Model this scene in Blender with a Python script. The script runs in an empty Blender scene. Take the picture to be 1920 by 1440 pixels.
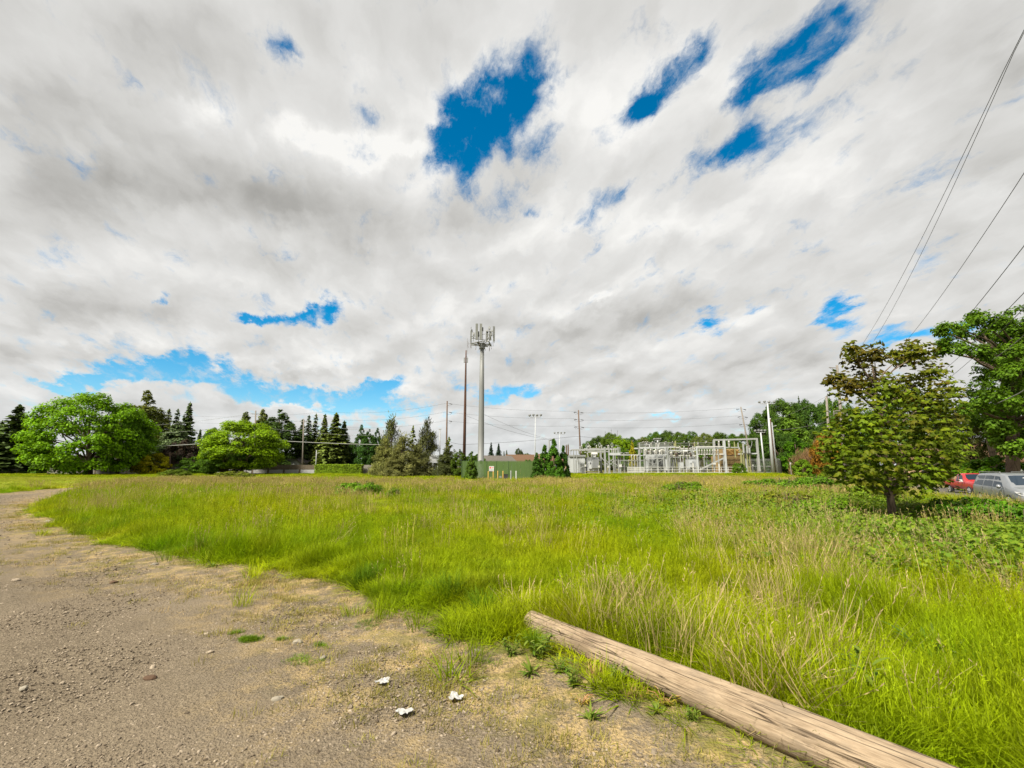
import bpy, math, random
import numpy as np
from mathutils import Vector, Matrix, noise as mnoise
R = math.radians
SC = bpy.context.scene
COL = SC.collection

# ------------------------------------------------------------------ camera
F = 870.0                      # focal length in photo pixels (photo 1920 x 1440)
TH = math.atan(155.0 / F)      # the camera looks slightly up; horizon at y = 875
EYE = 1.7
cd = bpy.data.cameras.new('camera')
cam = bpy.data.objects.new('camera', cd)
COL.objects.link(cam)
cam.location = (0, 0, EYE)
cam.rotation_euler = (math.pi / 2 + TH, 0, 0)
cd.sensor_width = 36.0
cd.lens = 36.0 * F / 1920.0
cd.clip_start = 0.05
cd.clip_end = 6000
SC.camera = cam

# ------------------------------------------------------------------ exposure, sun
EXPO = 2.75
KX = 2.0 ** -EXPO
SC.view_settings.view_transform = 'Standard'
SC.view_settings.look = 'None'
SC.view_settings.exposure = EXPO
SC.view_settings.gamma = 1.0
SC.view_settings.use_curve_mapping = False
SUN_AZ = R(-138)               # clockwise from the view direction
SUN_EL = R(50)
sl = bpy.data.lights.new('sun', 'SUN')
sl.energy = 1.5
sl.angle = R(12)
sl.color = (1.0, 0.94, 0.81)
sun = bpy.data.objects.new('sun', sl)
COL.objects.link(sun)
sv = Vector((math.sin(SUN_AZ) * math.cos(SUN_EL), math.cos(SUN_AZ) * math.cos(SUN_EL), math.sin(SUN_EL)))
sun.rotation_euler = sv.to_track_quat('Z', 'Y').to_euler()
sun.location = (0, 0, 60)


def ray(px, py):
    u = (px - 960.0) / F
    v = (720.0 - py) / F
    return (u, math.cos(TH) - v * math.sin(TH), math.sin(TH) + v * math.cos(TH))


def P(px, py, Y):
    """the point at forward distance Y that the photo shows at (px, py)"""
    d = ray(px, py)
    t = Y / d[1]
    return Vector((d[0] * t, Y, EYE + d[2] * t))


def G(px, py, z=0.0):
    """the point at height z that the photo shows at (px, py)"""
    d = ray(px, py)
    t = (z - EYE) / d[2]
    return Vector((d[0] * t, d[1] * t, z))


# ------------------------------------------------------------------ node helpers
class NT:
    def __init__(s, nt):
        s.nt = nt
        s.n = nt.nodes
        s.l = nt.links

    def new(s, typ, **kw):
        nd = s.n.new(typ)
        for k, v in kw.items():
            setattr(nd, k, v)
        return nd

    def put(s, sock, v):
        if isinstance(v, bpy.types.NodeSocket):
            s.l.new(v, sock)
        elif v is not None:
            sock.default_value = v

    def m(s, op, a, b=None, c=None, clamp=False):
        nd = s.new('ShaderNodeMath', operation=op, use_clamp=clamp)
        for i, v in enumerate((a, b, c)):
            s.put(nd.inputs[i], v)
        return nd.outputs[0]

    def vm(s, op, a, b=None, c=None, out=0):
        nd = s.new('ShaderNodeVectorMath', operation=op)
        for i, v in enumerate((a, b, c)):
            if v is not None:
                s.put(nd.inputs[i], v)
        return nd.outputs['Value'] if out == 'v' else nd.outputs[0]

    def noise(s, vec, scale, detail=4, rough=0.55, lac=2.0, dist=0.0, color=False):
        nd = s.new('ShaderNodeTexNoise')
        s.put(nd.inputs['Vector'], vec)
        s.put(nd.inputs['Scale'], scale)
        nd.inputs['Detail'].default_value = detail
        nd.inputs['Roughness'].default_value = rough
        nd.inputs['Lacunarity'].default_value = lac
        nd.inputs['Distortion'].default_value = dist
        return nd.outputs['Color' if color else 0]

    def mr(s, v, a, b, c=0.0, d=1.0, smooth=False):
        nd = s.new('ShaderNodeMapRange')
        if smooth:
            nd.interpolation_type = 'SMOOTHSTEP'
        s.put(nd.inputs['Value'], v)
        for i, x in enumerate((a, b, c, d)):
            s.put(nd.inputs[1 + i], x)
        return nd.outputs[0]

    def mix(s, f, a, b, blend='MIX'):
        nd = s.new('ShaderNodeMix', data_type='RGBA', blend_type=blend)
        s.put(nd.inputs[0], f)
        for sock, v in ((nd.inputs[6], a), (nd.inputs[7], b)):
            if isinstance(v, (tuple, list)):
                v = tuple(v) + (1.0,) if len(v) == 3 else v
            s.put(sock, v)
        return nd.outputs[2]

    def comb(s, x, y, z):
        nd = s.new('ShaderNodeCombineXYZ')
        for i, v in enumerate((x, y, z)):
            s.put(nd.inputs[i], v)
        return nd.outputs[0]

    def sep(s, v):
        nd = s.new('ShaderNodeSeparateXYZ')
        s.put(nd.inputs[0], v)
        return nd.outputs


# ------------------------------------------------------------------ sky
world = bpy.data.worlds.new('World')
SC.world = world
world.use_nodes = True
W = NT(world.node_tree)
for nd in list(W.n):
    W.n.remove(nd)
geo = W.new('ShaderNodeTexCoord').outputs['Generated']
dx, dy, dz = W.sep(geo)
el = W.m('ARCSINE', dz)
az = W.m('ARCTAN2', dx, dy)
# a cloud layer seen in perspective: thins out and flattens to the horizon
den = W.m('ADD', W.m('MAXIMUM', dz, 0.0), 0.34)
plane = W.comb(W.m('DIVIDE', dx, den), W.m('DIVIDE', dy, den), 0.0)
rot = W.new('ShaderNodeVectorRotate', rotation_type='Z_AXIS')
W.put(rot.inputs['Vector'], plane)
rot.inputs['Angle'].default_value = R(-105)
drift = W.vm('MULTIPLY', rot.outputs[0], (0.78, 1.15, 1.0))   # the wind draws the clouds out along one heading
warpc = W.noise(drift, 4.2, 8, 0.62, color=True)
warp = W.vm('SUBTRACT', warpc, (0.5, 0.5, 0.5))
ae = W.comb(az, el, 1.0)
ae_fine = W.vm('ADD', ae, W.vm('MULTIPLY', warp, (0.26, 0.17, 0.0)))
ae_soft = W.vm('ADD', ae, W.vm('MULTIPLY', warp, (0.26, 0.17, 0.0)))


def dir_ae(px, py):
    d = ray(px, py)
    n = math.sqrt(sum(c * c for c in d))
    return math.atan2(d[0], d[1]), math.asin(d[2] / n)


def blob(acc, v, px, py, rx, ry, rot, w):
    a0, e0 = dir_ae(px, py)
    c, s_ = math.cos(R(rot)), math.sin(R(rot))
    ax, ex = dir_ae(px + c * 4, py - s_ * 4)
    ay, ey = dir_ae(px + s_ * 4, py + c * 4)
    J = np.array([[(ax - a0) / 4 * rx, (ay - a0) / 4 * ry], [(ex - e0) / 4 * rx, (ey - e0) / 4 * ry]])
    I = np.linalg.inv(J)
    q1 = W.vm('DOT_PRODUCT', v, (I[0, 0], I[0, 1], -(I[0, 0] * a0 + I[0, 1] * e0)), out='v')
    q2 = W.vm('DOT_PRODUCT', v, (I[1, 0], I[1, 1], -(I[1, 0] * a0 + I[1, 1] * e0)), out='v')
    d2 = W.m('MULTIPLY_ADD', q2, q2, W.m('MULTIPLY', q1, q1))
    g = W.m('POWER', 0.3679, d2)
    return W.m('MULTIPLY_ADD', g, w, acc)


# openings in the cloud (where blue shows), then brighter and darker banks of cloud
HOLES = [(905, 255, 58, 86, 0, 1.12), (990, 230, 60, 55, 20, 0.9), (1005, 130, 30, 46, 0, 0.6), (700, 192, 24, 18, 0, 0.5),
         (1475, 130, 85, 40, 38, 1.15), (1550, 60, 90, 45, 38, 1.05), (1420, 110, 50, 25, 38, 0.5), (1410, 178, 45, 24, 30, 0.75), (1290, 105, 66, 28, 42, 0.86),
         (1200, 195, 46, 24, 40, 0.98), (1400, 280, 90, 30, 15, 0.70), (1330, 300, 44, 24, 20, 0.5), (1150, 360, 66, 24, 22, 0.46),
         (985, 378, 24, 12, 0, 0.42), (1108, 455, 26, 10, 45, 0.4), (830, 230, 20, 50, 0, 0.45),
         (1585, 590, 46, 18, 4, 1.25), (1320, 606, 30, 18, 0, 1.1), (1395, 568, 28, 10, 20, 0.6), (1700, 625, 85, 20, 12, 0.75),
         (592, 592, 46, 18, 12, 1.2), (522, 587, 60, 10, 0, 0.72), (470, 591, 18, 8, 0, 0.75), (325, 569, 24, 9, 8, 0.98),
         (330, 690, 95, 26, 2, 1.25), (225, 704, 120, 14, 6, 1.15), (130, 716, 55, 12, -4, 0.95), (455, 714, 110, 20, -10, 1.15), (590, 737, 120, 15, 3, 1.1),
         (690, 736, 50, 16, 10, 1.0), (730, 768, 75, 15, -4, 0.9), (660, 790, 90, 10, 0, 0.6), (955, 735, 65, 15, -6, 1.0), (1265, 771, 22, 7, 0, 0.55),
         (520, 85, 40, 24, 0, 0.45), (1440, 560, 40, 10, 20, 0.4)]
LIGHT = [(690, 268, 62, 36, 10, 0.55), (620, 262, 60, 22, 0, 0.16), (365, 192, 55, 36, 0, 0.22), (560, 255, 60, 30, 0, 0.3), (780, 275, 30, 14, 0, 0.28), (1115, 560, 26, 12, 10, 0.4),
         (1180, 170, 160, 70, 35, 0.20), (1190, 450, 170, 90, 25, 0.16), (880, 520, 200, 90, 0, 0.10), (620, 660, 140, 30, 0, 0.14), (120, 640, 140, 20, 0, 0.10),
         (790, 740, 70, 14, 0, 0.16), (560, 755, 110, 10, 0, 0.18), (1500, 330, 160, 90, 35, 0.10),
         (120, 330, 240, 110, -15, -0.26), (430, 330, 150, 60, -20, -0.14), (560, 390, 260, 60, -5, -0.17), (90, 180, 170, 90, 0, -0.14), (80, 600, 150, 40, 10, -0.16),
         (700, 445, 200, 45, -8, -0.14), (290, 590, 130, 26, 0, -0.10), (1120, 610, 160, 36, 12, -0.24), (900, 640, 140, 26, 5, -0.10), (1800, 220, 120, 150, 40, -0.12), (1880, 130, 60, 60, 0, -0.16),
         (1640, 430, 190, 70, 35, -0.10), (1380, 700, 160, 22, 8, -0.16), (1090, 745, 130, 10, 3, -0.12), (560, 690, 110, 10, 0, -0.14), (190, 665, 120, 12, 0, -0.10)]
H = 0.0
for b in HOLES:
    H = blob(H, ae_fine, b[0], b[1], b[2] * 1.15, b[3] * 1.18, b[4], b[5] * 1.22)
L = 0.0
for b in LIGHT:
    L = blob(L, ae_soft, *b)
fine = W.noise(drift, 7.5, 9, 0.66)
wisp = W.noise(W.vm('ADD', drift, W.vm('MULTIPLY', warp, (0.2, 0.2, 0.0))), 15.0, 8, 0.7)
big = W.noise(drift, 2.3, 5, 0.5)
puff = W.vm('ADD', W.vm('MULTIPLY', drift, (1.3, 1.1, 1.0)), W.vm('MULTIPLY', warp, (0.25, 0.25, 0.0)))
relief = W.m('SUBTRACT', W.noise(puff, 3.6, 5, 0.5), W.noise(W.vm('ADD', puff, (-0.09, 0.05, 0.0)), 3.6, 5, 0.5))
strata = W.noise(W.vm('MULTIPLY', plane, (0.8, 1.5, 1.0)), 2.0, 4, 0.45)
# sparse small natural gaps everywhere else in the layer
gap = W.mr(big, 0.64, 0.80, 0.0, 0.6)
Hc = W.m('MINIMUM', W.m('MULTIPLY', H, W.mr(W.noise(drift, 5.0, 4, 0.55), 0.34, 0.62, 0.62, 1.15)), 1.12)
cover = W.m('ADD', W.m('MULTIPLY_ADD', W.m('SUBTRACT', wisp, 0.5), 2.0, W.m('ADD', Hc, gap)), W.m('MULTIPLY', W.m('SUBTRACT', fine, 0.5), 1.9))
blue = W.mr(cover, 0.14, 1.22, 0.0, 1.0, smooth=True)
tone = W.m('ADD', L, W.m('MULTIPLY', W.m('SUBTRACT', big, 0.5), 0.43))
tone = W.m('ADD', tone, W.m('MULTIPLY', relief, 0.78))
tone = W.m('ADD', tone, W.m('MULTIPLY', W.m('SUBTRACT', strata, 0.5), 0.18))
tone = W.m('ADD', tone, W.m('MULTIPLY', W.m('SUBTRACT', fine, 0.5), 0.12))
tone = W.m('ADD', tone, W.mr(H, 0.0, 0.5, 0.0, 0.05))
tone = W.m('ADD', tone, 0.755)
ramp = W.new('ShaderNodeValToRGB')
W.put(ramp.inputs[0], tone)
e = ramp.color_ramp.elements
e[0].position = 0.10
e[0].color = (0.250, 0.245, 0.232, 1)
e[1].position = 1.0
e[1].color = (0.95, 0.94, 0.91, 1)
for p_, c_ in ((0.38, (0.43, 0.422, 0.40)), (0.62, (0.635, 0.628, 0.605)), (0.82, (0.77, 0.765, 0.745))):
    q = e.new(p_)
    q.color = c_ + (1,)
cloud = W.vm('SCALE', ramp.outputs[0])
cloud.node.inputs['Scale'].default_value = KX
# the distant, low part of the layer picks up a little blue-grey
low = W.mr(dz, 0.0, 0.16, 0.45, 0.0)
cloud = W.mix(low, cloud, (0.60 * KX, 0.66 * KX, 0.70 * KX))
sky = W.new('ShaderNodeTexSky', sky_type='NISHITA')
sky.sun_disc = False
sky.sun_elevation = SUN_EL
sky.sun_rotation = SUN_AZ
sky.air_density = 1.0
sky.dust_density = 0.2
sky.ozone_density = 2.5
hs = W.new('ShaderNodeHueSaturation')
W.put(hs.inputs['Color'], sky.outputs[0])
hs.inputs['Hue'].default_value = 0.487
hs.inputs['Saturation'].default_value = 1.55
hs.inputs['Value'].default_value = 0.46
SKY_STRENGTH = 0.05
bg_sky = W.new('ShaderNodeBackground')
W.put(bg_sky.inputs[0], hs.outputs[0])
bg_sky.inputs[1].default_value = SKY_STRENGTH
bg_cloud = W.new('ShaderNodeBackground')
W.put(bg_cloud.inputs[0], cloud)
bg_cloud.inputs[1].default_value = 1.0
mixs = W.new('ShaderNodeMixShader')
W.put(mixs.inputs[0], W.m('MULTIPLY', blue, 1.0))
W.l.new(bg_cloud.outputs[0], mixs.inputs[1])
W.l.new(bg_sky.outputs[0], mixs.inputs[2])
wo = W.new('ShaderNodeOutputWorld')
W.l.new(mixs.outputs[0], wo.inputs[0])


# ------------------------------------------------------------------ mesh helpers
class MB:
    def __init__(s):
        s.v, s.f = [], []

    def box(s, c, size, rz=0.0, M=None):
        cx, cy, cz = c
        hx, hy, hz = size[0] / 2, size[1] / 2, size[2] / 2
        ca, sa = math.cos(rz), math.sin(rz)
        b = len(s.v)
        for z in (-hz, hz):
            for x, y in ((-hx, -hy), (hx, -hy), (hx, hy), (-hx, hy)):
                p = Vector((cx + x * ca - y * sa, cy + x * sa + y * ca, cz + z))
                s.v.append(tuple(M @ p) if M else tuple(p))
        for q in ((0, 3, 2, 1), (4, 5, 6, 7), (0, 1, 5, 4), (1, 2, 6, 5), (2, 3, 7, 6), (3, 0, 4, 7)):
            s.f.append(tuple(b + i for i in q))
        return s

    def bar(s, p0, p1, w, h=None):
        """a square bar between two points"""
        h = h or w
        p0, p1 = Vector(p0), Vector(p1)
        d = (p1 - p0).normalized()
        up = Vector((0, 0, 1)) if abs(d.z) < 0.95 else Vector((0, 1, 0))
        x = d.cross(up).normalized()
        y = x.cross(d).normalized()
        b = len(s.v)
        for p in (p0, p1):
            for a, c in ((-1, -1), (1, -1), (1, 1), (-1, 1)):
                s.v.append(tuple(p + x * (a * w / 2) + y * (c * h / 2)))
        for q in ((0, 1, 2, 3), (7, 6, 5, 4), (0, 4, 5, 1), (1, 5, 6, 2), (2, 6, 7, 3), (3, 7, 4, 0)):
            s.f.append(tuple(b + i for i in q))
        return s

    def tube(s, pts, rad, n=8, cap=True):
        pts = [Vector(p) for p in pts]
        if not isinstance(rad, (list, tuple)):
            rad = [rad] * len(pts)
        b = len(s.v)
        for i, p in enumerate(pts):
            d = (pts[min(i + 1, len(pts) - 1)] - pts[max(i - 1, 0)]).normalized()
            up = Vector((0, 0, 1)) if abs(d.z) < 0.9 else Vector((0, 1, 0))
            x = d.cross(up).normalized()
            y = x.cross(d).normalized()
            for k in range(n):
                a = 2 * math.pi * k / n
                s.v.append(tuple(p + (x * math.cos(a) + y * math.sin(a)) * rad[i]))
        for i in range(len(pts) - 1):
            for k in range(n):
                s.f.append((b + i * n + k, b + i * n + (k + 1) % n, b + (i + 1) * n + (k + 1) % n, b + (i + 1) * n + k))
        if cap:
            s.f.append(tuple(b + k for k in reversed(range(n))))
            s.f.append(tuple(b + (len(pts) - 1) * n + k for k in range(n)))
        return s

    def lathe(s, base, prof, n=10):
        """profile of (radius, height) pairs turned about a vertical axis"""
        return s.tube([(base[0], base[1], base[2] + h) for r, h in prof], [r for r, h in prof], n)

    def face(s, pts):
        b = len(s.v)
        s.v += [tuple(p) for p in pts]
        s.f.append(tuple(range(b, b + len(pts))))
        return s

    def prism(s, outline, dvec):
        """a closed outline pushed along dvec"""
        b = len(s.v)
        n = len(outline)
        d = Vector(dvec)
        s.v += [tuple(Vector(p)) for p in outline] + [tuple(Vector(p) + d) for p in outline]
        s.f.append(tuple(b + i for i in reversed(range(n))))
        s.f.append(tuple(b + n + i for i in range(n)))
        for i in range(n):
            j = (i + 1) % n
            s.f.append((b + i, b + j, b + n + j, b + n + i))
        return s

    def mesh(s, name, mat=None, smooth=False):
        me = bpy.data.meshes.new(name)
        me.from_pydata(s.v, [], s.f)
        if smooth:
            me.polygons.foreach_set('use_smooth', [True] * len(me.polygons))
        if mat:
            me.materials.append(mat)
        me.update()
        return me

    def build(s, name, mat, parent=None, loc=None, smooth=False):
        return obj(name, s.mesh(name, mat, smooth), parent, loc)


def obj(name, me, parent=None, loc=None):
    o = bpy.data.objects.new(name, me)
    COL.objects.link(o)
    if parent is not None:
        o.parent = parent
    if loc is not None:
        o.location = loc
    return o


def tag(o, label=None, cat=None, group=None, kind=None):
    for k, v in (('label', label), ('category', cat), ('group', group), ('kind', kind)):
        if v:
            o[k] = v
    return o


def thing(name, label, cat, loc=(0, 0, 0), rz=0.0, group=None):
    o = bpy.data.objects.new(name, None)
    COL.objects.link(o)
    o.empty_display_size = 0.2
    o.location = loc
    o.rotation_euler = (0, 0, rz)
    return tag(o, label, cat, group)


def copy_tree(o, parent=None):
    c = o.copy()
    COL.objects.link(c)
    if parent is not None:
        c.parent = parent
    for ch in list(o.children):
        copy_tree(ch, c)
    return c


def np_mesh(name, verts, faces, mat=None, smooth=False):
    """verts (N,3), faces (M,k) arrays"""
    me = bpy.data.meshes.new(name)
    verts = np.ascontiguousarray(verts, dtype=np.float32)
    faces = np.ascontiguousarray(faces, dtype=np.int32)
    m, k = faces.shape
    me.vertices.add(len(verts))
    me.vertices.foreach_set('co', verts.ravel())
    me.loops.add(m * k)
    me.loops.foreach_set('vertex_index', faces.ravel())
    me.polygons.add(m)
    me.polygons.foreach_set('loop_start', np.arange(0, m * k, k, dtype=np.int32))
    me.polygons.foreach_set('loop_total', np.full(m, k, dtype=np.int32))
    if smooth:
        me.polygons.foreach_set('use_smooth', np.ones(m, dtype=bool))
    me.update(calc_edges=True)
    if mat:
        me.materials.append(mat)
    return me


# ------------------------------------------------------------------ materials
def new_mat(name):
    m = bpy.data.materials.new(name)
    m.use_nodes = True
    t = NT(m.node_tree)
    for nd in list(t.n):
        t.n.remove(nd)
    out = t.new('ShaderNodeOutputMaterial')
    return m, t, out


def bsdf(t, out, color, rough=0.7, spec=0.3, metal=0.0, normal=None):
    p = t.new('ShaderNodeBsdfPrincipled')
    if isinstance(color, (tuple, list)):
        color = tuple(color[:3]) + (1,)
    t.put(p.inputs['Base Color'], color)
    t.put(p.inputs['Roughness'], rough)
    p.inputs['Specular IOR Level'].default_value = spec
    p.inputs['Metallic'].default_value = metal
    if normal is not None:
        t.l.new(normal, p.inputs['Normal'])
    t.l.new(p.outputs[0], out.inputs[0])
    return p


def paint(name, color, rough=0.6, var=0.15, scale=1.5, spec=0.3, metal=0.0, streak=False, bump=0.0):
    """a surface with uneven wear: colour drifts with a noise, roughness too"""
    m, t, out = new_mat(name)
    co = t.new('ShaderNodeTexCoord').outputs['Object']
    if streak:
        co2 = t.vm('MULTIPLY', co, (4.0, 4.0, 0.35))
    else:
        co2 = co
    n = t.noise(co2, scale, 6, 0.65)
    c1 = tuple(c * (1 - var) for c in color)
    c2 = tuple(min(1, c * (1 + var)) for c in color)
    colr = t.mix(t.mr(n, 0.3, 0.7), c1, c2)
    nrm = None
    if bump:
        b = t.new('ShaderNodeBump')
        b.inputs['Strength'].default_value = bump
        b.inputs['Distance'].default_value = 0.02
        t.put(b.inputs['Height'], t.noise(co, scale * 12, 4, 0.6))
        nrm = b.outputs[0]
    bsdf(t, out, colr, t.mr(n, 0.2, 0.8, max(0.05, rough - 0.12), min(1, rough + 0.12)), spec, metal, nrm)
    return m


def leaf_mat(name, trans=0.35, tint=(1, 1, 1), hue_var=0.5, bronze=False):
    """foliage: the object's own colour, varied leaf by leaf and branch by branch"""
    m, t, out = new_mat(name)
    oi = t.new('ShaderNodeObjectInfo')
    g = t.new('ShaderNodeNewGeometry')
    rnd = g.outputs['Random Per Island']
    co = t.new('ShaderNodeTexCoord').outputs['Object']
    n = t.noise(co, 0.55, 4, 0.6)
    val = t.m('MULTIPLY', t.mr(rnd, 0, 1, 0.50, 1.45), t.mr(n, 0.3, 0.7, 0.66, 1.32))
    c = t.vm('SCALE', oi.outputs['Color'])
    t.put(c.node.inputs['Scale'], val)
    warm = t.vm('MULTIPLY', c, (1.45, 1.12, 0.8))
    f = t.m('MULTIPLY', t.m('POWER', t.m('FRACT', t.m('MULTIPLY', rnd, 7.31)), 1.5), hue_var)
    c = t.mix(f, c, warm)
    if bronze:     # leaves get browner and darker towards the top, broken up by noise
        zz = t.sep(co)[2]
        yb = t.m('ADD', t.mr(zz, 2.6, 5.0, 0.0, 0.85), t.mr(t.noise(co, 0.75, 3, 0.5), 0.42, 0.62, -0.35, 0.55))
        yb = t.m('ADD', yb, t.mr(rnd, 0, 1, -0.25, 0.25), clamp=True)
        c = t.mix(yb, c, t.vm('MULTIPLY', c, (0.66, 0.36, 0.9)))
    d = t.new('ShaderNodeBsdfPrincipled')
    t.put(d.inputs['Base Color'], c)
    d.inputs['Roughness'].default_value = 0.55
    d.inputs['Specular IOR Level'].default_value = 0.10
    tr = t.new('ShaderNodeBsdfTranslucent')
    t.put(tr.inputs[0], t.vm('MULTIPLY', c, (1.25, 1.2, 0.6)))
    mx = t.new('ShaderNodeMixShader')
    mx.inputs[0].default_value = trans
    t.l.new(d.outputs[0], mx.inputs[1])
    t.l.new(tr.outputs[0], mx.inputs[2])
    t.l.new(mx.outputs[0], out.inputs[0])
    return m


def bark_mat(name, c1, c2):
    m, t, out = new_mat(name)
    co = t.new('ShaderNodeTexCoord').outputs['Object']
    n = t.noise(t.vm('MULTIPLY', co, (6, 6, 1.2)), 2.2, 6, 0.65)
    b = t.new('ShaderNodeBump')
    b.inputs['Strength'].default_value = 0.7
    b.inputs['Distance'].default_value = 0.03
    t.put(b.inputs['Height'], n)
    bsdf(t, out, t.mix(t.mr(n, 0.35, 0.65), c1, c2), 0.9, 0.15, 0, b.outputs[0])
    return m


M = {}
M['leaf'] = leaf_mat('leaf', 0.38)
M['needle'] = leaf_mat('needle', 0.18, hue_var=0.3)
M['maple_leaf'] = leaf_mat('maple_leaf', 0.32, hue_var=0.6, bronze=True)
M['bark'] = bark_mat('bark', (0.05, 0.036, 0.025), (0.16, 0.12, 0.085))
M['maple_bark'] = bark_mat('maple_bark', (0.07, 0.05, 0.036), (0.19, 0.14, 0.10))
M['galv'] = paint('galvanised_steel', (0.27, 0.275, 0.27), 0.5, 0.12, 2.0, 0.4)
M['galv_dark'] = paint('dull_steel', (0.17, 0.175, 0.17), 0.55, 0.15, 2.0, 0.4)
M['white_steel'] = paint('white_steel', (0.36, 0.375, 0.385), 0.45, 0.10, 1.0, 0.4, streak=True)
M['grey_steel'] = paint('grey_steel', (0.23, 0.24, 0.235), 0.5, 0.14, 1.2, 0.4, streak=True)
M['olive_steel'] = paint('olive_steel', (0.22, 0.22, 0.10), 0.6, 0.15, 1.5)
M['porcelain'] = paint('porcelain', (0.40, 0.395, 0.36), 0.35, 0.12, 2.0, 0.5)
M['porcelain_brown'] = paint('porcelain_brown', (0.10, 0.07, 0.05), 0.3, 0.1, 2.0, 0.5)
M['tan_steel'] = paint('tan_steel', (0.25, 0.175, 0.08), 0.6, 0.12, 1.0, streak=True)
M['orange_louvre'] = paint('orange_louvre', (0.28, 0.165, 0.05), 0.6, 0.18, 3.0)
M['wood_pole'] = paint('wood_pole', (0.11, 0.075, 0.055), 0.85, 0.3, 2.0, 0.1, streak=True)
M['wood_pole_grey'] = paint('wood_pole_grey', (0.172, 0.152, 0.132), 0.85, 0.25, 2.0, 0.1, streak=True)
M['rust_pole'] = paint('rust_pole', (0.075, 0.038, 0.025), 0.75, 0.3, 2.0, 0.2, streak=True)
M['wire'] = paint('wire', (0.05, 0.05, 0.055), 0.6, 0.1)
M['cable_pale'] = paint('cable_pale', (0.185, 0.191, 0.172), 0.6, 0.1)
M['tower_grey'] = paint('tower_grey', (0.152, 0.155, 0.150), 0.5, 0.08, 0.8, 0.35, streak=True)
M['antenna'] = paint('antenna', (0.162, 0.166, 0.152), 0.45, 0.06, 1.0, 0.35)
M['dark'] = paint('dark_fittings', (0.035, 0.035, 0.035), 0.55, 0.2)
M['concrete'] = paint('concrete', (0.178, 0.168, 0.145), 0.9, 0.22, 1.2, 0.1, bump=0.3)
M['concrete_brown'] = paint('concrete_brown', (0.112, 0.092, 0.066), 0.9, 0.25, 1.5, 0.1, streak=True)
M['white_panel'] = paint('white_panel', (0.304, 0.304, 0.297), 0.75, 0.10, 1.5, 0.2, streak=True)
M['green_slat'] = paint('green_slat', (0.066, 0.112, 0.030), 0.6, 0.14, 1.6, 0.25, streak=True)
M['green_slat_dark'] = paint('green_slat_dark', (0.05, 0.09, 0.03), 0.6, 0.14, 1.6, 0.25)
M['yellow'] = paint('yellow_paint', (0.409, 0.264, 0.066), 0.6, 0.12, 3.0)
M['white'] = paint('white_paint', (0.45, 0.45, 0.43), 0.6, 0.08, 2.0)
M['red'] = paint('red_print', (0.55, 0.04, 0.05), 0.5, 0.05)
M['grey_print'] = paint('grey_print', (0.28, 0.28, 0.30), 0.5, 0.05)
M['teal'] = paint('teal_metal', (0.02, 0.26, 0.20), 0.5, 0.1)
M['shingle'] = paint('shingle', (0.106, 0.095, 0.085), 0.9, 0.2, 3.0, 0.1)
M['shingle_brown'] = paint('shingle_brown', (0.106, 0.063, 0.040), 0.9, 0.15, 3.0, 0.1)
M['shingle_pale'] = paint('shingle_pale', (0.222, 0.211, 0.201), 0.9, 0.12, 3.0, 0.1)
M['siding_pale'] = paint('siding_pale', (0.238, 0.231, 0.185), 0.8, 0.1, 2.0)
M['siding_tan'] = paint('siding_tan', (0.277, 0.191, 0.112), 0.8, 0.1, 2.0)
M['siding_blue'] = paint('siding_blue', (0.224, 0.264, 0.297), 0.55, 0.08, 2.0, streak=True)
M['siding_white'] = paint('siding_white', (0.304, 0.317, 0.304), 0.7, 0.08, 2.0)
M['glass'] = paint('window_glass', (0.03, 0.04, 0.05), 0.12, 0.2, 1.0, 0.6)
M['paper'] = paint('paper', (0.33, 0.325, 0.315), 0.8, 0.05, 20.0)


def car_paint(name, col, metal=0.0, rough=0.3):
    m, t, out = new_mat(name)
    co = t.new('ShaderNodeTexCoord').outputs['Object']
    n = t.noise(co, 2.0, 5, 0.6)
    p = bsdf(t, out, t.mix(t.mr(n, 0.3, 0.7), tuple(c * 0.9 for c in col), tuple(c * 1.08 for c in col)), rough, 0.5, metal)
    p.inputs['Coat Weight'].default_value = 0.5
    p.inputs['Coat Roughness'].default_value = 0.12
    return m


M['silver_paint'] = car_paint('silver_paint', (0.21, 0.22, 0.235), 0.35, 0.35)
M['red_paint'] = car_paint('red_paint', (0.36, 0.02, 0.02))
M['tyre'] = paint('tyre_rubber', (0.02, 0.02, 0.02), 0.85, 0.1)
M['rim'] = paint('alloy', (0.4, 0.4, 0.41), 0.3, 0.05, metal=0.6)
m, t, out = new_mat('car_glass')
p = bsdf(t, out, (0.015, 0.025, 0.038), 0.10, 0.3)
p.inputs['Coat Weight'].default_value = 0.1
M['car_glass'] = m
M['lamp_glass'] = paint('lamp_glass', (0.396, 0.396, 0.396), 0.15, 0.05, spec=0.6)
M['amber'] = paint('amber_glass', (0.55, 0.25, 0.05), 0.2, 0.05)
M['black_trim'] = paint('black_trim', (0.025, 0.025, 0.027), 0.5, 0.1)

# ------------------------------------------------------------------ the lie of the land
ROAD_P = np.array((31.0, 27.8))
ROAD_D = np.array((-0.42, -0.91))
ROAD_D = ROAD_D / np.linalg.norm(ROAD_D)


def sstep(a, b, x):
    t_ = np.clip((x - a) / (b - a), 0, 1)
    return t_ * t_ * (3 - 2 * t_)


def road_s(x, y):
    """signed distance from the road's centre line, positive on the field side"""
    return (x - ROAD_P[0]) * ROAD_D[1] - (y - ROAD_P[1]) * ROAD_D[0]


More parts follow.
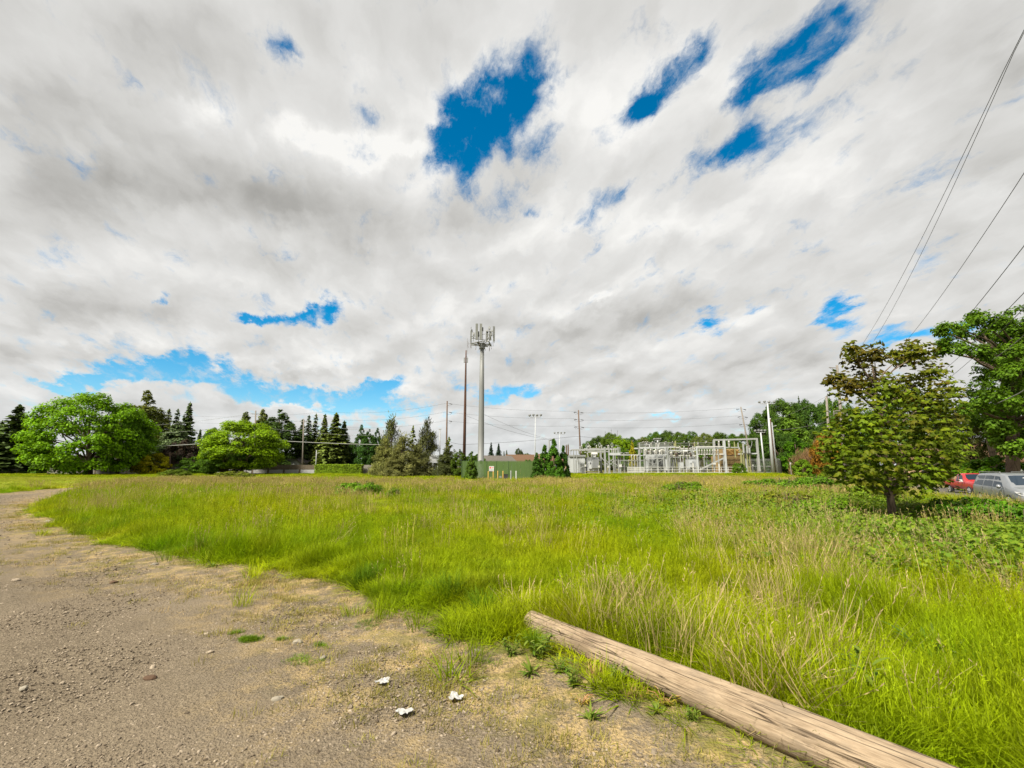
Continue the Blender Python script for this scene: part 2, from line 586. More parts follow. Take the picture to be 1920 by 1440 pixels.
def gz(x, y):
    x = np.asarray(x, dtype=float)
    y = np.asarray(y, dtype=float)
    z = 0.35 * sstep(62, 84, y) * sstep(2, 16, x)
    s_ = road_s(x, y)
    road = (1 - sstep(3.6, 9.0, np.abs(s_ - 0.0)))
    z = z * (1 - road) - 0.42 * road
    z = z + np.where(s_ < -3.6, -0.15, 0) * sstep(3.6, 9.0, np.abs(s_))
    far = sstep(10, 30, np.hypot(x, y))
    z = z + far * (0.06 * np.sin(x * 0.21 + 1.3) * np.sin(y * 0.17) + 0.05 * np.sin(x * 0.07 + y * 0.11)) * (1 - road)
    return z


def gzf(x, y):
    return float(gz(x, y))


def dist_poly(x, y, poly):
    """signed distance to a closed polygon, positive inside"""
    x = np.asarray(x, float)
    y = np.asarray(y, float)
    d = np.full(x.shape, 1e9)
    ins = np.zeros(x.shape, bool)
    n = len(poly)
    for i in range(n):
        x0, y0 = poly[i]
        x1, y1 = poly[(i + 1) % n]
        ex, ey = x1 - x0, y1 - y0
        tt = np.clip(((x - x0) * ex + (y - y0) * ey) / (ex * ex + ey * ey + 1e-12), 0, 1)
        d = np.minimum(d, np.hypot(x - x0 - tt * ex, y - y0 - tt * ey))
        if y0 != y1:
            c = ((y0 > y) != (y1 > y)) & (x < (x1 - x0) * (y - y0) / (y1 - y0) + x0)
            ins ^= c
    return np.where(ins, d, -d)


EDGE = [(165, 915), (110, 932), (72, 958), (150, 992), (262, 1030), (400, 1052), (560, 1072), (650, 1098), (705, 1132), (800, 1160), (880, 1205), (985, 1232), (1080, 1262), (1250, 1330), (1345, 1368)]
gp = [tuple(G(*e)[:2]) for e in EDGE]
GRAVEL = gp + [(3.2, 1.0), (4.0, -14), (-60, -14), (-60, 30), tuple(G(0, 925)[:2]), tuple(G(60, 920)[:2]), tuple(G(150, 914.5)[:2])]
LAWN = [tuple(G(165, 914)[:2]), tuple(G(60, 919)[:2]), tuple(G(0, 924.5)[:2]), (-60, 30.5), (-160, 30.5), (-160, 74), (-80, 80), tuple(G(330, 896)[:2]), tuple(G(290, 903)[:2])]
LOG_A = G(996, 1166, 0.08)
LOG_B = G(1455, 1358, 0.105)


# ------------------------------------------------------------------ ground
def axis(stops):
    """coordinates with a growing step: (from, to, step at from, step at to)"""
    out_ = []
    for a, b, s0, s1 in stops:
        x = a
        while x < b:
            out_.append(x)
            x += s0 + (s1 - s0) * (x - a) / (b - a)
    out_.append(stops[-1][1])
    return np.array(out_)


gx = axis([(0, 6, 0.16, 0.2), (6, 40, 0.2, 1.2), (40, 160, 1.2, 12), (160, 1600, 12, 160)])
gx = np.concatenate([-gx[:0:-1], gx])
gy = axis([(-25, 2, 4, 0.3), (2, 12, 0.15, 0.18), (12, 50, 0.18, 1.0), (50, 130, 1.0, 5), (130, 2500, 5, 250)])
GX, GY = np.meshgrid(gx, gy)
GZ = gz(GX, GY)
dg = dist_poly(GX, GY, GRAVEL)
dl = dist_poly(GX, GY, LAWN)
rs = road_s(GX, GY)
rng = np.random.default_rng(5)
# the worn lot lies a touch lower and is slightly uneven
GZ = GZ - 0.03 * sstep(-0.3, 0.8, dg) + 0.012 * np.sin(GX * 2.1) * np.sin(GY * 1.7 + 0.6) * (np.hypot(GX, GY) < 30)


def field_grid(keep, name, mat, attrs):
    nx, ny = len(gx), len(gy)
    idx = np.arange(nx * ny).reshape(ny, nx)
    q = np.stack([idx[:-1, :-1], idx[:-1, 1:], idx[1:, 1:], idx[1:, :-1]], -1).reshape(-1, 4)
    q = q[keep.ravel()]
    used, inv = np.unique(q.ravel(), return_inverse=True)
    V = np.stack([GX.ravel(), GY.ravel(), GZ.ravel()], -1)[used]
    me = np_mesh(name, V, inv.reshape(-1, 4), mat, True)
    for an, arr in attrs.items():
        a = me.attributes.new(an, 'FLOAT', 'POINT')
        a.data.foreach_set('value', arr.ravel()[used].astype(np.float32))
    return obj(name, me)


cg = dist_poly((GX[:-1, :-1] + GX[1:, 1:]) / 2, (GY[:-1, :-1] + GY[1:, 1:]) / 2, GRAVEL)
cl = dist_poly((GX[:-1, :-1] + GX[1:, 1:]) / 2, (GY[:-1, :-1] + GY[1:, 1:]) / 2, LAWN)
attrs = {'gravel': dg, 'lawn': dl}

m, t, out = new_mat('ground')
pos = t.new('ShaderNodeNewGeometry').outputs['Position']
ag = t.new('ShaderNodeAttribute', attribute_name='gravel').outputs['Fac']
al = t.new('ShaderNodeAttribute', attribute_name='lawn').outputs['Fac']
n1 = t.noise(pos, 0.9, 6, 0.65)
n2 = t.noise(pos, 5.0, 6, 0.65)
n3 = t.noise(pos, 38.0, 4, 0.6)
n4 = t.noise(pos, 110.0, 3, 0.6)
nb = t.noise(pos, 0.28, 4, 0.6)
vor = t.new('ShaderNodeTexVoronoi', feature='F1')
t.put(vor.inputs['Vector'], pos)
vor.inputs['Scale'].default_value = 42.0
vor2 = t.new('ShaderNodeTexVoronoi', feature='F1')
t.put(vor2.inputs['Vector'], pos)
vor2.inputs['Scale'].default_value = 95.0
stone = t.mix(t.sep(vor.outputs['Color'])[0], (0.070, 0.054, 0.036), (0.205, 0.165, 0.115))
stone = t.mix(t.mr(n3, 0.35, 0.65, 0.0, 0.6), stone, (0.115, 0.091, 0.062))
stone = t.mix(t.mr(n4, 0.45, 0.7, 0.0, 0.5), stone, (0.235, 0.195, 0.14))
stone = t.mix(t.mr(n1, 0.35, 0.65, 0.0, 0.55), stone, (0.080, 0.063, 0.043))
stone = t.mix(t.mr(t.noise(t.vm('MULTIPLY', pos, (1.0, 0.45, 1.0)), 0.55, 5, 0.6), 0.42, 0.62, 0.0, 0.5), stone, (0.165, 0.132, 0.092))
# dry flattened straw along the border
edge = t.m('ADD', ag, t.m('MULTIPLY', t.m('SUBTRACT', n1, 0.5), -3.6))
strawf = t.m('MULTIPLY', t.mr(edge, 2.6, 0.2, 0.0, 1.0, True), t.mr(t.m('ADD', t.m('ADD', t.m('MULTIPLY', n2, 0.6), t.m('MULTIPLY', t.noise(pos, 1.7, 4, 0.6), 0.6)), t.m('MULTIPLY', n3, 0.45)), 0.75, 0.96, 0.0, 1.0, True))
strawc = t.mix(n3, (0.25, 0.175, 0.075), (0.42, 0.31, 0.15))
base = t.mix(t.m('MULTIPLY', strawf, 0.9), stone, strawc)
mossf = t.m('MULTIPLY', t.mr(edge, 1.7, 0.2, 0.0, 1.0, True), t.mr(t.noise(pos, 2.2, 6, 0.7), 0.47, 0.64, 0.0, 0.8, True))
base = t.mix(mossf, base, t.mix(n3, (0.10, 0.095, 0.018), (0.16, 0.14, 0.03)))
soil = t.mix(n2, (0.075, 0.085, 0.02), (0.17, 0.155, 0.045))
soil = t.mix(t.mr(nb, 0.5, 0.7), soil, (0.20, 0.15, 0.065))
lawnc = t.mix(t.mr(nb, 0.35, 0.65), (0.15, 0.20, 0.006), (0.22, 0.24, 0.008))
lawnc = t.mix(t.mr(n2, 0.4, 0.8, 0, 0.6), lawnc, (0.13, 0.20, 0.015))
gf = t.mr(t.m('ADD', ag, t.m('MULTIPLY', t.m('SUBTRACT', n2, 0.5), 0.8)), -0.12, 0.12, 0, 1, True)
lf = t.mr(t.m('ADD', al, t.m('MULTIPLY', t.m('SUBTRACT', nb, 0.5), 6.0)), -0.8, 0.8, 0, 1, True)
c = t.mix(lf, soil, lawnc)
c = t.mix(gf, c, base)
hgt = t.m('ADD', t.m('MULTIPLY', vor.outputs['Distance'], 0.6), t.m('ADD', t.m('MULTIPLY', vor2.outputs['Distance'], 0.35), t.m('MULTIPLY', n3, 0.5)))
bmp = t.new('ShaderNodeBump')
bmp.inputs['Strength'].default_value = 0.9
bmp.inputs['Distance'].default_value = 0.02
t.put(bmp.inputs['Height'], hgt)
bsdf(t, out, c, 0.95, 0.1, 0, bmp.outputs[0])
M['ground'] = m
keep_g = cg > 0
keep_l = (cl > 0) & ~keep_g
tag(field_grid(keep_g, 'gravel_lot', M['ground'], attrs), kind='structure')
tag(field_grid(keep_l, 'lawn', M['ground'], attrs), kind='structure')
tag(field_grid(~keep_g & ~keep_l, 'ground', M['ground'], attrs), kind='structure')

# the road the cars are parked on: asphalt sheet with a pale worn edge
m, t, out = new_mat('asphalt')
pos = t.new('ShaderNodeNewGeometry').outputs['Position']
n = t.noise(pos, 1.2, 6, 0.65)
n2 = t.noise(pos, 40, 4, 0.6)
bsdf(t, out, t.mix(t.mr(n2, 0.3, 0.7), t.mix(n, (0.06, 0.055, 0.05), (0.11, 0.10, 0.088)), (0.09, 0.08, 0.07)), 0.9, 0.2)
M['asphalt'] = m
mb = MB()
nrm_ = np.array((-ROAD_D[1], ROAD_D[0]))
st = np.arange(-60, 46, 2.0)
for i in range(len(st) - 1):
    q = []
    for s0, w in ((st[i], -3.3), (st[i + 1], -3.3), (st[i + 1], 3.3), (st[i], 3.3)):
        p_ = ROAD_P + ROAD_D * s0 + nrm_ * w
        q.append((p_[0], p_[1], -0.42 + 0.012))
    mb.face(q[::-1])
tag(mb.build('road', M['asphalt']), kind='structure')


# ------------------------------------------------------------------ walls and fences at the back of the field
def px_x(px, Y):
    return P(px, 875, Y).x


# the long panel wall on the left: posts every 3.5 m, one panel between each two
WY = 108.0
wall = thing('panel_wall', 'long weathered concrete panel wall behind the round trees', 'wall', (px_x(92, WY), WY, 0))
wl = px_x(592, WY) - px_x(92, WY)
npan = int(wl / 3.5)
stp = wl / npan
pan = MB().box((0, 0, 1.0), (stp - 0.32, 0.10, 2.0)).mesh('panel', M['concrete'])
pan_b = MB().box((0, 0, 1.62), (stp - 0.32, 0.10, 0.96)).box((0, 0.02, 0.55), (stp - 0.32, 0.06, 1.1)).mesh('panel', M['concrete_brown'])
post = MB().box((0, 0, 1.05), (0.30, 0.20, 2.1)).box((0, 0, 2.14), (0.36, 0.26, 0.08)).mesh('post', M['concrete_brown'])
lowp = MB().box((0, -0.07, 0.62), (stp - 0.45, 0.06, 0.82)).mesh('painted_panel', M['white_panel'])
for i in range(npan + 1):
    obj('post', post, wall, (i * stp, 0, 0))
    if i < npan:
        x = (i + 0.5) * stp
        late = i >= npan - 7
        obj('panel', pan_b if late else pan, wall, (x, 0, random.uniform(-0.03, 0.03)))
        if late:
            obj('painted_panel', lowp, wall, (x, 0, 0))
w2 = thing('panel_wall', 'short bare grey wall between the clipped hedge and the pines', 'wall', (px_x(676, WY), WY, 0))
for i in range(2):
    MB().box((0, 0, 1.05), (2.0, 0.14, 2.1 - 0.1 * i)).build('panel', M['concrete'], w2, (1.02 + i * 2.04, 0, 0))

# ------------------------------------------------------------------ houses
def house(name, label, cat, px, Y, w, d, eave, ridge, rz, wallm, roofm, windows=2, chimney=False, over=0.4, zoff=0.0, door=True):
    p_ = P(px, 875, Y)
    t_ = thing(name, label, cat, (p_.x, Y, gzf(p_.x, Y) + zoff), rz)
    b = MB()
    b.box((0, 0, eave / 2), (w, d, eave))
    hd = d / 2
    for s_ in (-1, 1):
        b.prism([(s_ * (w / 2 - 0.12), -hd, eave), (s_ * (w / 2 - 0.12), hd, eave), (s_ * (w / 2 - 0.12), 0, ridge)], (s_ * 0.12, 0, 0))
    b.build('wall', wallm, t_)
    r_ = MB()
    sl_ = (ridge - eave) / hd
    for s_ in (-1, 1):
        y1 = s_ * (hd + over)
        z1 = eave - over * sl_
        r_.prism([(-w / 2 - over, 0, ridge + 0.03), (-w / 2 - over, y1, z1 + 0.03), (-w / 2 - over, y1, z1 + 0.20), (-w / 2 - over, 0, ridge + 0.20)], (w + 2 * over, 0, 0))
    ro = r_.build('roof', roofm, t_)
    if chimney:
        MB().box((w * 0.2, hd * 0.3, ridge), (0.7, 0.7, 1.3)).build('chimney', M['shingle_brown'], ro)
    wf = MB().box((0, 0, 0), (1.3, 0.10, 1.1)).mesh('window', M['white'])
    wp = MB().box((0, -0.03, 0), (1.14, 0.08, 0.94)).mesh('pane', M['glass'])
    for i in range(windows):
        x = -w / 2 + w * (i + 1) / (windows + 1)
        q = obj('window', wf, t_, (x, -hd - 0.03, eave * 0.58))
        obj('pane', wp, q)
    q = obj('window', wf, t_, (-w / 2 - 0.03, 0, eave * 0.58))
    q.rotation_euler = (0, 0, -math.pi / 2)
    obj('pane', wp, q)
    if door:
        dr = MB().box((w * 0.36, -hd - 0.03, 1.02), (0.95, 0.08, 2.04)).build('door', M['siding_white'], t_)
        MB().box((w * 0.36 - 0.36, -hd - 0.09, 1.0), (0.06, 0.06, 0.14)).build('handle', M['galv'], dr)
    return t_


house('house', 'low gabled house with grey roof right of the yellow bush', 'house', 341, 130, 9, 8, 3.3, 5.0, R(75), M['siding_pale'], M['shingle_pale'], 2, True)
house('house', 'small house gable showing left of the second round tree', 'house', 392, 128, 8, 8, 2.6, 4.4, R(60), M['siding_tan'], M['shingle_pale'], 2)
house('garage', 'long white roofed garage beside the yellow bush', 'garage', 274, 122, 11, 6, 2.2, 3.2, R(4), M['siding_white'], M['shingle_pale'], 2)
house('house', 'pale house seen through the largest round tree', 'house', 215, 124, 14, 8, 3.0, 4.6, R(0), M['siding_white'], M['shingle'], 3, True)
house('shed', 'low shed roof at the far left edge', 'shed', 10, 112, 8, 5, 1.0, 1.9, R(15), M['siding_white'], M['shingle_pale'], 1, door=False)
house('house', 'house glimpsed between the firs behind the panel wall', 'house', 566, 126, 9, 8, 2.7, 4.6, R(70), M['siding_white'], M['shingle'], 2)
house('metal_shed', 'pale blue metal building behind the green fence', 'shed', 925, 116, 9.5, 6.0, 2.75, 4.2, R(28), M['siding_blue'], M['shingle'], 2, over=0.25)
house('house', 'long low brown roofed building beyond the green fence', 'building', 990, 150, 13, 9, 2.6, 5.3, R(3), M['siding_tan'], M['shingle_brown'], 3, over=0.6)
house('house', 'small brown roofed house far behind the arborvitae', 'house', 1034, 165, 11, 9, 2.8, 5.6, R(-5), M['siding_tan'], M['shingle_brown'], 2)
hs_ = house('house', 'tan house behind the juniper on the right', 'house', 1812, 62, 13, 9, 3.0, 5.2, R(-48), M['siding_tan'], M['shingle_brown'], 3, True, zoff=-0.3)
MB().box((-2.0, -5.3, 2.35), (2.2, 1.6, 0.08)).box((-2.0, -6.08, 2.2), (2.2, 0.06, 0.35)).build('awning', M['teal'], hs_)

# ------------------------------------------------------------------ green slatted compound round the tower
CY = 65.0
cx0, cx1 = px_x(866, CY), px_x(1012, CY)
cz = gzf((cx0 + cx1) / 2, CY) - 0.05
comp = thing('green_fence', 'green slatted compound fence round the foot of the cell tower', 'fence', (0, 0, cz))


def slat_panel(x0, y0, x1, y1, h):
    mb = MB()
    v0, v1 = Vector((x0, y0, 0)), Vector((x1, y1, 0))
    L_ = (v1 - v0).length
    n = max(2, int(L_ / 0.13))
    d = (v1 - v0) / n
    a = math.atan2(d.y, d.x)
    for i in range(n):
        c = v0 + d * (i + 0.5)
        c.z = h / 2 + 0.04
        mb.box(c, (L_ / n * 0.86, 0.03 + 0.02 * (i % 2), h + random.uniform(-0.02, 0.02)), a)
    return mb


FH = P(900, 865.5, CY).z - cz
seams = [866, 912.7, 930.5, 953.4, 1012]
for a, b in zip(seams[:-1], seams[1:]):
    slat_panel(px_x(a, CY) + 0.06, CY, px_x(b, CY) - 0.06, CY, FH).build('slat_panel', M['green_slat'], comp)
for x0, y0, x1, y1 in ((cx0, CY, cx0 - 0.6, CY + 15), (cx1, CY, cx1 + 0.6, CY + 15), (cx0 - 0.6, CY + 15, cx1 + 0.6, CY + 15)):
    slat_panel(x0, y0, x1, y1, FH).build('slat_panel', M['green_slat'], comp)
fp = MB().tube([(0, 0, 0), (0, 0, FH + 0.10)], 0.05, 8).mesh('post', M['green_slat_dark'])
for px in seams:
    obj('post', fp, comp, (px_x(px, CY), CY - 0.03, 0))
MB().bar((cx0, CY, FH + 0.09), (cx1, CY, FH + 0.09), 0.05).build('rail', M['green_slat_dark'], comp)
# warning sign on the gate panel, print too small to read in the photo
s0, s1 = P(917, 874, CY - 0.1), P(926.2, 883.5, CY - 0.1)
sw, sh = s1.x - s0.x, s0.z - s1.z
sg = thing('warning_sign', 'small white sign with red print on the green fence', 'sign', ((s0.x + s1.x) / 2, CY - 0.09, s1.z))
MB().box((0, 0, sh / 2), (sw, 0.02, sh)).build('board', M['white'], sg)
mb = MB().box((-sw * 0.25, -0.013, sh * 0.70), (sw * 0.26, 0.006, sh * 0.30))
mb.box((sw * 0.13, -0.013, sh * 0.76), (sw * 0.14, 0.006, sh * 0.10)).box((sw * 0.33, -0.013, sh * 0.74), (sw * 0.12, 0.006, sh * 0.16)).box((sw * 0.12, -0.013, sh * 0.60), (sw * 0.2, 0.006, sh * 0.06))
mb.build('red_print', M['red'], sg)
mb = MB()
for k in range(3):
    for j in range(3):
        mb.box((-sw * 0.28 + j * sw * 0.28, -0.013, sh * (0.36 - 0.11 * k)), (sw * (0.2 - 0.03 * ((j + k) % 2)), 0.006, sh * 0.05))
mb.build('small_print', M['grey_print'], sg)
# bollards
for px, Y, hpx, mat, lab in ((915.6, 61.5, 883.5, 'yellow', 'yellow bollard under the left edge of the sign'), (925.0, 62.2, 883.5, 'yellow', 'yellow bollard under the right edge of the sign'),
                             (933.4, 62.6, 882.8, 'yellow', 'yellow bollard between the sign and the dark cabinet'), (943.2, 60.5, 883, 'yellow', 'yellow bollard in front of the dark cabinet'),
                             (958.0, 60.2, 882.5, 'galv', 'bare grey bollard right of the dark cabinet'), (967.8, 61.0, 883, 'white', 'cream bollard standing last, nearest the arborvitae')):
    q = P(px, hpx, Y)
    g_ = gzf(q.x, Y)
    h = q.z - g_
    t_ = thing('bollard', lab, 'bollard', (q.x, Y, g_), 0, 'bollards before the green fence')
    MB().lathe((0, 0, 0), [(0.075, 0), (0.075, h - 0.08)], 10).build('post', M[mat], t_)
    MB().lathe((0, 0, h - 0.08), [(0.08, 0), (0.075, 0.04), (0.05, 0.075), (0.01, 0.085)], 10).build('cap', M[mat], t_)
q = P(947, 888, CY - 1.0)
t_ = thing('utility_cabinet', 'small dark cabinet at the foot of the green fence', 'cabinet', (q.x, CY - 1.0, gzf(q.x, CY - 1)))
MB().box((0, 0, 0.35), (0.75, 0.5, 0.62)).build('body', M['dark'], t_)
MB().box((0, 0, 0.69), (0.82, 0.56, 0.06)).build('lid', M['black_trim'], t_)
MB().box((-0.62, 0.05, 0.35), (0.3, 0.25, 0.25)).build('meter_box', M['galv_dark'], t_)

# ------------------------------------------------------------------ monopole cell tower
TY = 72.0
tb = P(901.5, 866, TY)
tz = gzf(tb.x, TY)
tow = thing('cell_tower', 'tall grey monopole cell tower with a crown of antennas', 'tower', (tb.x, TY, tz))
htop = P(905, 646, TY).z - tz
k_ = TY / F
MB().lathe((0, 0, 0), [(0.62, 0), (0.60, 0.08), (0.475, 0.1), (0.465, htop * 0.33), (0.455, htop * 0.335), (0.395, htop * 0.66), (0.385, htop * 0.665), (0.315, htop)], 24).build('mast', M['tower_grey'], tow, smooth=True)
MB().box((0.02, -0.47, 2.35), (0.32, 0.08, 0.5)).build('access_port', M['dark'], tow)
zf = htop - 0.15
def tp(px, py, dy=0.0):
    v = P(px, py, TY + dy)
    return Vector((v.x - tb.x, dy, v.z - tz))
fr = MB()
corner = []
for k in range(3):
    a = R(90 + 120 * k + 25)
    c, s_ = math.cos(a), math.sin(a)
    e1 = Vector((c * 1.25 - s_ * 1.5, s_ * 1.25 + c * 1.5, zf + 0.25))
    e2 = Vector((c * 1.25 + s_ * 1.5, s_ * 1.25 - c * 1.5, zf + 0.25))
    fr.bar(e1, e2, 0.16, 0.12)
    fr.bar(e1 + Vector((0, 0, 1.1)), e2 + Vector((0, 0, 1.1)), 0.07)
    fr.bar(Vector((0, 0, zf - 0.45)), Vector((c * 1.25, s_ * 1.25, zf + 0.2)), 0.13)
    fr.bar(Vector((0, 0, zf + 0.2)), Vector((c * 1.25, s_ * 1.25, zf + 0.2)), 0.16)
    fr.bar(e1, Vector((-s_ * 0.1, c * 0.1, zf + 0.2)), 0.08)
    fr.bar(e2, Vector((s_ * 0.1, -c * 0.1, zf + 0.2)), 0.08)
    corner.append((e1, e2, Vector((c, s_, 0)), a))
fr.lathe((0, 0, zf - 0.6), [(0.42, 0), (0.46, 0.05), (0.46, 0.95), (0.36, 1.0)], 14)
fr.build('platform_frame', M['galv_dark'], tow)
def panel_antenna(p, w, h, d, a, mat='antenna'):
    mb = MB().box((0, 0, 0), (w, d, h)).box((0, d * 0.6, h * 0.1), (w * 0.5, d * 0.4, h * 0.5))
    o = mb.build('panel_antenna', M[mat], tow, p)
    o.rotation_euler = (0, 0, a)
    return o
for px, py0, py1, w, dy in ((894, 607, 637, 0.40, -1.5), (901.6, 607, 637, 0.40, -1.7), (883.2, 620, 640, 0.22, -0.6), (926.5, 612, 640, 0.22, 0.3), (913.5, 622, 637, 0.30, 1.3), (919.5, 621, 638, 0.30, 1.0)):
    a_, b_ = tp(px, py0, dy), tp(px, py1, dy)
    panel_antenna((a_ + b_) / 2, w, (a_.z - b_.z), 0.2, random.uniform(-0.25, 0.25))
pipes = MB()
for px, py0, py1, dy in ((883.4, 613, 652, -0.4), (887.5, 623, 640, -0.7), (897.3, 621, 640, -1.4), (905, 613, 640, -1.3), (917.5, 612, 658, 0.6), (924.6, 611, 643, 0.3), (926.9, 612, 643, 0.1), (911, 624, 642, 1.3)):
    pipes.tube([tp(px, py0, dy), tp(px, py1, dy)], 0.04, 6)
pipes.build('mounting_pipes', M['galv_dark'], tow)
for px, py, w, h, dy, mt in ((884.8, 620.5, 0.18, 0.42, -0.4, 'dark'), (888.2, 626, 0.36, 0.42, -0.7, 'galv'), (897.5, 627, 0.16, 0.9, -1.3, 'dark'), (905.2, 617.5, 0.16, 0.6, -1.2, 'dark'), (917.7, 615, 0.34, 0.4, 0.6, 'galv'),
                             (913.5, 620.5, 0.42, 0.3, 1.2, 'galv'), (922.8, 620.5, 0.5, 0.36, 0.5, 'galv'), (921.5, 627, 0.3, 0.5, 0.2, 'galv_dark'), (888, 631, 0.2, 0.5, -0.7, 'galv_dark'), (915.5, 634, 0.5, 0.3, 0.5, 'galv_dark')):
    MB().box((0, 0, 0), (w, 0.22, h)).box((0, -0.12, 0), (w * 0.8, 0.03, h * 0.8)).build('radio_unit', M[mt], tow, tp(px, py, dy))
o = MB().lathe((0, 0, -0.06), [(0.02, 0), (0.2, 0.05), (0.21, 0.12)], 16).build('dish', M['white'], tow, tp(913.4, 639.5, -0.8))
o.rotation_euler = (R(90), 0, 0.2)
for px, py0, py1, dy in ((877.5, 640, 652, -0.4), (882.6, 641, 653, -0.3), (892.2, 640, 656, -1.2), (898.6, 640, 657, -1.4), (909.5, 645, 658, 0.4), (917.7, 645, 659, 0.6), (921, 642, 655, 0.4), (924.5, 642, 650, 0.2)):
    pts = [tp(px + 0.5 * math.sin(i * 1.9 + px), py0 + (py1 - py0) * i / 6, dy) for i in range(7)]
    MB().tube(pts, 0.028, 5).build('hanging_cable', M['rust_pole'], tow)

# slim brown pole beside it
BY = 84.0
pb = P(870.5, 850, BY)
bz = gzf(pb.x, BY)
sp = thing('antenna_pole', 'slim dark brown antenna pole left of the cell tower', 'pole', (pb.x, BY, bz))
ht = P(874, 657, BY).z - bz
MB().lathe((0, 0, 0), [(0.30, 0), (0.24, ht * 0.5), (0.13, ht * 0.93), (0.10, ht)], 14).build('mast', M['rust_pole'], sp, smooth=True)
for sx in (-1, 1):
    MB().box((sx * 0.30, -0.05, P(874, 675.5, BY).z - bz), (0.16, 0.2, 0.95)).build('panel_antenna', M['antenna'], sp)
for py in (671.5, 679.5):
    MB().box((0, 0, P(874, py, BY).z - bz), (0.8, 0.08, 0.06)).build('bracket', M['galv_dark'], sp)
mb = MB().tube([(0.02, 0, ht - 0.1), (0.22, 0, ht - 0.05), (0.32, 0, ht - 0.3), (0.3, 0, ht - 0.7)], 0.025, 5)
mb.tube([(0.1, 0, ht - 1.2), (0.3, 0, ht - 1.15)], 0.025, 5)
mb.tube([(0.2, 0, ht - 0.05), (0.2, 0, ht + 2.4)], 0.02, 5)
mb.build('whip_antenna', M['galv_dark'], sp)


# ------------------------------------------------------------------ substation
class Eq:
    """one piece of yard equipment standing at forward distance Y"""
    def __init__(s, name, label, cat, px, Y, group=None):
        p_ = P(px, 880, Y)
        s.Y = Y
        s.o = Vector((p_.x, Y, gzf(p_.x, Y) - 0.03))
        s.t = thing(name, label, cat, s.o, 0, group)

    def pt(s, px, py, dy=0.0):
        q = P(px, py, s.Y)
        return Vector((q.x - s.o.x, dy, q.z - s.o.z))

    def bar(s, name, a, b, w, mat='grey_steel', dy0=0.0, dy1=None, h=None):
        dy1 = dy0 if dy1 is None else dy1
        return MB().bar(s.pt(*a, dy0), s.pt(*b, dy1), w, h).build(name, M[mat], s.t)

    def post(s, name, px, py, w, mat='grey_steel', dy=0.0, plate=True):
        q = s.pt(px, py, dy)
        mb = MB().box((q.x, dy, q.z / 2), (w, w, q.z))
        if plate:
            mb.box((q.x, dy, 0.12), (w * 1.7, w * 1.7, 0.24))
        return mb.build(name, M[mat], s.t)

    def box(s, name, x0, y0, x1, y1, depth, mat='white_steel', dy=0.0):
        a, b = s.pt(x0, y0, dy), s.pt(x1, y1, dy)
        mb = MB().box(((a.x + b.x) / 2, dy, (a.z + b.z) / 2), (abs(b.x - a.x), depth, abs(a.z - b.z)))
        mb.box(((a.x + b.x) / 2, dy, a.z + 0.02), (abs(b.x - a.x) + 0.08, depth + 0.08, 0.06))
        return mb.build(name, M[mat], s.t)


def ins_mesh(h, r, mat, n=5):
    prof = [(r * 0.5, 0)]
    for i in range(n):
        z0 = h * (0.06 + 0.86 * i / n)
        prof += [(r * 0.5, z0), (r, z0 + h * 0.03), (r * 0.55, z0 + h * 0.11)]
    prof += [(r * 0.6, h * 0.94), (r * 0.6, h)]
    return MB().lathe((0, 0, 0), prof, 9).mesh('insulator', M[mat], True)


INS = ins_mesh(1.0, 0.14, 'porcelain')
INS_B = ins_mesh(1.0, 0.13, 'porcelain_brown')


def insul(e_, px, py0, py1, dy=0.0, brown=False, wide=1.0, tilt=0.0, name='insulator'):
    """an insulator standing from py1 up to py0"""
    a, b = e_.pt(px, py1, dy), e_.pt(px, py0, dy)
    o = obj(name, INS_B if brown else INS, e_.t, a)
    o.scale = (wide, wide, b.z - a.z)
    o.rotation_euler = (0, tilt, 0)
    return o


# control house
e_ = Eq('control_house', 'white steel control house right behind the arborvitae', 'shed', 1080, 98)
e_.box('wall', 1066.5, 857, 1096, 886, 4.5, 'white_steel', 1.2)
a, b = e_.pt(1066, 856.4), e_.pt(1096.5, 856.4)
MB().prism([(a.x, -1.3, a.z), (a.x, 3.7, a.z), (a.x, 3.7, a.z + 0.12), (a.x, -1.3, a.z + 0.35)], (b.x - a.x, 0, 0)).build('roof', M['grey_steel'], e_.t)
MB().box((e_.pt(1090, 870).x, -1.08, 1.05), (0.95, 0.06, 2.1)).build('door', M['grey_steel'], e_.t)
for px in (1078, 1083):
    MB().box((e_.pt(px, 870).x, -1.09, 1.5), (0.05, 0.08, 2.6)).build('wall_seam', M['grey_steel'], e_.t)
for px, py, lab in ((1061.8, 835, 'brown wooden stub post left of the control house roof'), (1065.3, 834, 'taller brown stub post beside the control house roof')):
    e_ = Eq('stub_post', lab, 'post', px, 101)
    e_.post('post', px, py, 0.28, 'wood_pole')
    insul(e_, px, py - 2.5, py, wide=0.7)

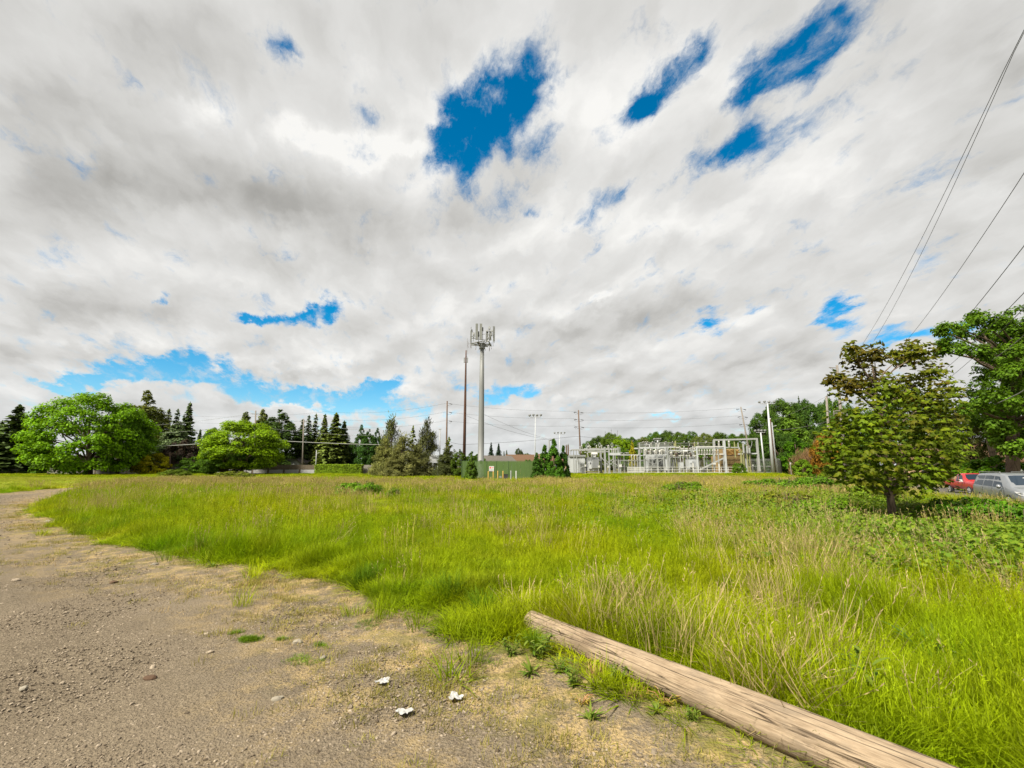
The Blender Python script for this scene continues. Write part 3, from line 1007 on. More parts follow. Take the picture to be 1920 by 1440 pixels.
# left gantry of posts, beams and switches
e_ = Eq('switch_gantry', 'leftmost steel gantry with arresters standing on top', 'gantry', 1118, 95, 'steel gantries of the substation')
for dy in (0.0, 4.5):
    for px, w in ((1075.5, 0.16), (1080.5, 0.16), (1133.5, 0.34), (1141.2, 0.26), (1158.5, 0.26), (1162, 0.12)):
        e_.post('column', px, 842 if px < 1090 else 838, w, 'grey_steel', dy)
    e_.bar('beam', (1072.5, 843.2), (1142, 842.3), 0.22, 'galv', dy)
    e_.bar('beam', (1095, 841.2), (1160, 841.2), 0.18, 'galv', dy)
    e_.bar('beam', (1102, 846.8), (1142, 846.8), 0.16, 'galv', dy)
    e_.bar('beam', (1075, 853.5), (1096, 853.5), 0.14, 'galv_dark', dy)
    e_.bar('brace', (1080.5, 867), (1094, 858.5), 0.09, 'galv', dy)
    e_.bar('brace', (1076, 884), (1094, 874), 0.09, 'galv', dy)
    e_.bar('brace', (1141, 873), (1158.5, 860), 0.10, 'galv', dy)
    e_.bar('brace', (1141, 860), (1158.5, 873), 0.10, 'galv', dy)
    e_.bar('brace', (1127, 857), (1140, 872), 0.13, 'galv', dy)
for px in (1075.5, 1104, 1123, 1141, 1158.5):
    e_.bar('cross_beam', (px, 842.6), (px, 842.6), 0.14, 'galv', 0.0, 4.5)
for px in (1092, 1095, 1105, 1109, 1114.5, 1118.5, 1128.5, 1139.5, 1142.5):
    insul(e_, px, 834.5, 841.5, random.choice((0, 4.5)), tilt=random.uniform(-0.25, 0.25))
for px in (1102.3, 1124.6, 1147.5):
    # a pair of arms that spread and meet again above: disconnect switch blades
    mb = MB()
    for s_ in (-1, 1):
        p0, p1, p2 = e_.pt(px, 842), e_.pt(px + 2.2 * s_, 834.5), e_.pt(px, 830)
        mb.tube([p0, p1, p2], 0.055, 6)
    mb.build('switch_blade', M['galv'], e_.t)
    insul(e_, px, 837, 841.5, 0, wide=1.3)
for px in (1136, 1152, 1155):
    e_.bar('jumper', (px, 834.5), (px + 5, 836), 0.05, 'galv')
for px in (1143, 1147, 1151, 1155):
    insul(e_, px, 842.5, 849, 0, wide=0.9)
e_.bar('bus_pipe', (1141.5, 851.5), (1162, 851.5), 0.50, 'white_steel', -0.4)
for px in (1085, 1090):
    insul(e_, px, 844, 850, 0.0, wide=0.9)
for px, py, lab in ((1097.3, 873, 'white meter box left of the first transformer'), (1122.5, 874.5, 'white meter box right of the first transformer'), (1140, 875, 'white meter box on the braced bay of the left gantry'), (1163, 873, 'largest white box at the right end of the left gantry')):
    e2 = Eq('meter_box', lab, 'box', px, 93.6, 'meter boxes on short posts')
    e2.post('post', px, py + 3, 0.10, 'galv')
    w = 2.4 if px > 1160 else 1.6
    e2.box('box', px - w, py - w, px + w, py + w * 1.1, 0.3, 'white', -0.15)


def transformer(px0, px1, pyt, pyb, Y, label, fins=8, depth=2.4, mat='white_steel', cons=True, bush=3):
    e_ = Eq('power_transformer', label, 'transformer', (px0 + px1) / 2, Y, 'power transformers of the substation')
    e_.box('tank', px0, pyt, px1, pyb - 1, depth, mat)
    a, b = e_.pt(px0, pyt), e_.pt(px1, pyb)
    w = b.x - a.x
    MB().box(((a.x + b.x) / 2, 0, 0.14), (w * 1.05, depth * 1.05, 0.28)).build('base', M['concrete'], e_.t)
    hh = a.z - b.z
    fm = MB().box((0, 0, 0), (0.06, 0.55, hh * 0.62)).mesh('cooling_fin', M[mat])
    for i in range(fins):
        o = obj('cooling_fin', fm, e_.t, (a.x + w * (0.42 + 0.55 * i / max(1, fins - 1)), -depth / 2 - 0.28, b.z + hh * 0.56))
    for i in range(bush):
        o = obj('bushing', INS, e_.t, (a.x + w * (0.2 + 0.6 * i / max(1, bush - 1)), 0.2, a.z + 0.03))
        o.scale = (1.1, 1.1, 0.9)
        o.rotation_euler = (0, (i - (bush - 1) / 2) * 0.22, 0)
    if cons:
        MB().tube([(a.x + w * 0.5, 0.7, a.z + 0.75), (a.x + w * 1.05, 0.7, a.z + 0.75)], 0.32, 12).build('conservator', M['white'], e_.t)
        MB().box((a.x + w * 0.78, 0.7, a.z + 0.22), (w * 0.3, 0.3, 0.45)).build('conservator_stand', M[mat], e_.t)
    MB().box((a.x + w * 0.22, -depth / 2 - 0.16, b.z + hh * 0.45), (w * 0.26, 0.3, hh * 0.5)).build('control_box', M[mat], e_.t)
    MB().box((a.x + w * 0.24, -depth / 2 - 0.325, b.z + hh * 0.58), (w * 0.09, 0.03, hh * 0.14)).build('gauge_window', M['dark'], e_.t)
    return e_


transformer(1099.5, 1121, 858, 884, 97.5, 'pale grey transformer with dark gauge window under the left gantry', 9)
transformer(1213.5, 1244.5, 853.5, 884, 98.5, 'largest white transformer behind the crossed braces', 7, 3.2)
transformer(1288, 1301, 861.5, 880, 97, 'small ribbed transformer between the gantries', 6, 1.8, 'white_steel', False)

# bus pipe run to the middle gantry
e_ = Eq('bus_support', 'low pale bus pipe on short posts between left and middle gantries', 'bus pipe', 1180, 99)
e_.bar('bus_pipe', (1163, 853), (1199, 853), 0.16, 'white')
e_.bar('rail', (1158, 863), (1207, 863), 0.08, 'galv')
for px in (1184.5, 1189.8, 1195):
    e_.post('post', px, 864, 0.12, 'galv')
    insul(e_, px, 853.5, 863.5, wide=1.2)
e_ = Eq('yard_lamp', 'small double armed yard lamp above the low bus pipe', 'lamp', 1169.5, 100)
e_.post('post', 1169.5, 850, 0.09, 'galv')
for s_ in (-1, 1):
    MB().tube([e_.pt(1169.5, 850), e_.pt(1169.5 + 3.5 * s_, 848.8), e_.pt(1169.5 + 7.5 * s_, 849.2)], 0.05, 6).build('arm', M['galv'], e_.t)
    MB().box(e_.pt(1169.5 + 6.5 * s_, 849.3), (0.6, 0.3, 0.12)).build('lamp_head', M['white'], e_.t)

# middle gantry
e_ = Eq('switch_gantry', 'middle steel gantry with crossed braces before the largest transformer', 'gantry', 1225, 95, 'steel gantries of the substation')
for px, py, w in ((1198.6, 830, 0.22), (1206.5, 840, 0.16), (1231.7, 855, 0.28), (1244, 855, 0.22), (1250.5, 838, 0.3), (1252.5, 841, 0.12)):
    e_.post('column', px, py, w, 'grey_steel')
for px, py, w in ((1207.5, 839, 0.2), (1250, 839, 0.26)):
    e_.post('column', px, py, w, 'grey_steel', 4.2)
for dy in (0, 4.2):
    e_.bar('beam', (1199, 839.3), (1266, 838.3), 0.26, 'white_steel', dy)
    e_.bar('beam', (1206, 853.2), (1251, 852.6), 0.2, 'white_steel', dy)
for px in (1207, 1228, 1250):
    e_.bar('cross_beam', (px, 839), (px, 839), 0.16, 'galv', 0, 4.2)
e_.bar('brace', (1209, 861), (1243, 881), 0.13, 'galv_dark')
e_.bar('brace', (1209, 881), (1243, 861), 0.13, 'galv_dark')
e_.bar('beam', (1207, 859.5), (1245, 859.5), 0.16, 'galv')
for i, px in enumerate((1210.5, 1215.5, 1220, 1225, 1230, 1236.5, 1241, 1246)):
    insul(e_, px, 842, 852.3, (0, 0.8)[i % 2], wide=1.5)
for i, px in enumerate((1224, 1231, 1235.5)):
    insul(e_, px, 831, 838.6, 0.4, wide=1.3, tilt=(-0.3, 0.1, 0.3)[i])
for px in (1202, 1204):
    insul(e_, px, 842, 849, 0.2)
MB().tube([e_.pt(1208, 833.2), e_.pt(1218, 833.4)], 0.07, 6).tube([e_.pt(1218, 833.4), e_.pt(1218, 838.5)], 0.1, 6).build('jumper', M['white_steel'], e_.t)

# upper bus with many hangers
e_ = Eq('bus_structure', 'tall rear bus structure hung with rows of insulators', 'gantry', 1262, 101, 'steel gantries of the substation')
for px, py in ((1209.5, 829), (1232, 828), (1266, 826.5), (1264, 831), (1301.5, 831)):
    e_.post('column', px, py, 0.24 if px > 1240 else 0.14, 'olive_steel' if px > 1240 else 'grey_steel')
for y0, y1 in ((829.5, 829.5), (832.5, 832.3), (835.5, 835.2)):
    e_.bar('bus_pipe', (1200, y0), (1266, y1), 0.09, 'galv_dark', 0.0)
    e_.bar('bus_pipe', (1200, y0), (1266, y1), 0.09, 'galv_dark', 2.6)
e_.bar('bus_pipe', (1266, 831), (1340, 830.2), 0.10, 'galv_dark')
e_.bar('bus_pipe', (1266, 834), (1340, 833.4), 0.08, 'galv_dark', 2.4)
for px in (1206, 1210, 1214, 1219, 1224, 1229, 1240, 1244, 1249, 1253, 1257, 1261, 1274.5, 1283, 1292, 1311, 1318, 1325, 1332):
    insul(e_, px, 827.5, 831, random.choice((0, 2.6)), wide=1.2)
for px in (1205, 1213, 1222, 1247, 1256, 1284, 1293, 1300, 1309):
    insul(e_, px, 831, 836.5, random.choice((0, 2.6)), wide=1.1, brown=(px % 2 == 0))
e_.bar('bus_pipe', (1275, 841.2), (1303, 841.2), 0.28, 'porcelain')
e_.bar('beam', (1266, 839), (1276, 839), 0.3, 'porcelain')

# breaker yard between middle and right gantries
cb = ((1246, 1254, 861, 882, 'tall white breaker cabinet right of the crossed braces'), (1273.5, 1280.5, 866.5, 878, 'short white breaker cabinet between the gantries'),
      (1304, 1310, 861.5, 874, 'white breaker cabinet left of the green box'), (1312.5, 1318.5, 864, 879, 'yellow green breaker cabinet beneath the right gantry'))
for i, (x0, x1, y0, y1, lab) in enumerate(cb):
    e_ = Eq('breaker_cabinet', lab, 'cabinet', (x0 + x1) / 2, 95.5 + i % 2, 'breaker cabinets of the substation')
    e_.box('body', x0, y0, x1, y1, 0.9, 'white_steel' if i < 3 else 'siding_pale')
    a, b = e_.pt(x0, y1), e_.pt(x1, y0)
    for x in (a.x + 0.1, b.x - 0.1):
        MB().box((x, 0, a.z / 2), (0.09, 0.5, max(0.1, a.z))).build('leg', M['galv'], e_.t)
    MB().box(((a.x + b.x) / 2, -0.46, (a.z + b.z) / 2 + 0.1), ((b.x - a.x) * 0.55, 0.03, (b.z - a.z) * 0.6)).build('door', M['white_steel'] if i < 3 else M['olive_steel'], e_.t)
    for k in (0.25, 0.75):
        o = obj('bushing', INS_B if i % 2 else INS, e_.t, (a.x + (b.x - a.x) * k, 0, b.z))
        o.scale = (1.1, 1.1, 0.75)
        o.rotation_euler = (0, (k - 0.5) * 1.0, 0)
for i, (px, lab) in enumerate(((1259, 'pole top switch stand right of the tall breaker cabinet'), (1268.5, 'switch stand with bare columns left of the short breaker cabinet'), (1283, 'switch stand with a white cap between the short cabinet and the small transformer'), (1296, 'switch stand right behind the small ribbed transformer'), (1322, 'switch stand under the right gantry row of bushings'))):
    e_ = Eq('switch_stand', lab, 'switch', px, 97 + (i % 3), 'switch stands of the substation')
    e_.post('column', px - 2.3, 858, 0.16, 'grey_steel')
    e_.post('column', px + 2.3, 857, 0.16, 'grey_steel')
    e_.bar('beam', (px - 4.5, 857.5), (px + 4.5, 857), 0.2, 'galv')
    for d_ in (-3.6, 0, 3.6):
        insul(e_, px + d_, 847.5 + (i % 2) * 1.5, 856.5, 0.2 * d_, brown=(i % 2 == 1), wide=1.2)
    e_.bar('switch_blade', (px - 4, 847.2 + (i % 2)), (px + 4, 846.2), 0.09, 'galv')
    if i == 2:
        a = e_.pt(px - 4, 846.3)
        b = e_.pt(px + 4.4, 846.3)
        MB().tube([(a.x, -0.4, a.z), (b.x, -0.4, b.z)], 0.2, 10).build('cap', M['white'], e_.t)

# a second, lower row of bus work behind the breakers
e_ = Eq('bus_structure', 'low crowded bus structure right behind the breaker cabinets', 'gantry', 1280, 99.5, 'steel gantries of the substation')
for px in (1254, 1262, 1276, 1288, 1299, 1304):
    e_.post('column', px, 843, 0.15, 'white_steel', 0.5 * (px % 3))
e_.bar('beam', (1252, 844.5), (1305, 844), 0.2, 'white_steel')
e_.bar('beam', (1252, 850.5), (1305, 850), 0.16, 'galv', 0.8)
e_.bar('bus_pipe', (1254, 854.5), (1305, 854), 0.2, 'porcelain', -0.5)
for i in range(13):
    insul(e_, 1255 + i * 3.9, 845.5 + (i % 3), 852.5, 0.3 * (i % 3), i % 4 == 3, 1.7, 0.2 * ((i % 3) - 1))
for i in range(6):
    insul(e_, 1258 + i * 8.3, 837, 843.5, 0.0, i % 3 == 1, 1.4)
e_ = Eq('bus_structure', 'crowded row of bushings above the largest white transformer', 'gantry', 1228, 99, 'steel gantries of the substation')
e_.bar('beam', (1208, 847), (1252, 846.6), 0.16, 'white_steel')
for px in (1211, 1229, 1247):
    e_.post('column', px, 838, 0.18, 'white_steel')
for i in range(12):
    insul(e_, 1209 + i * 3.7, 843 + (i % 2) * 1.5, 853.5, 0.4 * (i % 2), i % 5 == 2, 1.6)

# right gantry with the row of bushings
e_ = Eq('switch_gantry', 'right gantry holding an even row of eight pale bushings', 'gantry', 1332, 94.5, 'steel gantries of the substation')
for px, py, w in ((1306, 838, 0.26), (1357.3, 826, 0.36)):
    e_.post('column', px, py, w, 'white_steel')
    e_.post('column', px + 0.3, 838, 0.2, 'grey_steel', 3.0)
e_.bar('beam', (1305, 837.6), (1357, 837.2), 0.18, 'white')
e_.bar('beam', (1305, 840.8), (1357, 840.4), 0.14, 'galv')
e_.bar('beam', (1306, 851.8), (1357, 851.4), 0.2, 'white')
e_.bar('beam', (1306, 838), (1357, 838), 0.16, 'galv', 3.0)
for px in (1306, 1331, 1357):
    e_.bar('cross_beam', (px, 838), (px, 838), 0.14, 'galv', 0, 3.0)
for i in range(8):
    insul(e_, 1311.5 + i * 5.0, 843, 851.2, 0, wide=1.7)
e_.bar('strut', (1310, 881), (1355, 859), 0.24, 'galv', -0.5)
e_.box('strut_box', 1333.5, 867, 1338.5, 871, 0.5, 'white', -0.75)

# portal frame at the right end
e_ = Eq('portal_frame', 'tall grey portal frame at the right end of the yard', 'gantry', 1380, 97, 'steel gantries of the substation')
e_.bar('beam', (1337.5, 825.2), (1420, 822.8), 0.32, 'galv')
for (a, b) in (((1338.5, 825.5), (1339.5, 883)), ((1418.5, 823), (1424.0, 884)), ((1357, 826), (1358.5, 883)), ((1396.5, 845), (1400, 884))):
    e_.bar('column', a, b, 0.36, 'galv')
e_.bar('beam', (1358, 839), (1386, 839), 0.2, 'galv')
e_.bar('beam', (1384, 851.2), (1421, 850.2), 0.24, 'white_steel')
for px in (1348.5, 1357, 1367.5):
    insul(e_, px, 826, 840, 0, wide=2.0)
    insul(e_, px + 3, 832, 838, 0.3, wide=0.8, brown=True)
e_.bar('column', (1376.5, 828), (1379, 858), 0.18, 'olive_steel')
e_.bar('column', (1383.5, 830), (1384.5, 842), 0.12, 'white_steel')
MB().tube([e_.pt(1406, 823.5), e_.pt(1410, 828), e_.pt(1409.5, 834), e_.pt(1407, 840)], 0.05, 5).build('jumper', M['galv'], e_.t)
for i, (px, py, lab) in enumerate(((1397.5, 833, 'tallest can transformer beside the leaning wooden pole'), (1404.3, 837, 'middle can transformer on the portal cross beam'), (1408.5, 840, 'smallest can transformer on the portal cross beam'))):
    e2 = Eq('can_transformer', lab, 'transformer', px, 96.2, 'can transformers on the portal frame')
    a, b = e2.pt(px, 850), e2.pt(px, py)
    MB().lathe((0, 0, a.z), [(0.16, 0), (0.2, 0.1), (0.2, (b.z - a.z) - 0.1), (0.12, (b.z - a.z))], 10).build('can', M['grey_steel'], e2.t)
    MB().box((0, 0.3, a.z / 2), (0.14, 0.14, a.z)).build('post', M['olive_steel'], e2.t)
    o = obj('bushing', INS, e2.t, (0, 0, b.z))
    o.scale = (0.7, 0.7, 0.5)

# ochre louvred building
e_ = Eq('switchgear_house', 'ochre switchgear building with orange louvres behind the right gantry', 'building', 1367, 101)
e_.box('wall', 1346, 854.5, 1386, 885, 5.0, 'tan_steel', 1.0)
a, b = e_.pt(1354, 842), e_.pt(1386, 854)
MB().box(((a.x + b.x) / 2, 1.0, (a.z + b.z) / 2), (b.x - a.x, 4.4, a.z - b.z)).build('upper_storey', M['tan_steel'], e_.t)
lv = MB().box((0, 0, 0), (0.85, 0.10, 0.16)).mesh('louvre', M['orange_louvre'])
for r_ in range(4):
    for c_ in range(4):
        o = obj('louvre', lv, e_.t, (a.x + 0.5 + (b.x - a.x - 0.8) * c_ / 3.4, -1.26, b.z + 0.2 + r_ * 0.29))
        o.rotation_euler = (0.6, 0.12 * (-1) ** c_ * 3, 0)
for py in (854.0, 862.5, 871, 877.5):
    MB().box(((e_.pt(1346, py).x + e_.pt(1386, py).x) / 2, -1.53, e_.pt(1346, py).z), (e_.pt(1386, py).x - e_.pt(1346, py).x, 0.06, 0.10)).build('wall_band', M['wood_pole'], e_.t)
# olive tank stand right of it
e_ = Eq('regulator_stand', 'olive regulator on a stand under the leaning wooden pole', 'regulator', 1392, 97)
e_.bar('platform', (1385, 846.5), (1399, 846.5), 0.28, 'olive_steel')
for px in (1388.5, 1393.5):
    e_.post('column', px, 847, 0.28, 'olive_steel')
insul(e_, 1387, 840, 846, wide=1.2)
insul(e_, 1396, 841, 846, wide=1.0, brown=True)

# white slatted barrier and pipe railing along the front
e_ = Eq('slat_barrier', 'low pale slatted barrier left of the middle gantry', 'barrier', 1190, 92)
a, b = e_.pt(1176.5, 876.3), e_.pt(1206.5, 876.3)
for r_ in range(4):
    MB().box(((a.x + b.x) / 2, 0, 0.12 + r_ * (a.z - 0.12) / 3), (b.x - a.x, 0.05, 0.09)).build('rail', M['white'], e_.t)
n = 14
sm = MB().box((0, -0.05, a.z / 2), (0.10, 0.04, a.z)).mesh('slat', M['white'])
for i in range(n + 1):
    obj('slat', sm, e_.t, (a.x + (b.x - a.x) * i / n, 0, 0.02))
e_ = Eq('pipe_railing', 'long white pipe railing along the front of the yard', 'railing', 1320, 92.5)
a, b = e_.pt(1208, 876), e_.pt(1392, 876)
for r_ in range(3):
    z = 0.25 + r_ * (a.z - 0.25) / 2
    MB().tube([(a.x, 0, z), (b.x, 0, z)], 0.045, 6).build('rail', M['white'], e_.t)
pm = MB().tube([(0, 0.06, 0), (0, 0.06, a.z + 0.05)], 0.05, 6).mesh('post', M['white'])
for i in range(15):
    obj('post', pm, e_.t, (a.x + (b.x - a.x) * i / 14, 0, 0))
for px, py, lab in ((1347.8, 869, 'thicker white post standing at the railing near the strut'), (1299, 868, 'white conduit post behind the railing by the small transformer')):
    e2 = Eq('conduit_post', lab, 'post', px, 93.2)
    e2.post('post', px, py, 0.2, 'white')
    MB().box((e2.pt(px, py).x, 0, e2.pt(px, py).z + 0.04), (0.26, 0.26, 0.08)).build('cap', M['galv'], e2.t)


# chain link fences: steel posts and rails, woven wire between
def chain_fence(label, pts, h, sp=0.16, wire_r=0.010, slats=False):
    x0, y0 = pts[0]
    t_ = thing('chain_link_fence', label, 'fence', (x0, y0, gzf(x0, y0)), 0, 'chain link fences of the substation')
    wm, pm_, rm = MB(), MB().tube([(0, 0, 0), (0, 0, h + 0.35)], 0.045, 6).mesh('post', M['galv']), MB()
    for (xa, ya), (xb, yb) in zip(pts[:-1], pts[1:]):
        A, B = Vector((xa - x0, ya - y0, 0)), Vector((xb - x0, yb - y0, 0))
        L_ = (B - A).length
        d = (B - A).normalized()
        n = max(1, int(L_ / 3.0))
        for i in range(n + 1):
            obj('post', pm_, t_, A + d * (L_ * i / n))
        for z in (0.08, h * 0.5, h):
            obj('rail', MB().tube([A + Vector((0, 0, z)), B + Vector((0, 0, z))], 0.03, 5).mesh('rail', M['galv']), t_)
        for z in (h + 0.13, h + 0.26):
            wm.bar(A + Vector((0, 0, z)), B + Vector((0, 0, z)), 0.02)
        if slats:
            ns = int(L_ / 0.32)
            slm = MB().box((0, 0, h / 2), (0.24, 0.03, h - 0.1)).mesh('slat', M['white_panel'])
            for i in range(ns):
                o = obj('slat', slm, t_, A + d * (L_ * (i + 0.5) / ns))
                o.rotation_euler = (0, 0, math.atan2(d.y, d.x))
        else:
            k = int((L_ + h) / sp)
            for i in range(k):
                s_ = i * sp
                for sg_ in (0, 1):
                    a0, a1 = s_, s_ - h
                    z0, z1 = 0.05, h
                    if a0 > L_:
                        z0 = 0.05 + (a0 - L_)
                        a0 = L_
                    if a1 < 0:
                        z1 = h + a1
                        a1 = 0
                    if z1 <= z0:
                        continue
                    if sg_:
                        a0, a1 = L_ - a0, L_ - a1
                    wm.bar(A + d * a0 + Vector((0, 0, z0)), A + d * a1 + Vector((0, 0, z1)), wire_r)
    o = wm.build('wire_mesh', M['galv_dark'], t_)
    o['kind'] = 'stuff'
    return t_


def gx_(px, Y):
    return (P(px, 880, Y).x, Y)


chain_fence('chain link fence behind the left and middle gantries', [gx_(1150, 106), gx_(1208, 106)], 2.6)
chain_fence('chain link fence along the back of the middle yard', [gx_(1210, 107), gx_(1345, 108)], 2.6)
chain_fence('chain link fence with open bays right of the portal frame', [gx_(1386, 104), gx_(1456, 101)], 2.7)
chain_fence('pale slatted fence running back behind the light poles', [gx_(1458, 99), gx_(1473, 122)], 2.9, slats=True)
e2 = Eq('notice_board', 'small white notice on the fence right of the ochre building', 'sign', 1411, 102.2)
e2.box('board', 1409.8, 871.5, 1412.4, 873.8, 0.04, 'white', -0.1)
e2.post('post', 1411, 872, 0.06, 'galv')
e2 = Eq('notice_board', 'small white sign post by the round shrub right of the yard', 'sign', 1481.5, 98)
e2.box('board', 1480, 867.5, 1483, 870.7, 0.04, 'white', -0.06)
e2.post('post', 1481.5, 868, 0.06, 'galv')
# service rack left of the compound
e_ = Eq('equipment_rack', 'white raised equipment rack among the pines left of the compound', 'rack', 812, 84)
for px in (804, 812, 820.5):
    for dy in (0, 2.2):
        e_.post('column', px, 866, 0.12, 'white_steel', dy)
for dy in (0, 2.2):
    e_.bar('beam', (803, 866.5), (821.5, 866.5), 0.2, 'white_steel', dy)
    e_.bar('beam', (803, 862), (821.5, 862), 0.10, 'white_steel', dy)
    e_.bar('brace', (804, 886), (812, 868), 0.09, 'white_steel', dy)
    e_.bar('brace', (812, 886), (804, 868), 0.09, 'white_steel', dy)
e_.box('cabinet', 805, 856, 818, 866, 1.4, 'galv', 1.0)
MB().tube([e_.pt(808, 853.5), e_.pt(820, 853.5), e_.pt(820, 858)], 0.07, 6).build('handrail', M['white_steel'], e_.t)
e_ = Eq('chain_link_fence', 'short grey gate in front of the equipment rack', 'fence', 797, 86)
for px in (786, 797, 806):
    e_.post('post', px, 872, 0.09, 'galv')
for py in (872, 878):
    e_.bar('rail', (786, py), (806, py), 0.06, 'galv')
for k in range(18):
    e_.bar('bar', (786.6 + k * 1.1, 872), (786.6 + k * 1.1, 886), 0.035, 'galv_dark')


# ------------------------------------------------------------------ poles, lamps and lines
def tilt_pole(name, label, cat, base, top, Y, r0, r1, mat, group=None, Yt=None):
    """a round pole from photo point base to photo point top; returns thing, local top"""
    b = P(base[0], base[1], Y)
    g_ = gzf(b.x, Y) - 0.05
    tpv = P(top[0], top[1], Yt or Y)
    t_ = thing(name, label, cat, (b.x, Y, g_), 0, group)
    lt = Vector((tpv.x - b.x, (Yt or Y) - Y, tpv.z - g_))
    MB().tube([(0, 0, 0), lt * 0.5, lt], [r0, (r0 + r1) / 2, r1], 10).build('shaft', M[mat], t_, smooth=True)
    return t_, lt


def flood_pole(label, base, top, Y, r0, r1, spread, n=4, mat='white_steel', drop=2):
    t_, lt = tilt_pole('flood_light_pole', label, 'light pole', base, top, Y, r0, r1, mat, 'flood light poles of the substation')
    k = Y / F
    mb = MB().tube([lt + Vector((-spread * k, 0, 0)), lt + Vector((spread * k, 0, 0))], 0.06, 6)
    mb.build('crossbar', M['galv'], t_)
    lamp = MB().lathe((0, 0, 0), [(0.05, 0), (0.06, 0.25), (0.24, 0.3), (0.27, 0.55), (0.1, 0.62)], 10).mesh('lamp', M['galv_dark'])
    for i in range(n):
        o = obj('lamp', lamp, t_, lt + Vector((-spread * k + 2 * spread * k * i / (n - 1), 0, 0.0)))
        o.rotation_euler = (R(-25 + 20 * (i % 2)), R(10 * (i - n / 2)), 0)
    return t_, lt


flood_pole('flood light pole right of the cell tower above the brown roof', (1002.5, 886), (1004, 782), 95, 0.13, 0.07, 9.5)
flood_pole('far thin flood light pole above the arborvitae', (1048, 880), (1049.5, 814), 130, 0.11, 0.07, 8.5)
flood_pole('white flood light pole behind the middle gantry', (1234, 880), (1233, 826), 112, 0.22, 0.16, 5)
flood_pole('tallest thick flood light pole at the right of the yard', (1449.5, 884), (1439, 757), 94, 0.36, 0.13, 13)
flood_pole('short white flood light pole right of the portal frame', (1434, 884), (1426.3, 811), 93, 0.18, 0.12, 8)
t_, lt = tilt_pole('service_pole', 'slim white pole just right of the tallest flood light', 'pole', (1456.5, 884), (1447, 792), 95, 0.17, 0.12, 'white_steel')
MB().bar(lt + Vector((-0.5, 0, -1.0)), lt + Vector((0.9, 0, -0.6)), 0.12).build('arm', M['galv'], t_)
t_, lt = tilt_pole('service_pole', 'brown wooden pole half hidden behind the tallest flood light', 'pole', (1453.5, 884), (1444.0, 786), 97, 0.2, 0.15, 'rust_pole')
MB().lathe(lt + Vector((0, 0, -0.1)), [(0.1, 0), (0.16, 0.15), (0.05, 0.3)], 8).build('insulator', M['porcelain'], t_)


def wire(name, label, pts, r, sag, mat='wire', group=None, n=10):
    """one hung line through the given points"""
    path = []
    for a, b in zip(pts[:-1], pts[1:]):
        for i in range(n):
            f = i / n
            q = a.lerp(b, f)
            q.z -= sag * 4 * f * (1 - f)
            path.append(q)
    path.append(pts[-1])
    o0 = path[0].copy()
    mb = MB().tube([p - o0 for p in path], r, 5)
    o = mb.build(name, M[mat], None, o0)
    return tag(o, label, 'power line', group)


# wooden transmission poles that carry three lines past the substation
pole_px = [((836.5, 884), (838.5, 752), 112), ((1090, 884), (1084.5, 769), 118), ((1412, 884), (1389, 763), 116)]
labs = ['bare wooden transmission pole left of the slim brown pole', 'wooden transmission pole above the control house', 'wooden transmission pole leaning beside the portal frame']
att = []
for (b, tpx, Y), lab in zip(pole_px, labs):
    t_, lt = tilt_pole('transmission_pole', lab, 'utility pole', b, tpx, Y, 0.24, 0.15, 'wood_pole_grey' if Y == 116 else 'wood_pole', 'wooden transmission poles')
    ws = []
    for k, f in enumerate((0.03, 0.15, 0.27)):
        c = lt * (1 - f)
        ib = MB()
        for s_ in ((1,) if Y == 112 else (-1, 1)):
            d = Vector((1.25 * s_, 0.0, -0.12 if s_ < 0 else -0.25))
            ib.tube([c, c + d * 0.4, c + d * 0.45, c + d * 0.95, c + d], [0.02, 0.02, 0.09, 0.09, 0.02], 6)
            ib.tube([c + d, c + d * 0.6 + Vector((0, 0, -0.55)), c + Vector((0.1 * s_, 0, -0.5))], 0.02, 4)
        ib.build('strain_insulator', M['dark'], t_)
        ws.append(t_.location + c)
    att.append(ws)
hl = ('top', 'middle', 'lowest')
for k in range(3):
    e1 = Vector((1.0, 0, -0.2))
    wire('transmission_line', hl[k] + ' of the three lines strung between the wooden transmission poles', [att[0][k] + e1, att[1][k] - e1, att[1][k] + e1, att[2][k] - e1], 0.018, 0.5, 'wire', 'lines between the transmission poles')
    q = att[0][k]
    wire('transmission_line', hl[k] + ' thin line running left from the bare transmission pole', [q, Vector((q.x - 40, 138, q.z + 1.0)), Vector((q.x - 95, 150, q.z + 1.5))], 0.018, 1.2, 'wire', 'lines left of the transmission pole')
# the low dark line across the yard and the yard's own spans
wire('power_line', 'low dark line sweeping from the pines past the tower to the yard', [P(846, 829.5, 104), P(880, 833, 104), P(1082, 818, 110), P(1236, 825, 110), P(1424, 822.5, 108)], 0.03, 0.2)
wire('power_line', 'slanting line from the slim pole down to the arborvitae', [P(876, 780, 86), P(1022, 823, 100)], 0.02, 0.5)
wire('power_line', 'steeper slanting line from the tower down to the arborvitae', [P(906, 776, 90), P(1030, 824, 100)], 0.02, 0.4)
t_, lt = tilt_pole('bracket_pole', 'dark steel pole with a bent arm behind the arborvitae', 'pole', (1030, 884), (1029.5, 826), 100, 0.18, 0.16, 'galv_dark')
MB().tube([lt, lt + Vector((0.4, 0, 0.15)), lt + Vector((1.2, 0, 0.5))], 0.14, 8).build('arm', M['galv_dark'], t_)

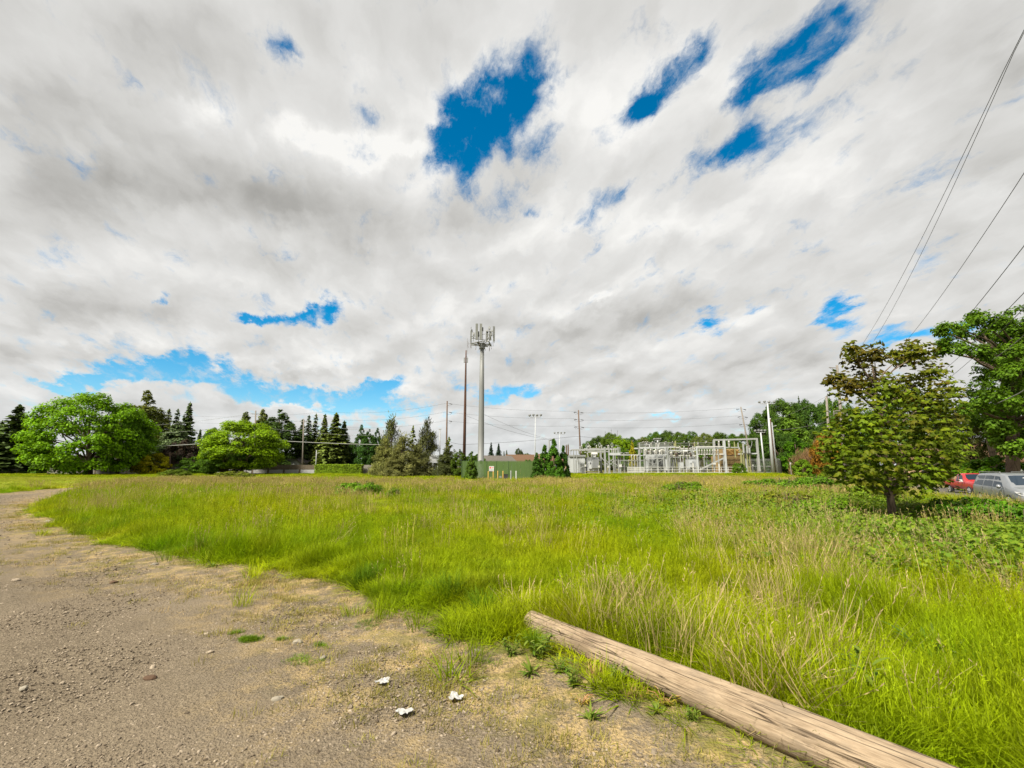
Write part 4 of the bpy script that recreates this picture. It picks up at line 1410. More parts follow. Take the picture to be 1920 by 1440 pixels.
# left side: lamp, poles in front of the firs and the thick telephone cable
t_, lt = tilt_pole('street_lamp', 'slim grey lamp post in front of the panel wall left of the hedge', 'lamp', (591.5, 889), (593.5, 844), 106, 0.13, 0.09, 'galv')
MB().tube([lt + Vector((0, 0, -1.1)), lt + Vector((0.5, 0, -0.6)), lt + Vector((0.75, 0, -0.55))], 0.05, 6).build('arm', M['galv'], t_)
MB().box(lt + Vector((0.1, -0.05, -4.4)), (0.4, 0.2, 0.5)).build('meter_box', M['galv'], t_)
t_, lt1 = tilt_pole('utility_pole', 'pale utility pole rising behind the second round tree', 'utility pole', (476, 884), (479.5, 770), 112, 0.2, 0.15, 'wood_pole_grey', 'utility poles before the firs')
MB().bar(lt1 + Vector((-0.9, 0, -0.8)), lt1 + Vector((0.9, 0, -0.8)), 0.12).build('crossarm', M['wood_pole_grey'], t_)
pA = t_.location + lt1
t_, lt2 = tilt_pole('utility_pole', 'grey utility pole against the row of firs', 'utility pole', (567, 884), (569.5, 786), 114, 0.18, 0.13, 'wood_pole_grey', 'utility poles before the firs')
MB().bar(lt2 + Vector((-0.8, 0, -0.6)), lt2 + Vector((0.8, 0, -0.6)), 0.12).build('crossarm', M['wood_pole_grey'], t_)
pB = t_.location + lt2
t_, lt3 = tilt_pole('utility_pole', 'short utility pole with a crossarm by the yellow bush', 'utility pole', (318.5, 889), (318.5, 848), 107, 0.16, 0.13, 'wood_pole', 'utility poles before the firs')
MB().bar(lt3 + Vector((-0.8, 0, -0.3)), lt3 + Vector((0.8, 0, -0.3)), 0.14).bar(lt3 + Vector((0.9, 0, 0)), lt3 + Vector((0.2, 0, -0.7)), 0.1).build('crossarm', M['wood_pole'], t_)
wire('telephone_cable', 'thick pale cable running in front of the firs', [P(258, 838, 104), P(392, 831, 104), P(530, 827, 105), P(715, 834, 106)], 0.085, 0.1, 'cable_pale')
wire('power_line', 'upper thin line in front of the left firs', [P(250, 800, 112), pA + Vector((-0.8, 0, -0.7)), pB + Vector((-0.7, 0, -0.5)), P(700, 808, 112)], 0.025, 0.4, 'cable_pale', 'thin lines before the firs')
wire('power_line', 'lower thin line in front of the left firs', [P(250, 814, 112), pA + Vector((0, 0, -3.5)), pB + Vector((0, 0, -3.0)), P(700, 816, 112)], 0.025, 0.3, 'cable_pale', 'thin lines before the firs')
t_, lt = tilt_pole('lamp_post', 'thin pale post rising beside the equipment rack', 'pole', (824.5, 886), (825, 806), 88, 0.11, 0.08, 'galv')
MB().box(lt + Vector((0, 0, 0.1)), (0.5, 0.2, 0.14)).build('lamp_head', M['galv'], t_)

# street side poles on the right and their lines overhead
t_, lt = tilt_pole('street_pole', 'pale wooden street pole left of the maple', 'utility pole', (1557, 880), (1549.5, 743), 96, 0.26, 0.2, 'wood_pole_grey', 'street poles on the right')
Q1 = t_.location + lt
t_, lt = tilt_pole('street_pole', 'wooden street pole with crossarms behind the maple', 'utility pole', (1585, 890), (1569.3, 685), 74, 0.27, 0.17, 'wood_pole_grey', 'street poles on the right')
Q2 = t_.location + lt
MB().bar(lt + Vector((-1.35, 0, -0.35)), lt + Vector((0.1, 0, -0.45)), 0.10).build('crossarm', M['wood_pole_grey'], t_)
MB().tube([lt + Vector((-1.3, 0, -0.35)), lt + Vector((-0.8, 0, -0.8)), lt + Vector((-0.1, 0, -0.7))], 0.025, 4).build('jumper', M['wire'], t_)
for i, (py, x0, x1) in enumerate(((770.5, -1.1, 0.3), (775, -1.3, 0.4), (780, -1.3, 1.0))):
    z = P(1577, py, 74).z - t_.location.z
    xx = lt.x * z / lt.z
    MB().bar((xx + x0, -0.15, z), (xx + x1, -0.15, z + 0.05), 0.16).build('crossarm', M['wood_pole_grey'], t_)
    for s_ in (x0 + 0.1, x1 - 0.1):
        o = obj('insulator', INS, t_, (xx + s_, -0.15, z + 0.08))
        o.scale = (0.6, 0.6, 0.3)
wire('power_line', 'line from the street pole to the far street pole', [Q2 + Vector((0, 0, -0.5)), Q1, P(1452, 788, 110)], 0.025, 0.3, 'cable_pale')
wire('power_line', 'lower line from the street pole to the slim white pole', [P(1580, 781, 74), P(1452, 806, 98)], 0.025, 0.5, 'cable_pale')


def overhead(label, far, near, Yn, Yf, sag, r=0.022, mat='wire'):
    """a line from the far street pole over the right of the camera and on behind it"""
    a, b = P(far[0], far[1], Yf), P(near[0], near[1], Yn)
    d = (b - a)
    end = a + d * ((a.y + 30) / (a.y - b.y))
    end.z = b.z + 0.3
    pts = []
    n = 40
    # height set so that the line still passes through both seen points
    for i in range(n + 1):
        f = i / n
        q = Vector((a.x + (end.x - a.x) * f, a.y + (end.y - a.y) * f, 0))
        g_ = (a.y - q.y) / (a.y - b.y)
        q.z = a.z + (b.z - a.z) * min(g_, 1.0) - sag * 4 * min(g_, 1) * (1 - min(g_, 1)) + max(0, g_ - 1) * 1.0
        pts.append(q)
    o0 = pts[0].copy()
    o = MB().tube([p - o0 for p in pts], r, 5).build('power_line', M[mat], None, o0)
    return tag(o, label, 'power line', 'lines overhead on the right')


overhead('first overhead line from the left, nearly upright at the top right', (1617, 646), (1906, 81), 22, 72, 0.8, 0.018)
overhead('second overhead line close beside the first at the top right', (1638, 640), (1908.5, 81), 23, 72, 0.9, 0.018)
overhead('third overhead line leaving the frame above the oak', (1697, 642), (1920, 325), 24, 66, 0.4, 0.02)
overhead('overhead line passing just over the oak crown top', (1742, 675), (1920, 461), 24, 64, 0.25, 0.022)
overhead('upper of two close lines crossing the oak crown', (1762, 700), (1920, 549), 25, 62, 0.2, 0.02)
overhead('lower of two close lines crossing the oak crown', (1775, 712), (1920, 578), 25, 62, 0.2, 0.02)
overhead('pale line crossing the middle of the oak crown', (1815, 706), (1920, 630), 26, 46, 0.1, 0.022, 'cable_pale')
overhead('pale low cable crossing the oak near its lower boughs', (1832, 769), (1920, 733), 26, 44, 0.1, 0.03, 'cable_pale')


# ------------------------------------------------------------------ vegetation
def unit(v):
    return v / (np.linalg.norm(v, axis=-1, keepdims=True) + 1e-9)


def cards(c, nrm, up, length, width, rng, fold=0.0):
    """one bent leaf-like card per centre: 4 points each"""
    n = len(c)
    u = unit(up - nrm * np.sum(up * nrm, -1, keepdims=True))
    w = np.cross(nrm, u)
    L_ = length[:, None] if hasattr(length, '__len__') else length
    W_ = width[:, None] if hasattr(width, '__len__') else width
    p0 = c - u * L_ * 0.5
    p1 = c + w * W_ * 0.5 + nrm * fold * W_
    p2 = c + u * L_ * 0.5
    p3 = c - w * W_ * 0.5 + nrm * fold * W_
    v = np.stack([p0, p1, p2, p3], 1).reshape(-1, 3)
    f = np.arange(n * 4).reshape(-1, 4)
    return v, f


def rand_dir(n, rng):
    return unit(rng.normal(size=(n, 3)))


def lobes_crown(seed, H, W, base, nl, nleaf, leaf, shape='round', gap=0.55, flat=0.75, up=0.5, aspect=0.6, lobe_r=0.17):
    """leaf cards gathered on many small lobes that themselves fill a crown; returns verts, faces, lobe centres"""
    rng = np.random.default_rng(seed)
    cs, rs_ = [], []
    hh = H - base
    tries = 0
    while len(cs) < nl and tries < nl * 60:
        tries += 1
        d = rand_dir(1, rng)[0]
        rr = rng.uniform(0.55, 1.0) ** 0.5
        if shape == 'round':
            p = d * rr
            if p[2] < -0.75:
                continue
            q = np.array([p[0] * W / 2, p[1] * W / 2, base + hh * (0.46 + 0.54 * p[2])])
        elif shape == 'dome':
            p = d * rr
            if p[2] < -0.62:
                continue
            q = np.array([p[0] * W / 2 * 0.92, p[1] * W / 2 * 0.92, base + hh * (0.38 + 0.58 * p[2])])
        elif shape == 'cone':
            z = rng.uniform(0, 1) ** 1.35
            r_ = (1 - z) ** 0.8 * W / 2 * rng.uniform(0.55, 1.0)
            a = rng.uniform(0, 6.283)
            q = np.array([r_ * math.cos(a), r_ * math.sin(a), base + hh * z * 0.97])
        else:  # flame
            z = rng.uniform(0, 1)
            r_ = (math.sin(math.pi * min(1, (z * 0.86 + 0.16))) ** 0.8) * W / 2 * rng.uniform(0.6, 1.0)
            a = rng.uniform(0, 6.283)
            q = np.array([r_ * math.cos(a), r_ * math.sin(a), base + hh * z])
        r1 = lobe_r * W * rng.uniform(0.6, 1.25) * (0.55 if shape in ('cone', 'flame') and z > 0.75 else 1)
        if all(np.linalg.norm(q - c2) > gap * (r1 + r2) * 0.75 for c2, r2 in zip(cs, rs_)):
            cs.append(q)
            rs_.append(r1)
    cs, rs_ = np.array(cs), np.array(rs_)
    wgt = rs_ ** 2
    k = rng.choice(len(cs), nleaf, p=wgt / wgt.sum())
    d = rand_dir(nleaf, rng)
    d[:, 2] = np.where(d[:, 2] < -0.35, -d[:, 2], d[:, 2])
    rr = rs_[k] * rng.uniform(0.5, 1.08, nleaf)
    c = cs[k] + d * rr[:, None] * np.array([1, 1, flat])
    outw = unit(c - np.array([0, 0, base + hh * 0.35]))
    nrm = unit(d * 0.7 + outw * 0.4 + np.array([0, 0, up]) + rng.normal(size=(nleaf, 3)) * 0.45)
    sz = leaf * rng.uniform(0.6, 1.4, nleaf)
    v, f = cards(c, nrm, rand_dir(nleaf, rng), sz, sz * aspect, rng, 0.12)
    return v, f, cs


def conifer_mesh(seed, H, W, base, levels, per, leaf, droop=0.35, power=0.85, ragged=0.3, sprays=12, tipup=0.15):
    """whorls of drooping boughs, each a row of flat sprays"""
    rng = np.random.default_rng(seed)
    C, N_, U, S = [], [], [], []
    for i in range(levels):
        f = (i + rng.uniform(-0.3, 0.3)) / levels
        f = min(max(f, 0), 0.995)
        z = base + (H - base) * f
        rmax = W / 2 * (1 - f) ** power
        if f < 0.12:
            rmax *= 0.75 + 2 * f
        k = max(3, int(per * (0.45 + 0.55 * (1 - f))))
        for j in range(k):
            a = rng.uniform(0, 6.283)
            L_ = max(0.25, rmax * rng.uniform(1 - ragged, 1.06))
            m_ = max(3, int(sprays * (0.35 + 0.65 * L_ / (W / 2))))
            s_ = rng.uniform(0.12, 1.0, m_)
            s_ = np.append(s_, 1.0)
            dz = -droop * L_ * s_ ** 1.4 + tipup * L_ * s_ ** 4
            wob = rng.normal(size=len(s_)) * 0.07 * L_
            x = math.cos(a) * L_ * s_ - math.sin(a) * wob
            y = math.sin(a) * L_ * s_ + math.cos(a) * wob
            C.append(np.stack([x, y, z + dz + rng.normal(size=len(s_)) * 0.05 * leaf], -1))
            du = np.stack([np.full(len(s_), math.cos(a)), np.full(len(s_), math.sin(a)), np.full(len(s_), -droop * 0.8)], -1)
            U.append(unit(du + rng.normal(size=(len(s_), 3)) * 0.35))
            N_.append(unit(np.stack([np.full(len(s_), math.cos(a) * 0.35), np.full(len(s_), math.sin(a) * 0.35), np.ones(len(s_))], -1) + rng.normal(size=(len(s_), 3)) * 0.45))
            S.append(leaf * rng.uniform(0.7, 1.3, len(s_)) * (0.55 + 0.45 * (1 - f)))
    # leader shoot
    C.append(np.stack([np.zeros(5), np.zeros(5), np.linspace(H * 0.96, H, 5)], -1))
    U.append(np.tile([0, 0, 1.0], (5, 1)))
    N_.append(rand_dir(5, rng) * np.array([1, 1, 0.05]))
    S.append(np.full(5, leaf * 0.7))
    C, N_, U, S = map(np.concatenate, (C, N_, U, S))
    return cards(C, unit(N_), U, S * 1.1, S * 0.72, rng, 0.1)


def trunk_mb(H, r0, limbs, seed, top=0.8, wig=0.05, n=8, lr=0.28):
    rng = random.Random(seed)
    mb = MB()
    pts = []
    for i in range(8):
        f = i / 7
        pts.append((rng.uniform(-1, 1) * wig * H * f, rng.uniform(-1, 1) * wig * H * f, H * top * f))
    mb.tube(pts, [r0 * (1.25 if i == 0 else 1 - 0.85 * i / 7) for i in range(8)], n)
    for c in limbs:
        k = rng.randint(1, 4)
        a = Vector(pts[k])
        b = Vector(c)
        if b.z < a.z + 0.02 * H:
            a = Vector(pts[1])
        mid = a.lerp(b, 0.55) + Vector((rng.uniform(-1, 1), rng.uniform(-1, 1), rng.uniform(0.0, 1.2))) * 0.04 * H
        mb.tube([a, mid, b], [r0 * lr, r0 * lr * 0.6, r0 * lr * 0.15], 5, False)
    return mb


CACHE = {}


def proto(kind, var):
    """unit meshes (height 1 or the stated width to height) shared by alike trees; sizes in metres of a typical tree"""
    key = (kind, var)
    if key in CACHE:
        return CACHE[key]
    s_ = 100 + var * 17 + sum(map(ord, kind))
    if kind == 'broad':      # H 12, W 14
        v, f, cs = lobes_crown(s_, 12, 14, 1.0, 130, 32000, 0.36, 'round', lobe_r=0.10, flat=0.75, gap=0.42)
        tr = trunk_mb(12, 0.42, cs[::3], s_, 0.72)
    elif kind == 'dome':     # H 12, W 16, low wide crown that reaches down
        v, f, cs = lobes_crown(s_, 12, 16, 0.3, 135, 36000, 0.33, 'dome', lobe_r=0.080, flat=0.85, gap=0.52)
        tr = trunk_mb(12, 0.5, cs[::3], s_, 0.7)
    elif kind == 'conifer':  # H 15, W 7
        v, f = conifer_mesh(s_, 15, 7, 0.3, 54, 14, 0.85, 0.34, 0.85, 0.38, 15)
        tr = MB().tube([(0, 0, 0), (0, 0, 7), (0, 0, 14.6)], [0.28, 0.17, 0.03], 7)
    elif kind == 'fir_thin':  # H 16, W 5: sparse top
        v, f = conifer_mesh(s_, 16, 5.5, 0.6, 44, 11, 0.8, 0.32, 0.75, 0.48, 12)
        tr = MB().tube([(0, 0, 0), (0, 0, 8), (0, 0, 15.7)], [0.25, 0.15, 0.03], 7)
    elif kind == 'snag':     # H 16, bare dead top
        v, f = conifer_mesh(s_, 16, 3.0, 3.0, 22, 4, 0.5, 0.2, 0.6, 0.6, 4)
        tr = MB().tube([(0, 0, 0), (0, 0, 8), (0, 0, 15.9)], [0.3, 0.2, 0.06], 7)
    elif kind == 'cedar':    # H 14, W 9 soft wide cone
        v, f, cs = lobes_crown(s_, 14, 9, 0.6, 90, 14000, 0.55, 'cone', lobe_r=0.11, flat=1.1, up=0.15, aspect=0.35)
        tr = MB().tube([(0, 0, 0), (0, 0, 7), (0, 0, 13)], [0.35, 0.2, 0.04], 7)
    elif kind == 'column':   # H 14, W 7 dense
        v, f, cs = lobes_crown(s_, 14, 7, 0.5, 90, 14000, 0.5, 'flame', lobe_r=0.13, flat=1.3, up=0.4, aspect=0.4)
        tr = MB().tube([(0, 0, 0), (0, 0, 7), (0, 0, 12)], [0.35, 0.2, 0.04], 7)
    elif kind == 'pine':     # H 9, W 7 tufted, pointed shoots
        v, f, cs = lobes_crown(s_, 9, 7, 0.3, 70, 9000, 0.55, 'cone', lobe_r=0.13, flat=1.1, up=0.9, aspect=0.16, gap=0.5)
        rng_ = np.random.default_rng(s_)
        # candles: upright tufts on every lobe top
        c2 = np.repeat(cs, 26, 0) + rng_.normal(size=(len(cs) * 26, 3)) * np.array([0.38, 0.38, 0.42]) + np.array([0, 0, 0.45])
        up_ = unit(np.array([0, 0, 1.0]) + rng_.normal(size=c2.shape) * 0.45 + unit(c2 * np.array([1, 1, 0])) * 0.5)
        v2, f2 = cards(c2, unit(np.cross(up_, rand_dir(len(c2), rng_))), up_, np.full(len(c2), 0.75), np.full(len(c2), 0.13), rng_)
        f = np.concatenate([f, f2 + len(v)])
        v = np.concatenate([v, v2])
        tr = trunk_mb(9, 0.2, cs[::4], s_, 0.9, 0.02)
    elif kind == 'thin_pine':  # H 8, W 5 open top
        v, f = conifer_mesh(s_, 8, 5, 0.4, 20, 8, 0.8, -0.30, 0.75, 0.35, 9, 0.1)
        tr = MB().tube([(0, 0, 0), (0, 0, 4), (0, 0, 7.7)], [0.14, 0.1, 0.03], 7)
    elif kind == 'arbor':    # H 5, W 2.6
        v, f, cs = lobes_crown(s_, 5, 2.5, 0.05, 80, 9000, 0.28, 'cone', lobe_r=0.12, flat=1.7, up=0.2, aspect=0.35, gap=0.4)
        tr = MB().tube([(0, 0, 0), (0, 0, 2), (0, 0, 4.5)], [0.09, 0.06, 0.02], 6)
    elif kind == 'shrub':    # H 3, W 5
        v, f, cs = lobes_crown(s_, 3, 5, -0.35, 70, 9000, 0.24, 'dome', lobe_r=0.11, flat=0.75)
        tr = trunk_mb(3, 0.08, cs[::5], s_, 0.5)
    elif kind == 'bramble':  # H 1, W 3 arching canes with leaves
        v, f, cs = lobes_crown(s_, 0.9, 3.0, -0.25, 60, 6500, 0.105, 'dome', lobe_r=0.10, flat=0.8, aspect=0.72)
        rng_ = np.random.default_rng(s_)
        tr = MB()
        for i in range(26):
            a = rng_.uniform(0, 6.28)
            r_ = rng_.uniform(0.5, 1.6)
            b0 = Vector((rng_.normal() * 0.5, rng_.normal() * 0.5, 0))
            e0 = b0 + Vector((math.cos(a) * r_, math.sin(a) * r_, rng_.uniform(0.0, 0.3)))
            tr.tube([b0, b0.lerp(e0, 0.5) + Vector((0, 0, rng_.uniform(0.6, 1.0))), e0], [0.01, 0.008, 0.004], 4, False)
    elif kind == 'twiggy':   # H 3, W 4.5 mostly bare twigs
        rng_ = np.random.default_rng(s_)
        n = 5200
        d = rand_dir(n, rng_)
        d[:, 2] = np.abs(d[:, 2])
        r_ = rng_.uniform(0.3, 1.0, n) ** 0.5
        lump = 1 + 0.22 * np.sin(d[:, 0] * 7 + var) * np.sin(d[:, 1] * 6)
        c = d * (r_ * lump)[:, None] * np.array([2.2, 2.2, 2.8])
        up_ = unit(d + np.array([0, 0, 0.6]) + rng_.normal(size=(n, 3)) * 0.5)
        v, f = cards(c, unit(np.cross(up_, rand_dir(n, rng_))), up_, rng_.uniform(0.25, 0.7, n), np.full(n, 0.045), rng_)
        tr = trunk_mb(3, 0.07, c[:: n // 30], s_, 0.5)
    mat = M['needle'] if kind in ('conifer', 'fir_thin', 'snag', 'cedar', 'pine', 'thin_pine', 'arbor') else M['leaf']
    CACHE[key] = (np_mesh('crown', v, f, mat), tr.mesh('trunk', M['bark'], True))
    return CACHE[key]


SIZE = {'broad': (12, 14), 'dome': (12, 16), 'conifer': (15, 7), 'fir_thin': (16, 5.5), 'snag': (16, 3), 'cedar': (14, 9), 'column': (14, 7), 'pine': (9, 7),
        'thin_pine': (8, 5), 'arbor': (5, 2.5), 'shrub': (3, 5), 'bramble': (0.9, 3.0), 'twiggy': (3, 4.5)}


def plant(name, kind, var, px, top, wpx, Y, col, label, cat='tree', group=None, sink=0.0, crown='crown', stem='trunk', rz=None, by=0):
    q = P(px, top, Y)
    g_ = gzf(q.x, Y) - sink
    H0, W0 = SIZE[kind]
    h = q.z - g_
    w = wpx * Y / F
    t_ = thing(name, label, cat, (q.x, Y, g_), random.uniform(0, 6.28) if rz is None else rz, group)
    cm, tm = proto(kind, var)
    c = obj(crown, cm, t_)
    c.color = tuple(col) + (1,)
    obj(stem, tm, t_)
    for o in t_.children:
        o.scale = (w / W0, w / W0, h / H0)
    return t_


DK = (0.072, 0.115, 0.030)     # dark fir
FIR = (0.110, 0.150, 0.030)
OLV = (0.11, 0.14, 0.026)    # olive pine
BLU = (0.085, 0.125, 0.050)
BRI = (0.115, 0.245, 0.003)    # bright new leaves
YGR = (0.15, 0.26, 0.005)
MID = (0.060, 0.130, 0.008)
gF = 'firs behind the panel wall'
plant('fir_tree', 'conifer', 0, 38, 760, 124, 113, DK, 'dark shaggy fir standing left of the largest round tree')
plant('fir_tree', 'fir_thin', 0, 5, 789, 65, 126, DK, 'dark fir cut by the left edge of the frame', group=gF)
plant('fir_tree', 'fir_thin', 1, 80, 781, 46, 128, DK, 'narrow dark fir between the shaggy fir and the largest round tree', group=gF)
plant('fir_tree', 'fir_thin', 0, 66, 792, 40, 130, FIR, 'short fir tip just right of the shaggy fir', group=gF)
plant('bush', 'shrub', 0, 98, 838, 60, 112, MID, 'dark green bush at the left foot of the largest round tree', 'bush', stem='stems')
plant('round_tree', 'dome', 0, 188, 738, 205, 99, BRI, 'largest round bright green tree before the panel wall')
plant('round_tree', 'broad', 1, 238, 766, 78, 101, (0.075, 0.17, 0.006), 'darker green tree merged with the right side of the largest round tree')
plant('pine_tree', 'column', 1, 276, 738, 82, 118, OLV, 'tall olive conifer behind the right side of the largest round tree')
plant('fir_tree', 'fir_thin', 1, 318, 768, 56, 126, FIR, 'left fir tip of the clump above the small gabled house', group=gF)
plant('fir_tree', 'fir_thin', 0, 334, 768, 50, 128, DK, 'middle fir tip of the clump above the small gabled house', group=gF)
plant('fir_tree', 'conifer', 0, 357, 754, 62, 126, DK, 'tallest fir of the clump above the small gabled house', group=gF)
plant('cedar_tree', 'cedar', 0, 335, 790, 92, 117, BLU, 'soft grey green cedar filling the clump above the small gabled house')
plant('fir_tree', 'conifer', 1, 376, 806, 35, 124, DK, 'dark fir on the right edge of the clump above the gabled house', group=gF)
plant('bush', 'shrub', 1, 345, 826, 66, 113, (0.040, 0.030, 0.022), 'dark purple leaved bush above the small gabled house', 'bush', stem='stems')
plant('bush', 'shrub', 0, 288, 849, 58, 105, (0.34, 0.34, 0.006), 'golden yellow bush left of the small gabled house', 'bush', stem='stems')
plant('bush', 'shrub', 1, 365, 858, 60, 109, MID, 'green bush lying over the panel wall by the gabled house', 'bush', stem='stems')
plant('round_tree', 'broad', 0, 405, 806, 46, 100, MID, 'smaller green tree at the left flank of the yellow green round tree')
plant('round_tree', 'broad', 1, 462, 793, 140, 98, YGR, 'yellow green round tree with a gap in its crown')
plant('round_tree', 'dome', 1, 432, 836, 96, 97, MID, 'low darker boughs under the yellow green round tree')
plant('fir_tree', 'cedar', 1, 462, 768, 66, 126, FIR, 'olive fir top behind the left of the yellow green round tree', group=gF)
plant('fir_tree', 'cedar', 0, 494, 767, 66, 128, OLV, 'olive fir top behind the right of the yellow green round tree', group=gF)
plant('evergreen_tree', 'column', 0, 526, 770, 84, 119, (0.05, 0.092, 0.02), 'massive dense evergreen right of the yellow green round tree')
plant('fir_tree', 'fir_thin', 0, 568, 786, 40, 124, DK, 'first and lowest dark fir of the row above the hedge', group=gF)
plant('fir_tree', 'fir_thin', 1, 580, 779, 46, 126, DK, 'second dark fir of the row above the hedge', group=gF)
plant('fir_tree', 'fir_thin', 0, 593, 777, 43, 128, FIR, 'third fir of the row above the hedge with sparse top', group=gF)
plant('fir_tree', 'conifer', 1, 610, 778, 54, 123, FIR, 'fourth fir of the row above the hedge', group=gF)
plant('fir_tree', 'conifer', 0, 631, 775, 76, 120, FIR, 'tallest and fullest fir of the row above the hedge', group=gF)
plant('fir_tree', 'conifer', 1, 646, 790, 59, 122, DK, 'drooping fir at the right end of the row above the hedge', group=gF)
plant('evergreen_tree', 'column', 1, 678, 800, 34, 122, (0.035, 0.09, 0.012), 'left of the three green columns between the firs and the pines', group='green columnar evergreens')
plant('evergreen_tree', 'column', 0, 693, 806, 36, 120, (0.035, 0.09, 0.012), 'middle of the three green columns between the firs and the pines', group='green columnar evergreens')
plant('evergreen_tree', 'column', 1, 708, 806, 30, 121, (0.03, 0.075, 0.012), 'right of the three green columns, next to the tall pine', group='green columnar evergreens')
gL = 'low evergreens behind the panel wall'
plant('evergreen_tree', 'column', 0, 590, 818, 60, 131, (0.06, 0.10, 0.024), 'low dark evergreen filling in beneath the left of the fir row', group=gL)
plant('evergreen_tree', 'column', 1, 640, 814, 66, 130, (0.07, 0.11, 0.024), 'low dark evergreen filling in beneath the right of the fir row', group=gL)
plant('evergreen_tree', 'cedar', 1, 20, 818, 70, 124, (0.06, 0.10, 0.026), 'low dark evergreen at the left edge under the shaggy fir', group=gL)
plant('evergreen_tree', 'column', 0, 302, 806, 44, 124, (0.075, 0.12, 0.02), 'olive evergreen between the tall olive conifer and the cedar', group=gL)
# clipped hedge
hx0, hx1 = P(595, 875, 107).x, P(682, 875, 107).x
rng = np.random.default_rng(77)
n = 12000
c = np.stack([rng.uniform(hx0, hx1, n), rng.uniform(-0.9, 0.9, n), rng.uniform(0.0, 2.15, n)], -1)
sel = rng.integers(0, 3, n)
c[:, 2] = np.where(sel == 0, 2.15 + rng.normal(size=n) * 0.07 - 0.10 * ((c[:, 0] - hx0) / (hx1 - hx0)), c[:, 2])
c[:, 1] = np.where(sel == 1, -0.9 + rng.normal(size=n) * 0.08, c[:, 1])
nr = unit(np.stack([np.zeros(n), np.where(sel == 1, -1.0, -0.2), np.where(sel == 0, 1.0, 0.3)], -1) + rng.normal(size=(n, 3)) * 0.4)
v, f = cards(c - np.array([hx0, 0, 0]), nr, rand_dir(n, rng), rng.uniform(0.14, 0.3, n), rng.uniform(0.1, 0.2, n), rng, 0.1)
hd = thing('hedge', 'clipped bright green hedge between wall and pines', 'hedge', (hx0, 106.5, gzf(hx0, 106.5) - 0.1))
o = obj('foliage', np_mesh('foliage', v, f, M['leaf']), hd)
o.color = (0.15, 0.24, 0.01, 1)
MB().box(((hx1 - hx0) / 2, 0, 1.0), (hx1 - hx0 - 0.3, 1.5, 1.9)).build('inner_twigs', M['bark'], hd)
# pines and shrubs left of the compound
gP = 'bushy pines left of the compound'
plant('pine_tree', 'pine', 0, 736, 786, 66, 86, (0.085, 0.10, 0.028), 'tallest left pine of the bushy group left of the compound', group=gP)
plant('pine_tree', 'pine', 1, 724, 824, 60, 80, (0.15, 0.165, 0.045), 'pale olive pine at the left foot of the bushy group', group=gP)
plant('pine_tree', 'pine', 0, 758, 818, 74, 79, (0.15, 0.16, 0.05), 'broad pale pine in the front middle of the bushy group', group=gP)
plant('pine_tree', 'pine', 1, 801, 790, 62, 88, (0.065, 0.075, 0.024), 'tall dark pine at the right of the bushy group', group=gP)
plant('pine_tree', 'thin_pine', 0, 775, 800, 40, 90, OLV, 'thin pine top between the two tallest pines', group=gP)
plant('pine_tree', 'pine', 0, 786, 838, 62, 81, (0.10, 0.11, 0.035), 'low rounded pine at the right front of the bushy group', group=gP)
plant('pine_tree', 'pine', 1, 741, 853, 56, 77, (0.15, 0.16, 0.05), 'lowest pale pine shrub at the front of the bushy group', group=gP)
plant('pine_tree', 'thin_pine', 1, 842, 820, 44, 80, OLV, 'thin pine with a bare top between rack and compound', group=gP)
plant('pine_tree', 'pine', 1, 838, 842, 54, 79, (0.065, 0.08, 0.025), 'dark low pine right of the equipment rack', group=gP)
plant('bush', 'column', 0, 862, 843, 30, 76, (0.07, 0.12, 0.012), 'green bush at the left end of the green fence', 'bush', stem='stems')
plant('bush', 'column', 1, 885, 848, 34, 95, (0.06, 0.12, 0.012), 'green tree top behind the left end of the green fence', 'bush', stem='stems')
plant('bush', 'column', 0, 899, 846, 24, 97, MID, 'green tree top hugging the foot of the cell tower', 'bush', stem='stems')
gA = 'arborvitae by the green fence'
plant('arborvitae', 'arbor', 0, 884, 853, 26, 63, (0.07, 0.13, 0.012), 'lone arborvitae before the left part of the green fence', group=gA)
plant('arborvitae', 'arbor', 1, 1006, 848, 25, 64, (0.04, 0.10, 0.010), 'lowest arborvitae at the left of the four at the right fence end', group=gA)
plant('arborvitae', 'arbor', 0, 1021, 834, 32, 65, (0.05, 0.125, 0.008), 'second arborvitae from the left at the right fence end', group=gA)
plant('arborvitae', 'arbor', 1, 1038, 822, 36, 64, (0.05, 0.13, 0.008), 'tallest arborvitae at the right fence end', group=gA)
plant('arborvitae', 'arbor', 0, 1056, 835, 26, 65.5, (0.035, 0.09, 0.010), 'rightmost arborvitae beside the white control house', group=gA)
# far firs
gD = 'distant firs beyond the roofs'
plant('fir_tree', 'conifer', 0, 921, 829, 23, 190, (0.03, 0.055, 0.03), 'distant fir just right of the cell tower', group=gD)
plant('fir_tree', 'conifer', 1, 935, 832, 26, 195, (0.03, 0.055, 0.03), 'broader distant fir above the blue metal building', group=gD)
plant('fir_tree', 'conifer', 0, 950, 844, 16, 210, BLU, 'smallest distant fir right of the blue metal building', group=gD)
plant('fir_tree', 'fir_thin', 0, 945, 846, 14, 205, BLU, 'tiny distant fir touching the blue metal building gable', group=gD)
plant('round_tree', 'broad', 0, 973, 842, 17, 200, (0.06, 0.09, 0.04), 'small distant round tree above the brown roof')
plant('round_tree', 'broad', 1, 990, 851, 26, 210, BLU, 'low distant tree line piece over the brown roof')
plant('bush', 'shrub', 0, 990, 861.5, 20, 120, MID, 'small green bush peeking above the green fence', 'bush', stem='stems')
